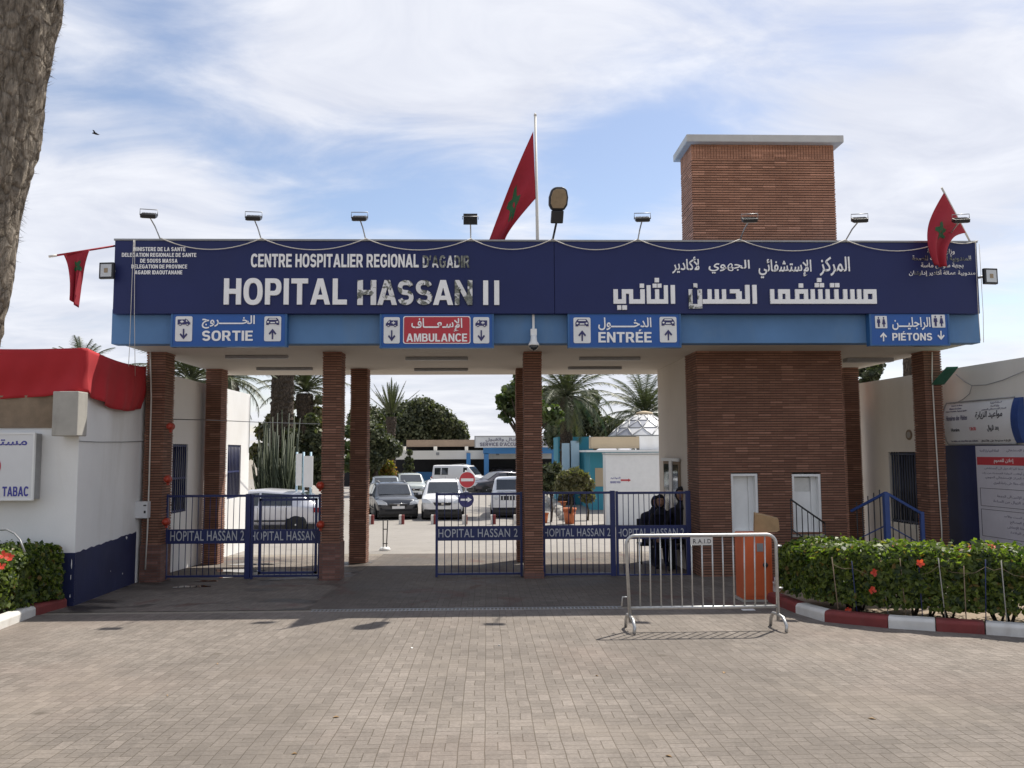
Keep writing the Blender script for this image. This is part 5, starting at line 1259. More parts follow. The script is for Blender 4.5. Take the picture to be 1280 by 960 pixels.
mb.prism([O+U*.02+V*.01+p, O+U*.98+V*.01+p, O+U*.98+V*.035+p, O+U*.02+V*.035+p], rn*.0015); mb.build('ruled_box', M['text_ink'], po)
# green sheet bracket on the right column
mb = MB(); a = [P(1165, 479, 14.14), P(1181, 478.5, 14.14), P(1198, 458, 13.6), P(1183, 458.5, 13.6)]
mb.prism(a, (0, .02, -.03)); tag(mb.build('green_sheet', M['green'], bevel=.004), 'bent green metal sheet fixed to the right brick column', 'metal sheet')
cable('dark cable sagging along the cream wall above the visiting hours sign', [rw(x, y)+rn*.03 for x, y in ((1197, 468), (1208, 477), (1217, 482), (1235, 481), (1256, 475), (1282, 464))], .007, 'grey')
cable('short dark cable from the wall junction down to the curved sign', [rw(x, y)+rn*.03 for x, y in ((1217, 482), (1214, 492), (1206, 499), (1190, 507))], .006, 'grey')
# blue railing of the ramp
br0 = thing('ramp_railing', 'blue painted ramp railing with square post behind the right hedge', 'railing', (P(1107, 700, 13.0).x, 13.0, gz(13)))
pt_ = P(1107, 616, 13.0); pl0 = P(1064, 639, 13.6); pr0 = P(1152, 642, 13.2)
mb = MB(); mb.box(pt_.x-.04, pt_.x+.04, 12.955, 13.045, gz(13)-.02, pt_.z); mb.build('post', M['rail_blue'], br0, bevel=.006)
for e, nm in ((pl0, 'a'), (pr0, 'b')):
    d = (e-pt_).normalized(); s_ = d.cross(Vector((0, 0, 1))).normalized(); u_ = s_.cross(d); mb = MB()
    mb.obox((pt_+e)/2, d*((e-pt_).length/2), s_*.018, u_*.02)
    mb.build('top_rail', M['rail_blue'], br0)
    for k in range(1, 6):
        p = pt_.lerp(e, k/6); mb = MB(); mb.tube([(p.x, p.y, p.z+(.10 if nm == 'a' else -.02)), (p.x, p.y, gz(13)+.15)], .009, 6); mb.build('baluster', M['black'], br0)
    mb = MB(); mb.tube([pt_-Vector((0, 0, .5)), e-Vector((0, 0, .5))], .010, 6); mb.build('lower_rail', M['rail_blue'], br0)
mb = MB(); mb.box(pr0.x-.03, pr0.x+.03, pr0.y-.03, pr0.y+.03, gz(13)-.02, pr0.z+.03); mb.build('post', M['rail_blue'], br0, bevel=.006)
# black stair rail in front of the right gatehouse window
hr_ = thing('stair_rail', 'thin black sloping handrail in front of the right gatehouse window', 'railing', (P(1010, 690, 13.9).x, 13.9, gz(13.9)))
a, b = P(988, 624, 13.9), P(1031, 654, 13.9); mb = MB(); mb.tube([a, b], .014, 8); mb.build('handrail', M['black'], hr_)
for k in range(7): p = a.lerp(b, k/6); mb = MB(); mb.tube([p, (p.x, p.y, max(gz(13.9)+.02, p.z-.55) if 0 < k < 6 else gz(13.9)-.01)], .008, 6); mb.build('baluster', M['black'], hr_)
a2, b2 = a-Vector((0, 0, .5)), b-Vector((0, 0, .5)); mb = MB(); mb.tube([a2, b2], .01, 6); mb.build('lower_rail', M['black'], hr_)
# ------------------------------------------------------------------ flags
STAR = []
def star_strips():
    """outline of the linked five-pointed star as five thin bars in a unit square"""
    p = [(.5+.5*math.sin(2*math.pi*k/5), .5+.5*math.cos(2*math.pi*k/5)) for k in range(5)]
    return [(p[k], p[(k+2) % 5]) for k in range(5)]
def flag_cloth(root, surf, nu, nv, star=(.5, .5, .28, .28)):
    mb = MB(); mb.grid(surf, nu, nv); cl = mb.build('cloth', M['flag_red'], root, solid=.006)
    mb = MB(); cx, cy, ru, rv = star
    for a, b in star_strips():
        au, av = cx+(a[0]-.5)*ru*2, cy+(a[1]-.5)*rv*2; bu, bv = cx+(b[0]-.5)*ru*2, cy+(b[1]-.5)*rv*2
        du, dv = bu-au, bv-av; l = math.hypot(du, dv); pu, pv = -dv/l*.028, du/l*.028; q = []
        for k in range(9):
            t = k/8; u, v = au+du*t, av+dv*t
            for s in (-1, 1):
                uu, vv = u+pu*s, v+pv*s; e = .01
                c = Vector(surf(uu, vv)); n_ = (Vector(surf(uu+e, vv))-c).cross(Vector(surf(uu, vv+e))-c).normalized(); n_ = n_ if n_.y < 0 else -n_
                q.append(c+n_*.007)
        mb.add(q, [(2*k, 2*k+1, 2*k+3, 2*k+2) for k in range(8)])
    mb.build('green_star', M['flag_green'], cl)
YFp = 13.35
o = thing('flag', 'tall red flag with green star hanging slack from the central white pole', 'flag', (P(670, 303, YFp).x, YFp, ZT-.2))
a, b = P(672, 306, YFp), P(669, 144.5, YFp)
mb = MB(); mb.tube([a-Vector((0, 0, .4)), a, b], [.028, .028, .02], 10); mb.build('pole', M['pole'], o)
mb = MB(); mb.lathe([(.024, 0), (.024, .03), (.012, .05)], b-Vector((0, 0, .01)), 10); mb.build('pole_cap', M['pole'], o)
tp, bt = P(666.5, 164, YFp-.02), P(669.5, 248, YFp-.02); ft, fb = P(613, 303.5, YFp-.25), P(634, 303.5, YFp-.05)
ft = P(607, 312, YFp-.0); fb = P(629, 312, YFp+.1)
def cl1(u, v):
    """u along the fly, v from top to bottom of the hoist"""
    h = tp.lerp(bt, v); e = ft.lerp(fb, v); m = h.lerp(e, u)
    m = m+Vector((.0, -.05*math.sin(math.pi*u)*math.cos(v*9+u*3), -.10*math.sin(math.pi*u)*v+.06*math.sin(math.pi*u)*(1-v)))
    k = v-.5; m.x += (-.16*math.sin(math.pi*u)*(k > 0)*k*2)*1.0
    return tuple(m)
flag_cloth(o, cl1, 36, 22, (.50, .45, .15, .30))
# left flag on an outward pole
a, b = P(146, 307, 13.1), P(69, 319.5, 12.6)
o = thing('flag', 'limp red flag on the slanting pole at the left end of the canopy', 'flag', a)
mb = MB(); mb.tube([a, b], .016, 8); mb.build('pole', M['flag_red'], o)
mb = MB(); mb.tube([b-(b-a).normalized()*.02, b+(b-a).normalized()*.09], .02, 8); mb.build('pole_tip', M['pole'], o)
pa, pb = P(112, 312.5, 12.85), P(79, 317.5, 12.7)
q0, q1 = P(96.5, 384, 12.7), P(87.5, 374, 12.65)
def cl2(u, v):
    h = pa.lerp(pb, u); e = q0.lerp(q1, u); t = v
    s = 1-(1-t)**3.0; m = h.lerp(e, 0); m = Vector((h.x+(e.x-h.x)*s, h.y+(e.y-h.y)*t, h.z+(e.z-h.z)*t))
    m.y += .05*math.sin(u*11+v*2)*min(1, t*2); return tuple(m)
flag_cloth(o, cl2, 22, 24, (.45, .30, .28, .13))
# right flag
a, b = P(1213, 303, 13.1), P(1177, 234.5, 12.75)
o = thing('flag', 'red flag drooping from the slanting pole at the right end of the canopy', 'flag', a)
mb = MB(); mb.tube([a-(b-a).normalized()*.1, b], .016, 8); mb.build('pole', M['pole'], o)
pa, pb = P(1180, 241, 12.77), P(1207, 291, 13.0)
q0, q1 = P(1168.5, 332, 12.65), P(1184, 334, 12.68)
def cl3(u, v):
    h = pa.lerp(pb, u); e = q0.lerp(q1, u); s = 1-(1-v)**1.9
    m = Vector((h.x+(e.x-h.x)*s, h.y+(e.y-h.y)*v, h.z+(e.z-h.z)*v+.12*math.sin(math.pi*v)*u)); m.y += .05*math.sin(u*10+v*3)*min(1, v*2.5)
    m.x -= .10*math.sin(math.pi*v)*(1-u); return tuple(m)
flag_cloth(o, cl3, 22, 26, (.5, .42, .28, .13))
# bird
c = P(119, 167, 45); o = thing('bird', 'small dark bird gliding high in the sky', 'bird', c); mb = MB()
mb.tube([c+Vector((-.16, 0, .02)), c+Vector((-.06, 0, .03)), c+Vector((.06, 0, -.01)), c+Vector((.19, 0, -.07))], [.015, .05, .055, .012], 8)
mb.add([c+Vector((-.06, 0, .03)), c+Vector((.06, 0, 0)), c+Vector((.10, -.34, .05)), c+Vector((-.01, -.30, .09))], [(0, 1, 2, 3)]); mb.add([c+Vector((-.06, 0, .03)), c+Vector((.06, 0, 0)), c+Vector((.10, .34, .07)), c+Vector((-.01, .30, .11))], [(0, 1, 2, 3)])
mb.build('body', M['dark'], o, solid=.01)

# ------------------------------------------------------------------ palms and trees
def frond(c, az, el, length, droop, rng, nl=46, wl=.42, tip=.35):
    """rachis points and leaflets of a feather palm frond"""
    h = Vector((math.cos(az), math.sin(az), 0)); pts = []; p = Vector(c); e = el; k = 12
    for i in range(k+1):
        pts.append(p.copy()); d = h*math.cos(e)+Vector((0, 0, math.sin(e))); p = p+d*(length/k); e -= droop/k*(0.6+1.2*i/k)
    side = Vector((-h.y, h.x, 0)); tris = []
    for i in range(nl):
        t = .14+.86*i/(nl-1); f = t*k; j = min(k-1, int(f)); q = pts[j].lerp(pts[j+1], f-j); d = (pts[j+1]-pts[j]).normalized()
        u = side.cross(d)
        for s in (-1, 1):
            ln = wl*(math.sin(math.pi*min(1, t*.86+.12))**.7)*rng.uniform(.8, 1.1)
            v = (side*s*rng.uniform(.75, 1)+d*.75+u*rng.uniform(-.05, .4)-Vector((0, 0, .25))).normalized(); w_ = d*.022*(length/2.6)
            tris.append((q-w_, q+w_, q+v*ln))
    return pts, tris
def palm(name, label, base, top, r0, r1, nf, fl, seed, group=None, skirt=0, wl=.45, fan=False, leafm='palm_leaf', elmin=-35, elmax=85, bark='bark_dark', crown=True, nl=46, droop=70):
    rng = random.Random(seed); base, top = Vector(base), Vector(top)
    o = thing(name, label, 'palm tree', base, group)
    mb = MB(); n = 22; k = int(max(14, (top-base).length/.11)); vs = []
    for i in range(k+1):
        t = i/k; c = base.lerp(top, t); r = (r0+(r1-r0)*t)*(1.35-.35*min(1, t*8) if t < .125 else 1)
        if t > .85: r *= 1+.25*math.sin((t-.85)/.15*math.pi)
        for j in range(n):
            a = 2*math.pi*j/n; s = r*(1+.10*math.sin(a*5.5+i*2.4)+.08*(i % 2)+.05*rng.uniform(-1, 1)); vs.append((c.x+s*math.cos(a), c.y+s*math.sin(a), c.z))
    mb.add(vs, [(i*n+j, i*n+(j+1) % n, (i+1)*n+(j+1) % n, (i+1)*n+j) for i in range(k) for j in range(n)], 0, False); mb.build('trunk', M[bark], o)
    if crown:
        V = []; mbr = MB()
        for i in range(nf):
            az = i*2.39996+rng.uniform(-.2, .2); q = (i+.5)/nf; el = R(elmax+(elmin-elmax)*q)+rng.uniform(-.1, .1)
            pts, tr = frond(top+Vector((0, 0, .1)), az, el, fl*rng.uniform(.85, 1.1), R(droop)*rng.uniform(.7, 1.2)*(.5+.5*q), rng, nl=nl, wl=wl)
            mbr.tube(pts, [.03-.024*j/len(pts) for j in range(len(pts))], 4, 0, False)
            for a_, b_, c_ in tr: V += [a_, b_, c_]
        mbr.build('frond_stalks', M['palm_leaf'], o)
        V = np.array(V); mesh_np('fronds', V, np.arange(len(V)).reshape(-1, 3), M[leafm], o)
    if skirt:
        V = []
        for i in range(skirt):
            pts, tr = frond(top-Vector((0, 0, .15)), i*2.39996+.6, R(rng.uniform(-75, -40)), fl*rng.uniform(.4, .65), R(30), rng, nl=30, wl=wl*.8)
            for q in tr: V += list(q)
        V = np.array(V); mesh_np('dead_fronds', V, np.arange(len(V)).reshape(-1, 3), M['dry_leaf'], o)
    return o
def gp(px, Y): p = P(px, 600, Y); return Vector((p.x, Y, gz(Y)))
def pt(px, py, Y): return P(px, py, Y)

def fiber_palm():
    """the foreground trunk at the left edge: rough fibre bark with a hairy outline"""
    Y = 5.0; 
    def edge(py, px): return P(px, py, Y)
    e0, e1 = edge(360, 0), edge(0, 70); sl_ = (e1.x-e0.x)/(e1.z-e0.z); rad = .30
    base = Vector((e0.x+(gz(Y)-e0.z)*sl_-rad, Y, gz(Y))); top = Vector((e0.x+(7.6-e0.z)*sl_-rad, Y, 7.6))
    o = thing('leaning_palm', 'near palm trunk with rough fibrous bark leaning in from the left edge', 'palm tree', base)
    mb = MB(); n = 96; k = 330; vs = []
    for i in range(k+1):
        t = i/k; c = base.lerp(top, t); 
        for j in range(n):
            a = 2*math.pi*j/n; q = Vector((math.cos(a)*1.2, math.sin(a)*1.2, c.z*1.0))
            d = .030*mnoise.noise(q*2.2)+.022*mnoise.noise(Vector((q.x*6, q.y*6, q.z*4)))+.012*mnoise.noise(Vector((q.x*18, q.y*18, q.z*9)))
            ridge = abs(mnoise.noise(Vector((q.x*4+q.z*.8, q.y*4, q.z*1.3+7)))); d -= .03*max(0, .12-ridge)/.12
            r = rad*(1+.12*max(0, 1-t*9))+d; vs.append((c.x+r*math.cos(a), c.y+r*math.sin(a), c.z))
    mb.add(vs, [(i*n+j, i*n+(j+1) % n, (i+1)*n+(j+1) % n, (i+1)*n+j) for i in range(k) for j in range(n)], 0, True); mb.build('trunk', M['bark'], o)
    rng = np.random.default_rng(4); m = 22000; t = rng.random(m); a = rng.random(m)*2*np.pi
    c = np.array(base)[None]+(np.array(top)-np.array(base))[None]*t[:, None]; nrm = np.stack([np.cos(a), np.sin(a), np.zeros(m)], 1)
    p = c+nrm*(rad-.01); d = nrm*rng.uniform(.15, 1.0, (m, 1))+rng.normal(size=(m, 3))*.35+np.array([0, 0, .9])*rng.choice([-1, 1], (m, 1), p=[.35, .65]); d /= np.linalg.norm(d, axis=1)[:, None]
    tn = np.cross(nrm, d); tn /= np.linalg.norm(tn, axis=1)[:, None]; ln = rng.uniform(.02, .075, (m, 1))
    V = np.stack([p-tn*.0028, p+tn*.0028, p+d*ln], 1).reshape(-1, 3); mesh_np('fibres', V, np.arange(m*3).reshape(-1, 3), M['bark'], o)
    rg = random.Random(8); V = []; mbr = MB()
    for i in range(38):
        pts, tr = frond(top, i*2.39996, R(80-115*(i+.5)/38), 2.8*rg.uniform(.85, 1.1), R(60), rg, nl=40, wl=.5)
        mbr.tube(pts, [.03-.02*j/len(pts) for j in range(len(pts))], 4, 0, False)
        for q in tr: V += list(q)
    mbr.build('frond_stalks', M['palm_leaf'], o); V = np.array(V); mesh_np('fronds', V, np.arange(len(V)).reshape(-1, 3), M['palm_leaf'], o)
fiber_palm()
pk = 'palms behind the gate'
palm('palm_tree', 'thick dark palm trunk rising behind the canopy left of the second column', gp(352, 33), pt(354, 418, 33), .44, .40, 40, 2.0, 21, pk, elmin=-20, elmax=45)
palm('palm_tree', 'shorter palm with green crown base just left of the second column', gp(380, 36), pt(381, 492, 36), .33, .30, 34, 2.2, 22, pk, elmin=-5)
palm('palm_tree', 'date palm with spreading fronds just right of the middle column', gp(707, 44), pt(708, 497, 44), .34, .30, 46, 3.6, 23, pk, elmin=-25, wl=.55, skirt=16, droop=95)
palm('palm_tree', 'low full palm above the glass dome beside the gatehouse wall', gp(806, 48), pt(806, 520, 48), .4, .4, 54, 3.2, 24, pk, elmin=-30, wl=.55, skirt=14, droop=95)
palm('palm_tree', 'stiff leaved palm in front of the dark round tree', gp(489, 62), pt(489, 521, 62), .3, .3, 30, 2.6, 25, pk, elmin=35, wl=.22, nl=70, droop=8)
palm('palm_tree', 'palm fronds showing above the white wall between the left columns', gp(236, 27), pt(238, 480, 27), .28, .28, 36, 2.4, 26, pk, elmin=-25)
palm('palm_tree', 'palm fronds drooping over the end of the white wall', gp(292, 30), pt(286, 478, 30), .28, .28, 34, 1.9, 27, pk, elmin=-30)
palm('palm_tree', 'palm tips just showing behind the red cloth of the kiosk', gp(100, 24), pt(101, 466, 24), .28, .28, 26, 1.05, 28, pk, elmin=-20, wl=.3)
palm('palm_tree', 'palm trunk standing behind the cream wall by the right column', gp(1138, 24), pt(1137, 412, 24), .17, .19, 26, .85, 29, pk, elmin=0, elmax=60, wl=.25)

def tree(name, label, base, centres, n, leaf, mat, seed, trunk_r=.2, group=None, aspect=1.5, shell=.6):
    rng = np.random.default_rng(seed); base = Vector(base); o = thing(name, label, 'tree', base, group)
    V, Fq = leaves(centres, n, leaf, rng, shell=shell, aspect=aspect); mesh_np('crown', V, Fq, M[mat], o)
    mb = MB(); c0 = Vector(np.mean(np.array(centres)[:, :3], 0)); fk = base.lerp(Vector((c0.x, c0.y, c0.z)), .55)
    mb.tube([base-Vector((0, 0, .1)), base.lerp(fk, .5)+Vector((.05, 0, 0)), fk], [trunk_r, trunk_r*.8, trunk_r*.65], 10)
    for c in centres: e = Vector(c[:3]); mb.tube([fk-Vector((0, 0, .1)), fk.lerp(e, .5)+Vector((0, 0, .1)), e], [trunk_r*.5, trunk_r*.3, trunk_r*.08], 6)
    mb.build('trunk', M['bark_dark'], o); return o
def blobs(Y, lst, dy=1.0):
    out = []
    for px, py, r in lst: c = P(px, py, Y); rr_ = r/F*Y; out.append((c.x, c.y+random.uniform(-1, 1)*dy, c.z, rr_, rr_*1.0, rr_*.85))
    return out
tree('round_tree', 'broad dark round-headed tree behind the reception building', gp(535, 88), blobs(88, [(480, 530, 24), (505, 518, 20), (528, 514, 18), (545, 522, 18), (520, 534, 26), (558, 528, 14), (572, 536, 12), (552, 544, 18), (495, 545, 24), (460, 525, 20), (578, 545, 9)], 2), 30000, .24, 'tree_leaf', 31, .5, 'broadleaf trees', shell=.5)
tree('leafy_tree', 'dark leafy bush tree under the stiff leaved palm', gp(470, 55), blobs(55, [(462, 545, 20), (478, 555, 16), (450, 530, 18), (490, 562, 13), (466, 570, 18), (455, 585, 16)], 1), 11000, .17, 'tree_leaf', 32, .25, 'broadleaf trees')
tree('leafy_tree', 'broad leaved tree with loose branches on both sides of the middle column', gp(672, 38), blobs(38, [(628, 500, 9), (636, 489, 9), (645, 500, 12), (640, 512, 10), (630, 518, 6), (648, 482, 10), (626, 508, 5), (634, 525, 5), (660, 495, 16), (672, 512, 15), (650, 472, 8), (690, 520, 14)], .6), 3000, .19, 'broad_leaf', 33, .16, 'broadleaf trees', aspect=1.3, shell=.85)
tree('leafy_tree', 'dense dark tree behind the date palm and teal wall', gp(725, 56), blobs(56, [(690, 520, 20), (712, 535, 20), (735, 520, 16), (745, 535, 15), (700, 545, 20), (725, 510, 15), (757, 530, 10), (770, 538, 13), (690, 495, 14), (708, 488, 12), (738, 498, 12), (782, 536, 12), (795, 532, 10), (815, 528, 12)], 1), 22000, .17, 'tree_leaf', 34, .25, 'broadleaf trees')
tree('leafy_tree', 'bright green tree glimpsed between the second pair of columns', gp(405, 42), blobs(42, [(398, 545, 14), (405, 562, 14), (395, 575, 14), (432, 560, 9), (436, 580, 10), (400, 525, 9), (440, 540, 8)], .6), 4500, .2, 'broad_leaf', 35, .16, 'broadleaf trees')
tree('flowering_shrub', 'orange and green flowering shrub behind the dark parked car', gp(478, 58), blobs(58, [(472, 575, 10), (482, 584, 11), (470, 592, 11), (488, 594, 9), (478, 600, 11), (464, 582, 9)], .6), 3800, .17, 'autumn_leaf', 36, .1)
tree('slim_shrub', 'slim dark shrub standing before the reception building', gp(511, 60), blobs(60, [(511, 575, 5), (511, 584, 6), (510, 592, 6), (512, 566, 4)], .2), 1100, .15, 'tree_leaf', 37, .07)
tree('leafy_tree', 'dark evergreen showing between gatehouse and cream wall', gp(1088, 30), blobs(30, [(1085, 470, 9), (1092, 462, 10), (1086, 480, 10), (1097, 452, 10), (1080, 462, 8), (1090, 500, 14)], .3), 2600, .15, 'tree_leaf', 38, .12, 'broadleaf trees')
# tall cactus-like spurge
o = thing('tall_spurge', 'tall grey green cactus-like spurge with many upright stems behind the wall', 'cactus', gp(346, 31)); rg = random.Random(12); mb = MB()
for i in range(120):
    b = gp(346+rg.uniform(-18, 20), 31+rg.uniform(-1, 1)); hgt = rg.uniform(1.5, 4.4)*(1-.45*min(1, abs(b.x-o.location.x))**2); tx = (b.x-o.location.x)*.5+rg.uniform(-.15, .15)
    m_ = b+Vector((tx*.5, 0, hgt*.45)); mb.tube([b, m_, b+Vector((tx, rg.uniform(-.2, .2), hgt))], [.05, .045, .02], 5)
    for k in range(5):
        q = b.lerp(m_, rg.uniform(.3, 1)); e = Vector((rg.uniform(-.35, .35), rg.uniform(-.35, .35), rg.uniform(.5, 1.5))); mb.tube([q, q+e*.4+Vector((e.x*.2, e.y*.2, 0)), q+e], [.035, .033, .012], 4)
mb.build('stems', M['cactus_leaf'], o)
tree('leafy_tree', 'dark bush at the foot of the palms behind the silver hatchback', gp(352, 32.5), blobs(32.5, [(335, 600, 12), (352, 595, 14), (368, 600, 12), (386, 590, 12), (396, 598, 10), (345, 575, 12), (362, 570, 12), (392, 570, 10), (376, 560, 9), (392, 545, 12), (388, 525, 9), (398, 560, 12), (365, 545, 10), (330, 575, 10), (396, 580, 12)], .3), 11000, .14, 'tree_leaf', 39, .1, 'broadleaf trees')

tree('leafy_tree', 'tall olive green thicket between white wall and second column', gp(362, 36), blobs(36, [(334, 540, 13), (328, 565, 12), (345, 525, 9), (362, 530, 13), (370, 555, 14), (352, 560, 14), (393, 515, 8), (396, 535, 10), (360, 505, 7), (384, 550, 12), (338, 585, 14), (400, 500, 6)], .5), 9000, .15, 'dry_leaf', 44, .09, 'broadleaf trees', shell=.8)

# ------------------------------------------------------------------ reception building behind the car park
YH = 68.0
rbld = thing('reception_building', 'low hospital reception building with brown roof edge and white beam across the car park', 'building', (P(560, 600, YH).x, YH, gz(YH)))
def bx(mb, x0, x1, y0, y1, Y, d, mi=0):
    a, b = P(x0, (y0+y1)/2, Y), P(x1, (y0+y1)/2, Y); z0, z1 = P((x0+x1)/2, y1, Y).z, P((x0+x1)/2, y0, Y).z; mb.box(a.x, b.x, Y, Y+d, z0, z1, mi)
mb = MB(); bx(mb, 508, 720, 549.5, 558, YH, 8); mb.build('roof', M['roofbrown'], rbld)
mb = MB(); bx(mb, 430, 720, 563, 574, YH-1.2, 1.0); mb.build('beam', M['cream_wall'], rbld)
mb = MB(); bx(mb, 430, 720, 555, 612, YH+2.5, .3); mb.build('shaded_back_wall', M['dark'], rbld)  # near-black colour stands in for the shade inside the building
for x in (505, 544, 583): mb = MB(); bx(mb, x-2, x+2, 558, 563.5, YH-.6, .5); mb.build('pier', M['cream_wall'], rbld)
for x in (547, 585, 622): mb = MB(); bx(mb, x-2, x+2, 565.5, 569, YH-1.24, .03); mb.build('wall_lamp', M['grey'], rbld)
mb = MB(); bx(mb, 520, 545, 590, 606, YH+1.9, .2); mb.build('blue_door', M['portal_blue'], rbld)
mb = MB(); bx(mb, 548, 558, 590, 606, YH+1.9, .2); mb.build('red_panel', M['kerb_red'], rbld)
for x0, x1 in ((605, 611), (583, 588), (690, 696)): mb = MB(); bx(mb, x0, x1, 566.5, 606, YH-3, .4); mb.build('blue_column', M['portal_blue'], rbld)
mb = MB(); bx(mb, 604, 700, 559.5, 567, YH-3, 2.2); mb.build('portal_beam', M['portal_blue'], rbld)
ss = thing('service_sign', 'long white sign over the reception entrance reading SERVICE', 'sign', (P(645, 560, YH-3.2).x, YH-3.2, P(645, 560, YH-3.2).z))
mb = MB(); bx(mb, 593.5, 697.5, 545.5, 559.3, YH-3.3, .25); mb.build('panel', M['sign_white'], ss)
mb = MB(); bx(mb, 593, 698, 544.6, 545.4, YH-3.34, .3); bx(mb, 593, 594, 545.5, 559.5, YH-3.34, .05); mb.build('frame', M['grey'], ss)
O, U, V = on_plane(600, 693, 553, 557.5, YH-3.31); set_text('lettering', bold("SERVICE D'ACCUEIL ET ADMISSION", .12), O, U, V, M['text_grey'], ss, .02)
O, U, V = on_plane(607, 687, 547, 552.3, YH-3.31); set_text('arabic_lettering', font(shape_ar('مصلحة الإستقبال والقبول'), .014), O, U, V, M['text_grey'], ss, .02)

# teal building with dome
YTL = 40.0
tb = thing('teal_building', 'teal painted pavilion with beige band and faceted glass dome', 'building', (P(740, 640, YTL).x, YTL, gz(YTL)))
mb = MB(); bx(mb, 698, 742, 546, 640, YTL+4, 3); bx(mb, 738, 858, 563, 645, YTL, 5); mb.build('teal_wall', M['teal'], tb)
mb = MB(); bx(mb, 739, 799, 546, 560.5, YTL-.05, .9); mb.build('beige_band', M['beige'], tb)
mb = MB(); bx(mb, 799.3, 860, 545, 562, YTL-.07, .9); mb.build('white_parapet', M['white_wall'], tb)
mb = MB(); bx(mb, 733, 860, 562.3, 564.8, YTL-1.2, 3); mb.build('eave_slab', M['white'], tb)
mb = MB(); bx(mb, 726, 738, 566, 573, YTL+3.95, .04); mb.build('window', M['glass'], tb)
for x0, x1, y0 in ((703, 712, 554), (714, 724, 551)): mb = MB(); bx(mb, x0, x1, y0, 592, YTL+2.8, .3); mb.build('lightblue_fin', M['lightblue'], tb)
mb = MB(); bx(mb, 744, 757, 585, 608, YTL-.03, .025); mb.build('panel', M['beige'], tb)
# dome
dc = P(806, 545, YTL+3); Rr = 46/F*(YTL+3); hh = 29/F*(YTL+3); ds = MB(); N = 12; rings = [(1, 0), (.78, .34), (.52, .66), (.22, .93)]
vs = [(dc.x+Rr*r*math.cos(2*math.pi*(j+.5*(i % 2))/N), dc.y+Rr*r*math.sin(2*math.pi*(j+.5*(i % 2))/N), dc.z+hh*z) for i, (r, z) in enumerate(rings) for j in range(N)]
fs = []; mi = []
for i in range(3):
    for j in range(N):
        a, b, c, d = i*N+j, i*N+(j+1) % N, (i+1)*N+(j+1) % N, (i+1)*N+j
        fs += [(a, b, d), (b, c, d)] if i % 2 == 0 else [(a, b, c), (a, c, d)]
dm = MB()
for k, f in enumerate(fs): dm.add([vs[q] for q in f], [(0, 1, 2)], 0 if random.random() < .55 else 1)
do = dm.build('dome', [M['domewhite'], M['domegrey']], tb)
dm = MB(); seen = set()
for f in fs:
    for a, b in ((f[0], f[1]), (f[1], f[2]), (f[2], f[0])):
        if (min(a, b), max(a, b)) not in seen: seen.add((min(a, b), max(a, b))); dm.tube([vs[a], vs[b]], .03, 4)
dm.build('dome_ribs', M['grey'], do)
dm = MB(); dm.lathe([(Rr*.25, hh*.93), (Rr*.22, hh*1.02), (Rr*.05, hh*1.08)], dc, 12); dm.build('dome_cap', M['beige'], do)
# white guard cabin
YW = 30.5
gc = thing('guard_cabin', 'plain white cabin with a small red arrow notice beside the gatehouse wall', 'cabin', (P(790, 655, YW).x, YW, gz(YW)))
mb = MB(); a, b = P(757.5, 610, YW).x, P(834, 610, YW).x; mb.box(a, b, YW, YW+.75, gz(YW)-.1, P(790, 568, YW).z); mb.build('wall', M['white'], gc, bevel=.02)
mb = MB(); bx(mb, 756.5, 836, 565.8, 567.8, YW-.06, .86); mb.build('roof_edge', M['alu'], gc)
mb = MB(); bx(mb, 776, 786, 599.2, 601.2, YW-.012, .011); q = P(787, 600.2, YW-.012)
mb.prism([P(785.5, 598.2, YW-.012), P(788.5, 600.2, YW-.012), P(785.5, 602.2, YW-.012)], (0, .011, 0)); mb.build('red_arrow', M['text_red'], gc)
O, U, V = on_plane(763, 775.5, 601.5, 604, YW-.002); set_text('lettering', font('RENDEZ VOUS', .02), O, U, V, M['text_blue'], gc, .004); O, U, V = on_plane(763, 775.5, 596, 599, YW-.002); set_text('lettering', font(shape_ar('المواعيد'), .012), O, U, V, M['text_blue'], gc, .004)
# oleander bushes and pots
tree('oleander_bush', 'olive oleander bush in the terracotta pot behind the gate', gp(712, 31.2)+Vector((0, 0, .5)), blobs(31.2, [(706, 598, 9), (718, 594, 9), (712, 607, 9), (724, 604, 8), (701, 610, 6), (730, 597, 6)], .3), 2600, .13, 'dry_leaf', 41, .05, aspect=2.6, shell=.8)
tree('oleander_bush', 'dark green oleander bush right behind the middle column', gp(688, 33), blobs(33, [(684, 590, 9), (690, 600, 9), (683, 608, 8), (694, 585, 6), (697, 606, 7)], .3), 2300, .14, 'tree_leaf', 42, .05, aspect=2.6, shell=.8)
tree('oleander_bush', 'small dark shrub before the teal wall, right of the terracotta pot', gp(734, 34), blobs(34, [(731, 610, 8), (736, 604, 7), (728, 602, 6), (735, 620, 8)], .3), 1500, .13, 'dry_leaf', 43, .05, aspect=2.4, shell=.8)
def pot(px, py, h, r, label):
    g = G(px, py); o = thing('plant_pot', label, 'plant pot', (g.x, g.y, gz(g.y)), 'terracotta pots by the cabin'); z = gz(g.y)
    mb = MB(); mb.lathe([(r*.68, 0), (r*.95, h*.85)], (g.x, g.y, z), 20); mb.build('body', M['terracotta'], o)
    mb = MB(); mb.lathe([(r*.95, h*.851), (r*1.08, h*.86), (r*1.08, h), (r*.9, h), (r*.88, h*.9), (.01, h*.9)], (g.x, g.y, z), 20); mb.build('rim', M['terracotta'], o)
pot(712, 655, .60, .25, 'tall terracotta plant pot seen through the gate'); pot(703, 636, .36, .2, 'small brown plant pot beyond the tall terracotta one'); pot(680.5, 654, .4, .16, 'reddish pot half hidden by the middle column')
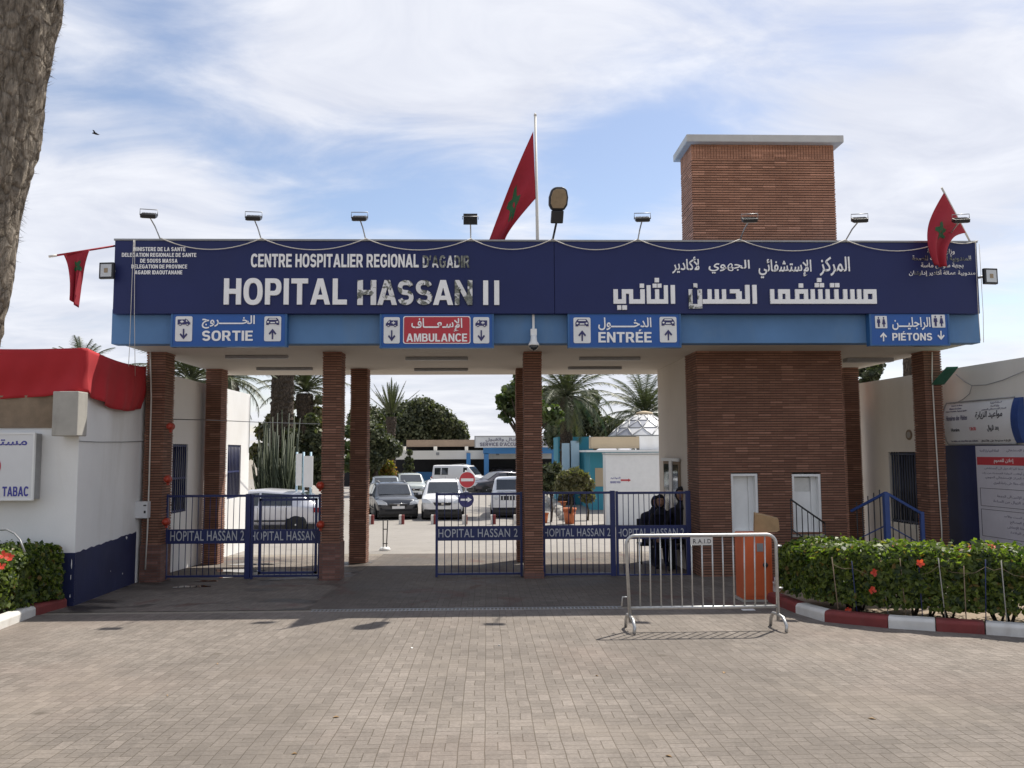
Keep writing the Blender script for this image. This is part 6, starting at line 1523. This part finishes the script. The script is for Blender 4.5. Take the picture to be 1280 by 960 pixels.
# row of edging stones
rg = random.Random(5); a, b = G(683, 622), G(707, 650)
for i in range(9):
    p = a.lerp(b, i/8); bmx = bmesh.new(); bmesh.ops.create_icosphere(bmx, subdivisions=2, radius=1); mb = MB(); bmx.verts.index_update(); sx = rg.uniform(.22, .3)
    mb.add([(p.x+v.co.x*sx*(1+.3*mnoise.noise(v.co*1.5+Vector((i, 0, 0)))), p.y+v.co.y*sx, gz(p.y)+.12+v.co.z*.22*(1+.3*mnoise.noise(v.co*2+Vector((0, i, 0))))) for v in bmx.verts], [[v.index for v in f.verts] for f in bmx.faces]); bmx.free()
    tag(mb.build('edging_stone', M['stone']), 'rough pale edging stone in the row beside the cabin path', 'stone', 'edging stones beside the path')
# white notice board on blue posts
g = gp(380, 27.5); o = thing('notice_stand', 'white notice board on blue posts behind the left gate', 'sign', g)
for x in (370.5, 379, 388): mb = MB(); p = P(x, 590, 27.5); mb.tube([(p.x, 27.55, g.z), (p.x, 27.55, P(380, 565, 27.5).z)], .035, 8); mb.build('post', M['lightblue'], o)
mb = MB(); bx(mb, 370, 377, 567, 607, 27.45, .04); bx(mb, 379.5, 391, 570, 609, 27.45, .04); mb.build('board', M['white'], o)
# ------------------------------------------------------------------ cars
def car_paint(name, c, rough=.25, metal=0.0):
    return plain(name, c, rough, .03, 1, metal=metal, coat=.6, dirt=tuple(x*.8+.03 for x in c), dirtamt=.25)
def make_car(name, label, paint, loc, rot, L=4.3, Wd=1.78, H=1.6, style='suv', group='cars parked beyond the gate'):
    """x forward, y to the car's left; loc is the middle of the car on the ground"""
    o = thing(name, label, 'van' if style == 'van' else 'car', loc, group)
    hw = Wd/2; zs = .30 if style != 'sedan' else .24; belt = {'suv': .62, 'sedan': .62, 'van': .56, 'jeep': .64, 'hatch': .62}[style]*H
    hood = {'suv': .60, 'sedan': .58, 'van': .52, 'jeep': .63, 'hatch': .58}[style]*H
    f, b = L/2, -L/2
    if style == 'van': cab = [(f-.95, belt, 'cowl'), (f-1.55, H*.97, 'roof'), (0, H, 'roof'), (b+.12, H*.99, 'roof'), (b+.02, belt, 'rear')]
    elif style == 'jeep': cab = [(f-1.15, belt, 'cowl'), (f-1.62, H*.97, 'roof'), (-.2, H, 'roof'), (b+.35, H*.98, 'roof'), (b+.08, belt, 'rear')]
    elif style == 'sedan': cab = [(f-1.15, belt, 'cowl'), (f-1.95, H*.97, 'roof'), (-.3, H, 'roof'), (b+1.25, H*.95, 'roof'), (b+.55, belt+.02, 'rear')]
    elif style == 'hatch': cab = [(f-1.0, belt, 'cowl'), (f-1.85, H*.97, 'roof'), (-.2, H, 'roof'), (b+.75, H*.94, 'roof'), (b+.15, belt+.05, 'rear')]
    else: cab = [(f-1.05, belt, 'cowl'), (f-1.75, H*.96, 'roof'), (-.2, H, 'roof'), (b+.6, H*.95, 'roof'), (b+.12, belt+.05, 'rear')]
    # stations: (x, z bottom, z shoulder, z top, half width bottom, shoulder half width, top half width)
    st = [(f, zs+.12, hood-.30, hood-.22, hw*.70, hw*.78, hw*.60), (f-.10, zs, hood-.16, hood-.08, hw*.86, hw*.90, hw*.70), (f-.40, zs-.02, hood-.08, hood, hw*.94, hw*.97, hw*.76), (cab[0][0]+.02, zs-.04, belt-.06, belt+.01, hw*.96, hw, hw*.80)]
    if style == 'jeep': st[0] = (f, zs+.1, hood-.14, hood-.05, hw*.88, hw*.90, hw*.78); st[1] = (f-.08, zs, hood-.08, hood, hw*.94, hw*.95, hw*.82)
    tr = .74 if style not in ('van', 'jeep') else .84
    for x, z, k in cab[1:4]: st.append((x, zs-.04, belt, z, hw*.96, hw, hw*tr))
    rear_z = cab[4][1]
    st.append((cab[4][0], zs, belt-.02, rear_z+.02, hw*.95, hw*.97, hw*.8))
    if style == 'sedan': st.append((b+.1, zs, belt-.08, rear_z-.02, hw*.92, hw*.94, hw*.75))
    st.append((b, zs+.1, belt-.22, belt-.12, hw*.85, hw*.90, hw*.72))
    prof = []
    for x, zb, zsd, zt, wb, ws, wt in st:
        zm = (zb+zsd)/2; half = [(0, zb), (wb*.9, zb), (wb, zb+.08), (max(wb, ws)*1.0, zm), (ws, zsd), (ws*.2+wt*.8 if zt-zsd > .2 else wt, zt-.05 if zt-zsd > .2 else zt-.015), (wt*.85, zt), (0, zt+.015)]
        prof.append([(x, y, z) for y, z in half]+[(x, -y, z) for y, z in half[-2:0:-1]])
    n = len(prof[0]); mb = MB(); vs = [v for p in prof for v in p]
    mb.add(vs, [(i*n+j, i*n+(j+1) % n, (i+1)*n+(j+1) % n, (i+1)*n+j) for i in range(len(prof)-1) for j in range(n)]+[list(range(n)), list(range((len(prof)-1)*n, len(prof)*n))[::-1]], 0, True)
    body = mb.build('body', paint, o, local=True); md = body.modifiers.new('round', 'BEVEL'); md.width = .035; md.segments = 2; md.limit_method = 'ANGLE'; md.angle_limit = R(22)
    # glass: bilinear patches on the shell
    def patch(mb_, i0, k0, k1, u0, u1, v0, v1, off=.012):
        A, B_, C_, D_ = Vector(prof[i0][k0]), Vector(prof[i0+1][k0]), Vector(prof[i0+1][k1]), Vector(prof[i0][k1])
        def q(u, v): return A.lerp(B_, u).lerp(D_.lerp(C_, u), v)
        pts = [q(u0, v0), q(u1, v0), q(u1, v1), q(u0, v1)]; nn_ = (pts[1]-pts[0]).cross(pts[3]-pts[0]).normalized(); cen = Vector((0, 0, H*.45))
        nn_ = nn_ if nn_.dot(sum(pts, Vector())/4-cen) > 0 else -nn_
        mb_.prism([p+nn_*.004 for p in pts], nn_*off)
    kS, kR = 4, 5     # shoulder and roof-edge points of the half profile
    mS, mR = n-4, n-5
    ic = 3
    # windscreen spans left to right between the cowl station and the first roof station
    def screen(name, i_low, i_high, a=.10, b_=.88):
        mb_ = MB(); L0, L1 = Vector(prof[i_low][6]), Vector(prof[i_high][6]); R0, R1 = Vector((L0.x, -L0.y, L0.z)), Vector((L1.x, -L1.y, L1.z))
        pts = [L0.lerp(L1, a)*1, R0.lerp(R1, a), R0.lerp(R1, b_), L0.lerp(L1, b_)]
        pts = [Vector((p.x, p.y*(1.10 if abs(p.z-L0.z) < abs(p.z-L1.z) else 1.08), p.z)) for p in pts]
        nn_ = (pts[1]-pts[0]).cross(pts[3]-pts[0]).normalized(); nn_ = nn_ if nn_.z > 0 else -nn_
        mb_.prism([p+nn_*.012 for p in pts], nn_*.012); return mb_.build(name, M['glass'], o, local=True)
    screen('windscreen', 3, 4)
    screen('rear_window', 7, 6, .25, .88)
    for sgn, (ks, kr) in ((1, (kS, kR)), (-1, (mS, mR))):
        mb = MB()
        if style == 'van': patch(mb, 4, ks, kr, .06, .5, .08, .85); patch(mb, 5, ks, kr, .42, .66, .12, .80); patch(mb, 5, ks, kr, .70, .93, .12, .80)
        else:
            patch(mb, 4, ks, kr, .02, .92, .06, .88); patch(mb, 5, ks, kr, .03, .86, .06, .88)
        mb.build('side_window', M['glass'], o, local=True)
        mb = MB(); dz0, dz1 = zs+.05, belt-.03
        for xx in (cab[0][0]-.55, -.15, -1.05): mb.box(xx-.006, xx+.006, sgn*(hw-.012), sgn*(hw+.004), dz0, dz1)
        mb.box(-1.1, cab[0][0]-.5, sgn*(hw-.012), sgn*(hw+.012), zs+.10, zs+.15)
        mb.build('door_seam', M['black'], o, local=True)
        mb = MB()
        for xx in (.05, -.9): mb.box(xx-.09, xx+.09, sgn*(hw-.01), sgn*(hw+.03), belt-.14, belt-.11)
        mb.build('door_handle', paint, o, local=True)
        # mirror
        mb = MB(); mx_ = cab[0][0]-.35; mb.obox((mx_, sgn*(hw+.10), belt+.05), (.05, 0, 0), (0, .085, 0), (0, 0, .06)); mb.build('mirror', paint if style != 'jeep' else M['black'], o, bevel=.02, local=True)
        # lamps
        mb = MB()
        if style == 'jeep': mb.lathe([(.001, .03), (.09, .025), (.095, -.02)], (f-.005, sgn*hw*.68, hood-.20), 16, axis='x')
        else: mb.prism([(f+.012, sgn*hw*.50, hood-.30), (f-.075, sgn*hw*.90, hood-.27), (f-.20, sgn*hw*.985, hood-.10), (f-.085, sgn*hw*.72, hood-.105), (f-.005, sgn*hw*.52, hood-.20)], (.04, sgn*.02, .008))
        mb.build('headlight', M['headlight'], o, bevel=.01, local=True)
        mb = MB(); mb.obox((b+.10, sgn*hw*.86, belt-.12), (.14, 0, 0), (0, .115, 0), (0, 0, .075)); mb.build('taillight', M['taillight'], o, bevel=.02, local=True)
        if style in ('suv', 'van'):
            mb = MB(); mb.tube([(f-1.9, sgn*hw*.62, H*.99), (-.2, sgn*hw*.64, H+.05), (b+.75, sgn*hw*.62, H*.98)], .018, 6); mb.build('roof_rail', M['grey'], o, local=True)
    mb = MB()
    if style == 'jeep':
        mb.box(f-.02, f+.012, -hw*.52, hw*.52, hood-.30, hood-.12); g_ = mb.build('grille', M['black'], o, bevel=.01, local=True)
        mb = MB()
        for k in range(8): y = -hw*.49+hw*.98*k/7; mb.box(f-.01, f+.02, y-.018, y+.018, hood-.29, hood-.13)
        mb.build('grille_slats', paint, g_, local=True)
    else:
        mb.prism([(f+.004, -hw*.42, hood-.27), (f+.004, hw*.42, hood-.27), (f-.01, hw*.36, zs+.20), (f-.01, -hw*.36, zs+.20)] if 'Audi' in name or paint.name == 'paint_dark_grey' else [(f-.0, -hw*.44, hood-.24), (f-.0, hw*.44, hood-.24), (f+.004, hw*.36, hood-.37), (f+.004, -hw*.36, hood-.37)], (.02, 0, 0)); g_ = mb.build('grille', M['black'], o, bevel=.008, local=True)
        mb = MB(); mb.tube([(f+.03, -hw*.42, hood-.24), (f+.03, hw*.42, hood-.24)], .012, 6); mb.prism([(f+.022, -.05, hood-.33), (f+.022, .05, hood-.33), (f+.022, .05, hood-.27), (f+.022, -.05, hood-.27)], (.008, 0, 0)); mb.build('grille_trim', M['chrome'], g_, local=True)
    mb = MB(); mb.box(f-.14, f+.012, -hw*.86, hw*.86, zs-.08, zs+.15); mb.build('front_bumper', M['black'], o, bevel=.02, local=True)
    mb = MB(); mb.box(f-.03, f+.0125, -hw*.62, hw*.62, zs+.05, zs+.12); mb.build('lower_grille', M['dark'], o, local=True)
    mb = MB(); mb.box(f+.013, f+.028, -.26, .26, zs+.155, zs+.265); mb.build('number_plate', M['white'], o, local=True)
    mb = MB(); mb.box(b+.2, f-.2, -hw*.90, hw*.90, zs-.20, zs+.02); mb.build('underbody', M['black'], o, local=True)  # black box set low and wide to deepen the shadow under the car
    rw_ = .33 if style in ('suv', 'jeep') else .30
    for x in (f-.82, b+.78):
        for sgn in (1, -1):
            mb = MB(); y = sgn*(hw-.10); mb.lathe([(rw_*.62, -.11), (rw_*.94, -.105), (rw_, -.06), (rw_, .06), (rw_*.94, .105), (rw_*.62, .11)], (x, y, rw_), 24, axis='y'); wh = mb.build('wheel', M['rubber'], o, local=True)
            mb = MB(); mb.lathe([(rw_*.63, .0), (rw_*.6, sgn*.08), (rw_*.18, sgn*.095), (.01, sgn*.1)], (x, y+sgn*.012, rw_), 20, axis='y'); mb.build('rim', M['alu'], wh, local=True)
            mb = MB(); mb.lathe([(rw_*1.14, -.02), (rw_*1.16, .0), (rw_*1.14, .02)], (x, sgn*(hw*.965), rw_+.01), 24, axis='y'); mb.build('wheel_arch', M['black'], o, local=True)
    o.rotation_euler = (0, 0, rot); return o
PW = car_paint('paint_white', (.78, .78, .78)); PD = car_paint('paint_dark_grey', (.05, .055, .065), .3, .4); PG = car_paint('paint_grey_green', (.42, .45, .42), .3, .4); PS = car_paint('paint_silver', (.62, .62, .66), .3, .3)
PK = car_paint('paint_charcoal', (.06, .055, .07), .3, .3); PM = car_paint('paint_mid_grey', (.22, .25, .27), .3, .4)
face = -math.pi/2
def carloc(px, py, back): g = G(px, py); return Vector((g.x, g.y+back, gz(g.y+back)+.009))
make_car('parked_car', 'dark grey estate car nosing up to the red and white bollards', PD, carloc(482, 650, 2.1), face+R(14), 4.4, 1.82, 1.5, 'suv')
make_car('parked_car', 'white crossover with roof rails, second car from the left', PW, carloc(551, 650.5, 2.1), face+R(2), 4.3, 1.78, 1.62, 'suv')
make_car('parked_car', 'white boxy jeep with slatted grille beside the middle column', PW, carloc(643, 648, 2.1), face-R(4), 4.2, 1.80, 1.68, 'jeep')
make_car('parked_car', 'pale grey green saloon standing behind the dark grey estate', PG, carloc(508, 624, 2), face+R(12), 4.4, 1.78, 1.5, 'sedan')
make_car('parked_car', 'mid grey car mostly hidden behind the dark grey estate', PM, carloc(476, 630, 2), face+R(10), 4.3, 1.76, 1.46, 'hatch')
make_car('parked_van', 'white panel van parked across the far side of the car park', PW, carloc(578, 613, 1), R(-18), 4.4, 1.76, 1.85, 'van')
make_car('parked_car', 'dark charcoal car behind the white jeep', PK, carloc(624, 619, 2), R(205), 4.3, 1.78, 1.5, 'hatch')
make_car('parked_car', 'black car at the reception entrance under the blue portal', PK, carloc(622, 608, 2), R(190), 4.3, 1.78, 1.45, 'hatch')
g = G(370, 658); make_car('parked_car', 'silver hatchback seen from the side behind the left gate', PS, Vector((P(400, 650, 27).x-2.15, 27.9, gz(27.9)+.006)), R(180), 4.3, 1.75, 1.42, 'hatch')

# ------------------------------------------------------------------ bollards and road signs
for px, lb in ((464, 'first red and white bollard from the left, by the dark grey car'), (502, 'red and white bollard at the right corner of the dark grey car'), (542, 'red and white bollard before the left wing of the white crossover'), (581, 'red and white bollard at the foot of the road sign pole'), (616.5, 'red and white bollard before the left wheel of the jeep'), (645.5, 'red and white bollard touching the edge of the middle column')):
    g = G(px, 655.5); o = thing('bollard', lb, 'bollard', (g.x, g.y, gz(g.y)), 'red and white bollards before the parked cars'); z = gz(g.y); w = .10
    mb = MB(); mb.box(g.x-w, g.x-.002, g.y-.09, g.y+.09, z-.02, z+.36); mb.build('white_half', M['kerb_white'], o, bevel=.01)
    mb = MB(); mb.box(g.x, g.x+w, g.y-.088, g.y+.088, z-.02, z+.358); mb.build('red_half', M['kerb_red'], o, bevel=.01)
Y = 30.2; px0 = 583
b = P(582, 656, Y); o = thing('road_sign', 'round red no entry sign above a blue arrow sign on one pole', 'road sign', (b.x, Y, gz(Y)))
mb = MB(); mb.tube([(b.x, Y, gz(Y)-.02), (b.x, Y, P(583, 588, Y).z)], .03, 8); mb.build('pole', M['galv'], o)
def round_sign(px, py, r, rim, faceM, sym):
    c = P(px, py, Y-.05); mb = MB(); mb.prism([c+Vector((r*math.cos(a), 0, r*math.sin(a))) for a in [2*math.pi*i/36 for i in range(36)]], (0, .02, 0)); pl_ = mb.build('disc', M[rim], o)
    mb = MB(); mb.prism([c+Vector((r*.93*math.cos(a), -.004, r*.93*math.sin(a))) for a in [2*math.pi*i/36 for i in range(36)]], (0, .0035, 0)); mb.build('face', M[faceM], pl_)
    mb = MB(); mb.prism([c+Vector((x*r, -.009, z*r)) for x, z in sym], (0, .0045, 0)); mb.build('symbol', M['white'], pl_)
round_sign(584, 599.8, .30, 'white', 'text_red', [(-.75, -.17), (.75, -.17), (.75, .17), (-.75, .17)])
round_sign(582.7, 624.6, .275, 'ink', 'ink', [(-.72, -.13), (.2, -.13), (.2, -.34), (.74, 0), (.2, .34), (.2, .13), (-.72, .13)])
# stand with white base in the driveway
g = G(481, 688.5); o = thing('lane_post', 'black two tube lane post on a round white base in the driveway', 'post', (g.x, g.y, gz(g.y))); z = gz(g.y)
mb = MB(); mb.lathe([(.13, 0), (.135, .04), (.10, .085), (.03, .09)], (g.x, g.y, z), 20); mb.build('base', M['white'], o)
mb = MB()
for s in (-.055, .055): mb.tube([(g.x+s*.7, g.y, z+.08), (g.x+s+.01, g.y, z+.74)], .014, 6)
for q in (.16, .5, .72): mb.box(g.x-.055, g.x+.065, g.y-.01, g.y+.01, z+q, z+q+.02)
mb.build('frame', M['black'], o)
# brown leafy pot shrub at right of white crossover etc. are left to the far trees

# ------------------------------------------------------------------ people sitting behind the gate
def skinned(name, joints, edges, root, mat, parent, sub=2):
    """continuous body surface grown from a skeleton: joints = [(point, (rx, ry))]"""
    me = bpy.data.meshes.new(name); o0 = base_of(parent)
    me.from_pydata([tuple(Vector(p)-o0) for p, r in joints], edges, []); o = bpy.data.objects.new(name, me); COL.objects.link(o)
    md = o.modifiers.new('skin', 'SKIN'); md.use_smooth_shade = True
    for i, (p, r) in enumerate(joints):
        sv = me.skin_vertices[0].data[i]; sv.radius = r if isinstance(r, tuple) else (r, r); sv.use_root = (i == root)
    md2 = o.modifiers.new('sub', 'SUBSURF'); md2.levels = sub; md2.render_levels = sub
    bpy.context.view_layer.update(); dg_ = bpy.context.evaluated_depsgraph_get(); nm = bpy.data.meshes.new_from_object(o.evaluated_get(dg_)); bpy.data.objects.remove(o); bpy.data.meshes.remove(me)
    nm.name = name; nm.materials.clear(); nm.materials.append(mat); nm.polygons.foreach_set('use_smooth', [True]*len(nm.polygons)); return link(bpy.data.objects.new(name, nm), parent)
def seated(label, x, y, fx, cloth_m, lean=.18, hands='knee', head_dx=0, scarf=True, sc=1.0):
    z = gz(y); f = Vector((math.sin(fx), -math.cos(fx), 0)); s = Vector((math.cos(fx), math.sin(fx), 0)); B = Vector((x, y, z)); u = Vector((0, 0, 1))
    def q(a, b, c): return B+s*a*sc+f*b*sc+u*c*sc
    o = thing('person', label, 'person', B, None)
    # body in dark clothes
    j = [(q(0, 0, .50), (.16, .13)), (q(0, lean*.35, .72), (.145, .11)), (q(0, lean*.8, .93), (.16, .115)), (q(head_dx*.3, lean, 1.06), (.075, .07)), (q(head_dx*.5, lean*1.15, 1.13), (.055, .055)),
         (q(.09, .06, .50), (.11, .10)), (q(.13, .44, .50), (.075, .075)), (q(.14, .46, .10), (.05, .05)), (q(.14, .50, .05), (.045, .045)), (q(.15, .64, .035), (.038, .03)),
         (q(-.09, .06, .50), (.11, .10)), (q(-.13, .44, .50), (.075, .075)), (q(-.14, .44, .10), (.05, .05)), (q(-.14, .48, .05), (.045, .045)), (q(-.15, .62, .035), (.038, .03)),
         (q(.19, lean*.85, .98), (.065, .06)), (q(.27, lean+.08, .74), (.05, .05)), (q(.16, lean+.28, .62), (.036, .036)),
         (q(-.19, lean*.85, .98), (.065, .06)), (q(-.27, lean+.08, .74), (.05, .05)), (q(-.12, lean+.30, .62), (.036, .036))]
    e = [(0, 1), (1, 2), (2, 3), (3, 4), (0, 5), (5, 6), (6, 7), (7, 8), (8, 9), (0, 10), (10, 11), (11, 12), (12, 13), (13, 14), (2, 15), (15, 16), (16, 17), (2, 18), (18, 19), (19, 20)]
    skinned('body', j, e, 0, M[cloth_m], o)
    hc = q(head_dx*.7, lean*1.25+.02, 1.25)
    def head_v(n_, kx, ky, kz, fn=None):
        bmx = bmesh.new(); bmesh.ops.create_uvsphere(bmx, u_segments=24, v_segments=16, radius=1); bmx.verts.index_update(); vs = []
        for v in bmx.verts:
            a, b, c = v.co.x, -v.co.y, v.co.z      # a side, b front, c up
            if fn: a, b, c = fn(a, b, c)
            vs.append(hc+s*a*kx*sc+f*b*ky*sc+u*c*kz*sc)
        fs = [[v.index for v in fc.verts] for fc in bmx.faces]; bmx.free(); return vs, fs
    def facef(a, b, c):
        if c < 0: a *= 1-.28*c*c; b *= 1-.10*c*c
        if b > .75 and -.35 < c < .12 and abs(a) < .22: b += .18*(1-abs(a)/.22)*(.12-c)/.47     # nose
        if b > .6 and .08 < c < .3 and .12 < abs(a) < .55: b -= .07                               # eye sockets
        return a, b, c
    vs, fs = head_v(0, .075, .095, .115, facef); mb = MB(); mb.add(vs, fs, 0, True); hd = mb.build('head', M['skin'], o)
    mb = MB()
    for sg_ in (-1, 1):
        c = hc+s*sg_*.028*sc+f*.088*sc+u*.018*sc; mb.lathe([(.001, -.008), (.011, -.004), (.011, .004), (.001, .008)], c, 8, axis='y')
    mb.tube([hc+s*-.022*sc+f*.092*sc-u*.055*sc, hc+f*.097*sc-u*.057*sc, hc+s*.022*sc+f*.092*sc-u*.055*sc], .005, 5); mb.build('features', M['hair'], hd)
    def capf(a, b, c):
        if b > .35 and c < .55: b *= .35 if c > -.6 else .6
        return a, b, c
    vs, fs = head_v(0, .086 if not scarf else .098, .105, .126 if not scarf else .14, capf)
    mb = MB(); mb.add(vs, fs, 0, True); mb.build('headscarf' if scarf else 'hair', M[cloth_m] if scarf else M['hair'], o)
    if scarf:
        mb = MB(); mb.lathe([(.055, .10), (.075, .06), (.12, .0), (.15, -.05)], q(head_dx*.5, lean*1.05, 1.05), 16); mb.build('scarf_fall', M[cloth_m], o)
    # hands: palm with five short curled fingers
    for k, sg_ in ((17, 1), (20, -1)):
        w = j[k][0]; d = (f*.8-u*.45).normalized(); jj = [(w, (.024, .02)), (w+d*.05, (.036, .018)), (w+d*.09, (.036, .016))]; ee = [(0, 1), (1, 2)]
        for t_ in range(4):
            off = s*(-.03+.02*t_); ln = (.06, .07, .066, .052)[t_]; b0 = len(jj)
            jj += [(w+d*.095+off, .0095), (w+d*(.095+ln*.55)+off-u*.006, .009), (w+d*(.095+ln*.8)+off-u*.03, .008)]; ee += [(2, b0), (b0, b0+1), (b0+1, b0+2)]
        b0 = len(jj); jj += [(w+d*.035-s*sg_*.04, .011), (w+d*.07-s*sg_*.055-u*.01, .0095)]; ee += [(1, b0), (b0, b0+1)]
        skinned('hand', jj, ee, 0, M['skin'], o, 1)
    return o
px_ = P(829, 650, 15.9).x
seated('person in black seated behind the gate, head bent and leaning to one side', P(832, 650, 15.75).x, 16.05, R(-8), 'cloth_black', .26, head_dx=-.08)
seated('person in dark headscarf seated at the left end behind the gate', P(815.5, 650, 16.2).x, 16.55, R(14), 'cloth_navy', .16, head_dx=.08, sc=.97)
seated('person in black seated against the gatehouse, half hidden by the gate post', P(857, 650, 15.4).x, 15.65, R(-20), 'cloth_black', .08, sc=1.1)
for i, (x, y, lb) in enumerate(((P(832, 650, 15.75).x, 16.1, 'dark chair under the middle seated person'), (P(815.5, 650, 16.2).x, 16.6, 'dark chair under the seated person in headscarf'), (P(857, 650, 15.4).x, 15.72, 'dark chair under the person against the gatehouse'))):
    o = thing('chair', lb, 'chair', (x, y, gz(y)), 'chairs behind the gate'); z = gz(y)
    mb = MB(); mb.box(x-.21, x+.21, y-.22, y+.22, z+.36, z+.395); mb.build('seat', M['black'], o, bevel=.01)
    mb = MB(); mb.box(x-.2, x+.2, y+.2, y+.23, z+.5, z+.86); mb.build('backrest', M['black'], o, bevel=.01)
    for sx in (-.19, .19):
        for sy in (-.2, .2): mb = MB(); mb.tube([(x+sx, y+sy, z), (x+sx, y+sy, z+.36 if sy < 0 else z+.85)], .013, 6); mb.build('leg', M['black'], o)
